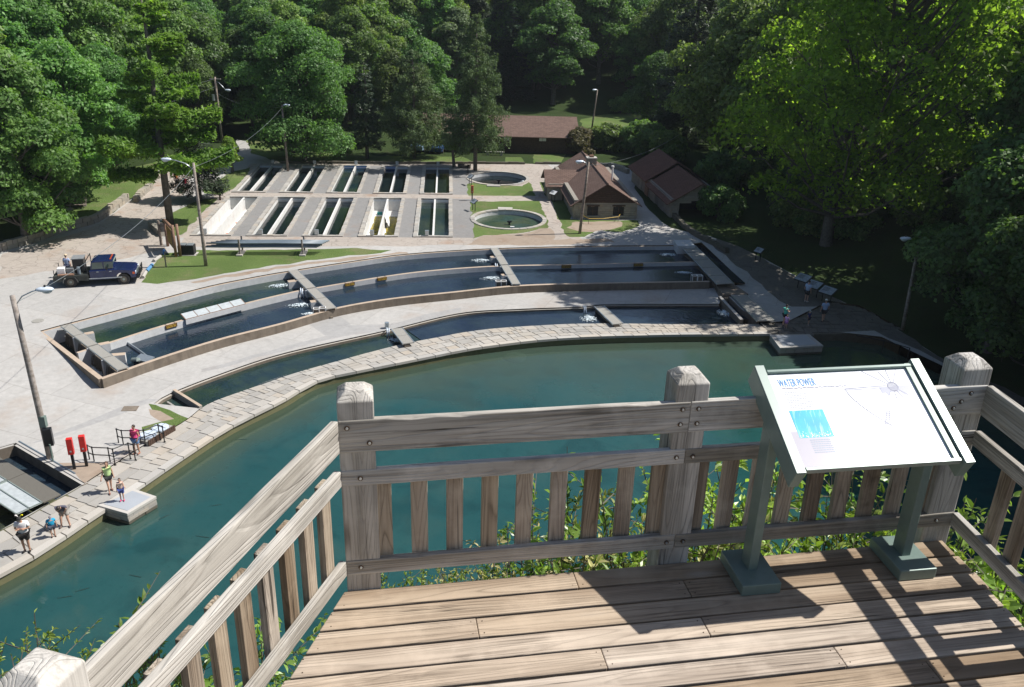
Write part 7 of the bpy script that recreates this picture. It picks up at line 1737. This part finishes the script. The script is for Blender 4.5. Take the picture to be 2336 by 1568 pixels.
# ------------------------------------------------------------------ overlook deck
DZ = CAMZ - 3.2
A0 = G0 = Vector((-.868, 3.888, DZ)); PSI = R(10.2)
e = Vector((math.cos(PSI), math.sin(PSI), 0)); n = Vector((-e.y, e.x, 0)); up = Vector((0, 0, 1))
dl = Vector((-math.sin(R(15.6)), -math.cos(R(15.6)), 0)); nl = Vector((dl.y, -dl.x, 0))      # left rail runs towards the viewer
if nl.x > 0: nl = -nl
C0 = A0 + e * 3.65; dr = Vector((math.sin(R(6.8)), -math.cos(R(6.8)), 0)); nr_ = Vector((-dr.y, dr.x, 0))
if nr_.x < 0: nr_ = -nr_
deck = thing('deck_floor', 'weathered brown deck board floor of the overlook', 'deck', (.9, 2.5, DZ - .04)); deck['kind'] = 'structure'
def lumber(name, p0, xdir, zdir, L, W, T, mat, parent, bevel=.004, warp=0, seed=0, chips=0, cut=(0, 0)):
    """board: length along x, width W along z, thickness T along y (p0 = start, centre of the section)"""
    rs = random.Random(seed); mb = MB(); nseg = max(2, int(L / .12)); k = nseg + 1
    for i in range(k):
        x = L * i / nseg; w = warp * noise.noise(Vector((x * 2.3 + seed, seed * 1.7, 0)))
        ch = chips * max(0, noise.noise(Vector((x * 9 + seed, 5, seed))) - .25)
        for sy, sz in ((-1, -1), (1, -1), (1, 1), (-1, 1)): mb.v.append((x + (cut[0] if i == 0 else cut[1] if i == nseg else 0) * sz * W / 2, sy * T / 2, sz * (W / 2 - (ch if sz > 0 and sy < 0 else 0)) + w))
    for i in range(nseg):
        o = i * 4
        for j in range(4): mb.f.append((o + j, o + (j + 1) % 4, o + 4 + (j + 1) % 4, o + 4 + j)); mb.m.append(0)
    mb.f += [(0, 3, 2, 1), (nseg * 4, nseg * 4 + 1, nseg * 4 + 2, nseg * 4 + 3)]; mb.m += [0, 0]
    me = mb.mesh(name, mat)
    M4 = frame_mat(p0, xdir, zdir)
    o = link(name, me, parent, base_matrix(parent).inverted() @ M4 if parent is not None else M4)
    if bevel:
        b = o.modifiers.new('bevel', 'BEVEL'); b.width = bevel; b.segments = 2; b.limit_method = 'ANGLE'; b.angle_limit = R(50)
    return o
# boards run along e; board edges follow the slanting deck ends
BP = .1548
def left_s(nn):     # deck edge position along e for a row at depth nn (negative towards viewer)
    q = A0 + Vector((0, 0, 0)); t = nn / (Vector((-math.sin(R(13.2)), -math.cos(R(13.2)), 0)).dot(n)); return (Vector((-math.sin(R(13.2)), -math.cos(R(13.2)), 0)) * t).dot(e) - .02
def right_s(nn):
    d_ = Vector((math.sin(R(8.0)), -math.cos(R(8.0)), 0)); t = nn / d_.dot(n); return 3.63 + (d_ * t).dot(e)
JO = {0: [1.277], 1: [1.885], 2: [.673], 3: [1.875], 4: [1.277], 5: [2.48], 6: [.9, 2.9], 7: [1.7], 8: [.5, 2.6], 9: [1.3], 10: [2.1], 11: [.9]}
rs = random.Random(12)
CL = (left_s(-1.0) - left_s(-1.1)) / .1; CR = (right_s(-1.0) - right_s(-1.1)) / .1
for k in range(26):
    na, nb = -.004 - BP * k, -BP * (k + 1) + .011 + rs.uniform(-.002, .003); nm = (na + nb) / 2
    cutsx = [left_s(nm) + rs.uniform(-.012, .012)] + JO.get(k, [rs.uniform(.8, 2.8)]) + [right_s(nm) + rs.uniform(-.012, .012)]
    for a, b in zip(cutsx, cutsx[1:]):
        lumber('plank', A0 + e * (a + .0015) + n * nm - up * (.0195 + rs.uniform(0, .003)), e, n, b - a - .003, na - nb, .038, M['deckwood'], deck, .005, .0015, rs.randrange(999), 0, (CL if a == cutsx[0] else 0, CR if b == cutsx[-1] else 0))
        for x_ in (a + .03, b - .03) if (b - a) > .2 else ():
            for y_ in (-.045, .045):
                m = MB(); q = A0 + e * x_ + n * (nm + y_); m.cyl((q.x, q.y, DZ - .004), .0035, .0035, 6); part('nail', m, M['bolt'], deck)
for a, nn in ((.06, -1), (1.28, -1), (1.88, -1), (2.48, -1), (3.4, -1)):      # joists underneath
    lumber('joist', A0 + e * a - n * .02 - up * .14, -n, up, 3.8, .19, .045, M['balwood'], deck, 0)
lumber('rim_joist', A0 + e * -.02 - n * .03 - up * .14, e, up, 3.62, .19, .04, M['balwood'], deck, 0)
# railings
def post(name, p, ex, ny, h, parent, seed, w=.184, below=.5):
    """square post, corner p, sides along ex and ny, chamfered top"""
    mb = MB(); c = p + ex * w / 2 + ny * w / 2; M4 = frame_mat(c - up * below, up, -ny)   # local x up, z outwards
    H = below + h; hw = w / 2; ns = 12
    for i in range(ns + 1):
        x = H * i / ns
        for a, b in ((-hw, -hw), (hw, -hw), (hw, hw), (-hw, hw)): mb.v.append((x, a, b))
    for i in range(ns):
        o = i * 4
        for j in range(4): mb.f.append((o + j, o + (j + 1) % 4, o + 4 + (j + 1) % 4, o + 4 + j)); mb.m.append(0)
    o = ns * 4; s = len(mb.v)
    for a, b in ((-.52, -.52), (.52, -.52), (.52, .52), (-.52, .52)): mb.v.append((H + .045, a * hw, b * hw))
    for j in range(4): mb.f.append((o + j, o + (j + 1) % 4, s + (j + 1) % 4, s + j)); mb.m.append(0)
    mb.f += [(s, s + 1, s + 2, s + 3), (3, 2, 1, 0)]; mb.m += [0, 0]
    ob = link(name, mb.mesh(name, M['railwood']), parent, base_matrix(parent).inverted() @ M4)
    b = ob.modifiers.new('bevel', 'BEVEL'); b.width = .006; b.segments = 2; b.limit_method = 'ANGLE'; b.angle_limit = R(20); return ob
HT, HM, HBt = (.876, 1.062), (.676, .768), (.106, .200)
rail1 = thing('deck_railing', 'weathered grey front railing of deck with the two posts', 'railing', tuple(A0)); rail1['kind'] = 'thing'
def bolts(parent, pts, nrm):
    for q in pts:
        m = MB(); Mx = nrm.to_track_quat('Z', 'Y').to_matrix(); m.cyl(q, .014, .004, 14, M=Mx); part('washer', m, M['bolt'], parent)
        m = MB(); m.cyl(q + nrm * .004, .0075, .006, 6, M=Mx); part('bolt', m, M['steel'], parent)
PA = [0.0, 1.785, 3.475]
for i, a in enumerate(PA): post('post', A0 + e * a, e, n, 1.165, rail1, i)
def hrail(parent, p0, d, nn, L, hz, seed, mat='railwood', th=.038, name='rail'):
    z0, z1 = hz; return lumber(name, p0 + nn * (th / 2 - .006) + up * ((z0 + z1) / 2), d, up, L, z1 - z0, th, M[mat], parent, .005, .004, seed, .03)
for (a, b), sd in (((0.002, 1.785 + .085), 1), ((1.785 + .088, 3.65), 5)):
    for j, hz in enumerate((HT, HM, HBt)): hrail(rail1, A0 + e * a, e, n, b - a, hz, sd + j * 11, name=('top_rail', 'middle_rail', 'bottom_rail')[j])
for z, o1 in ((1.012, .03), (.935, .08)):
    pass
bolts(rail1, [A0 + e * a + up * z - n * .008 for a, z in ((.045, 1.022), (.155, .93), (.1, .722), (.08, .157), (1.825, 1.02), (1.915, 1.02), (1.82, .93), (1.915, .93), (1.82, .722), (1.915, .722), (1.82, .155), (1.92, .155), (3.55, 1.02), (3.5, .97), (3.46, .93), (3.54, .155))], -n)
rs = random.Random(3)
for base, cnt, st in ((.184, 9, .183), (1.785 + .184, 9, .180)):
    for k in range(cnt):
        a = base + .045 + k * st * (1.735 - .184 - .09) / (st * (cnt - 1)) if False else base + .03 + k * ((1.785 if base < 1 else 1.69) - .184 - .06) / (cnt - 1)
        lumber('baluster', A0 + e * (a) + n * (.038 + .019) + up * .112, up, e, .60, .089, .038, M['balwood'], rail1, .003, .002, rs.randrange(999))
# left railing
railL = thing('deck_railing', 'sunlit pale left railing running towards the viewer', 'railing', tuple(A0 + dl * .05))
for j, hz in enumerate((HT, HM, HBt)): hrail(railL, A0 + dl * .003, dl, nl, 3.9, hz, 40 + j * 7, name=('top_rail', 'middle_rail', 'bottom_rail')[j], mat='railwood')
for a in (1.83, 3.66): post('post', A0 + dl * a - nl * .055, dl, nl, 1.165, railL, 9)
for k in range(19):
    a = .10 + k * .190
    if abs(a - 1.97) < .13 or a > 3.7: continue
    lumber('baluster', A0 + dl * a + nl * (.038 + .019) + up * .112, up, dl, .628, .089, .038, M['balwood'], railL, .003, .002, rs.randrange(999))
# right railing
railR = thing('deck_railing', 'shaded right railing at the edge of deck beyond the sign', 'railing', tuple(C0 + dr * .05))
for j, hz in enumerate((HT, HM, HBt)): hrail(railR, C0 + dr * .003 + e * .0, dr, nr_, 3.9, hz, 70 + j * 7, name=('top_rail', 'middle_rail', 'bottom_rail')[j])
for a in (1.80, 3.6): post('post', C0 + dr * a, dr, nr_, 1.165, railR, 10)
for k in range(19):
    a = .28 + k * .188
    if abs(a - 1.89) < .13 or a > 3.5: continue
    lumber('baluster', C0 + dr * a + nr_ * (.038 + .019) + up * .112, up, dr, .61, .089, .038, M['balwood'], railR, .003, .002, rs.randrange(999))

# ------------------------------------------------------------------ WATER POWER sign
PS = R(9.6); se = Vector((math.cos(PS), math.sin(PS), 0)); sn = Vector((-se.y, se.x, 0)); TI = R(26.1)
KS = 2.534; BLc = Vector((.576 * KS, 1.483 * KS, CAMZ - .9 * KS)); SW, SL = .361 * KS, .267 * KS
su = sn * math.cos(TI) + up * math.sin(TI); sz = se.cross(su)
sign = thing('information_sign', 'white WATER POWER information panel on two green legs at the deck rail', 'sign', (BLc.x + .4, BLc.y + .3, DZ))
Ms = Matrix((se, su, sz)).transposed()
def sb(cx, cy, cz, dx, dy, dz, name, mat, bevel=.003, **k):    # box in the panel's own axes
    m = MB(); m.box(BLc + se * cx + su * cy + sz * cz, (dx, dy, dz), Ms); return part(name, m, mat, sign, bevel=bevel, **k)
for s_, x in ((0, -.005), (1, SW + .005)):      # side arms: deep flat bars whose ends stand past the panel
    sb(x, SL / 2, -.065, .055, SL + .015, .13, 'side_arm', M['greenpaint'], .006)
    sb(x, SL / 2, .002, .050, SL + .01, .004, 'arm_edge', M['frameedge'], 0)
sb(SW / 2, .022, -.022, SW - .06, .02, .034, 'lower_frame_bar', M['frameedge']); sb(SW / 2, SL - .03, -.020, SW - .06, .018, .034, 'upper_frame_bar', M['greenpaint'])
PX0, PX1, PY0, PY1 = .028, SW - .062, .034, SL - .042
sb((PX0 + PX1) / 2, (PY0 + PY1) / 2, -.028, PX1 - PX0, PY1 - PY0, .012, 'sign_face', None or plain('enamel_sign_face', (.88, .88, .90), .22, 0, .01, 1, spec=.6), 0)
sb(SW - .048, SL / 2, -.024, .03, SL - .03, .03, 'inner_channel', M['greenpaint'], 0)
def ink(name, col, rough=.3): return plain(name, col, rough, 0, .04, 3)
I_blue, I_grey, I_pale, I_pic, I_text, I_lav = ink('ink_blue', (.05, .27, .62)), ink('ink_grey', (.12, .14, .24)), ink('ink_pale', (.20, .22, .32)), None, ink('ink_text', (.26, .33, .42)), ink('ink_lavender', (.40, .385, .45))
PWd, PHt = PX1 - PX0, PY1 - PY0; ZF = -.0215
def at(u, v): return BLc + se * (PX0 + PWd * u) + su * (PY0 + PHt * v)     # u right, v up, 0..1
def quad(name, pts, mat, z=0.0006):
    m = MB(); m.add([at(u, v) + sz * (ZF + z) for u, v in pts], [tuple(range(len(pts)))]); return part(name, m, mat, sign)
def line(m, a, b, w, z=.0012):
    A_, B_ = at(*a), at(*b); d_ = (B_ - A_).normalized(); q = sz.cross(d_) * w * 1.25; m.add([A_ - q + sz * (ZF + z), B_ - q + sz * (ZF + z), B_ + q + sz * (ZF + z), A_ + q + sz * (ZF + z)], [(0, 1, 2, 3)])
fc = bpy.data.curves.new('title', 'FONT'); fc.body = 'WATER POWER'; fc.size = .062; fc.extrude = .0004; fc.offset = 0; fc.space_character = 1.05
fo = bpy.data.objects.new('title', fc); COL.objects.link(fo); bpy.context.view_layer.update()
me = bpy.data.meshes.new_from_object(fo.evaluated_get(bpy.context.evaluated_depsgraph_get())); bpy.data.objects.remove(fo); me.materials.clear(); me.materials.append(I_blue)
M4 = Matrix((se, su, sz)).transposed().to_4x4(); M4.translation = at(.06, .855) + sz * (ZF + .001)
wmax = max(v.co.x for v in me.vertices); M4 = M4 @ Matrix.Diagonal((PWd * .255 / wmax, 1.18, 1, 1)); link('title_lettering', me, sign, base_matrix(sign).inverted() @ M4)
quad('pale_margin', [(0, 0), (.45, 0), (.40, .13), (.245, .125), (.245, .37), (0, .37)], I_lav, .0004)
M['signphoto'] = None
m_ = NT('sign_picture'); c_ = m_.coords('World', (1, 1, 1)); g_ = m_.noise(c_, 6, 4); s2 = m_.new('ShaderNodeMapping'); s2.inputs['Scale'].default_value = (60, 9, 9); m_.l(c_, s2.inputs[0]); st_ = m_.noise(s2.outputs[0], 1.2, 5)
bcol = m_.ramp(g_, [(.3, (.03, .34, .52)), (.7, (.05, .52, .66))]); bcol = m_.mix(m_.math('MULTIPLY', m_.ramp(st_, [(.55, (0, 0, 0)), (.72, (1, 1, 1))]), .6), bcol, (.55, .85, .9)); m_.set(bcol, .25, 0, .5)
quad('spring_picture', [(.055, .30), (.285, .30), (.285, .59), (.055, .59)], m_.mat, .0008)
m = MB(); rs = random.Random(8)
for k in range(60):
    u = rs.uniform(.06, .28); v = .302 + abs(rs.gauss(0, .02)); a = at(u, v); w_ = rs.uniform(.0015, .004); q = [(u, v), (u + w_, v + .004), (u, v + .014 * rs.random() + .006), (u - w_, v + .004)]; m.add([at(*p) + sz * (ZF + .0014) for p in q], [(0, 1, 2, 3)])
part('picture_bubbles', m, ink('ink_white', (.85, .93, .95)), sign, kind='stuff')
def textblock(u0, v0, w_, rows, dv, mat, ragged=.1):
    for r_ in range(rows):
        m = MB(); u = u0; rr = u0 + w_ - rs.uniform(0, ragged) * w_
        while u < rr:
            l_ = rs.uniform(.006, .02); line(m, (u, v0 - dv * r_), (min(u + l_, rr), v0 - dv * r_), .0019); u += l_ + .004
        part('text_line', m, mat, sign)
textblock(.075, .79, .19, 11, .018, ink('ink_faint', (.43, .45, .49)), .2); textblock(.115, .275, .165, 7, .021, I_text, .12)
m = MB()     # wavy underline
for k in range(60): line(m, (.07 + .0075 * k, .835 + .004 * math.sin(k * 1.3)), (.07 + .0075 * (k + 1), .835 + .004 * math.sin((k + 1) * 1.3)), .0016)
part('underline', m, I_grey, sign)
m = MB()     # line drawing: wheel hub with rays over a stepped beam, arc with ticks
hub_ = (.845, .80); ar = PHt / PWd
for k in range(40):
    a0, a1 = 2 * math.pi * k / 40, 2 * math.pi * (k + 1) / 40; line(m, (hub_[0] + .036 * math.cos(a0), hub_[1] + .036 * math.sin(a0) / ar), (hub_[0] + .036 * math.cos(a1), hub_[1] + .036 * math.sin(a1) / ar), .002)
for k in range(9): w_ = .036 * math.sin(math.pi * (k + 1) / 10); line(m, (hub_[0] - w_, hub_[1] - .05 + .0125 * k), (hub_[0] + w_, hub_[1] - .05 + .0125 * k), .0012)
part('drawing_hub', m, I_grey, sign)
m = MB()
for a_, l_ in ((140, .22), (112, .14), (88, .15), (62, .17), (35, .12), (230, .12), (262, .11), (290, .1), (318, .15)):
    c, s_ = math.cos(R(a_)), math.sin(R(a_)) / ar; line(m, (hub_[0] + .04 * c, hub_[1] + .04 * s_), (hub_[0] + l_ * c, min(.99, hub_[1] + l_ * s_)), .0016)
part('drawing_rays', m, I_pale, sign)
quad('drawing_beam', [(.745, .735), (.775, .735), (.785, .70), (.80, .70), (.81, .74), (.88, .74), (.90, .70), (.925, .70), (.925, .735), (.955, .735), (.965, .81), (.745, .80)], ink('ink_beam', (.24, .26, .36)), .0005)
m = MB(); line(m, (.50, .80), (.80, .815), .0022); line(m, (.50, .785), (.76, .79), .0014); line(m, (.50, .80), (.50, .785), .0014)
pa = None
for k in range(25):
    t_ = k / 24; p_ = (.505 + .215 * t_ ** 1.5, .775 - .42 * t_)
    if pa: line(m, pa, p_, .0014)
    if k % 5 == 2: line(m, p_, (p_[0] + .05, p_[1] + .025), .0012)
    pa = p_
for k in range(7): line(m, (.665 + .008 * k, .40 + .022 * k), (.69 + .008 * k, .395 + .022 * k), .0018)
line(m, (.665, .40), (.715, .53), .0018); line(m, (.69, .395), (.738, .53), .0018); line(m, (.81, .31), (.815, .38), .0012); line(m, (.90, .28), (.90, .31), .0012); line(m, (.52, .30), (.56, .30), .0012)
part('drawing_lines', m, I_pale, sign)
# legs and feet
for k, (fx, fy) in enumerate(((.70, 2.068), (1.172, 2.155))):
    base = Vector((fx * 2, fy * 2, DZ)); m = MB()
    # leg: rectangular tube up to the arm underside
    rel = base - BLc; yy_ = rel.dot(sn); ztop = BLc.z + yy_ * math.tan(TI) - .07; Mleg = Matrix((se, sn, up)).transposed()
    m.box(Vector((base.x, base.y, (DZ + .06 + ztop) / 2)), (.055, .105, ztop - DZ - .06), Mleg); part('leg', m, M['greenpaint'], sign, bevel=.006)
    m = MB(); c = base + up * .035 - sn * .02; m.box(c, (.23, .33, .07), Mleg); part('base_box', m, M['greenpaint'], sign, bevel=.006)

# ------------------------------------------------------------------ thin summer haze over the valley
m = MB(); m.box((0, 140, 35), (530, 410, 81)); hz = link('haze', m.mesh('haze', [bpy.data.materials.new('haze_air')])); hz['kind'] = 'stuff'
hm = hz.data.materials[0]; hm.use_nodes = True; hm.node_tree.nodes.clear(); ho = hm.node_tree.nodes.new('ShaderNodeOutputMaterial'); hv = hm.node_tree.nodes.new('ShaderNodeVolumePrincipled')
hv.inputs['Color'].default_value = (.80, .90, 1, 1); hv.inputs['Density'].default_value = .00014; hv.inputs['Anisotropy'].default_value = .2; hm.node_tree.links.new(hv.outputs[0], ho.inputs['Volume'])
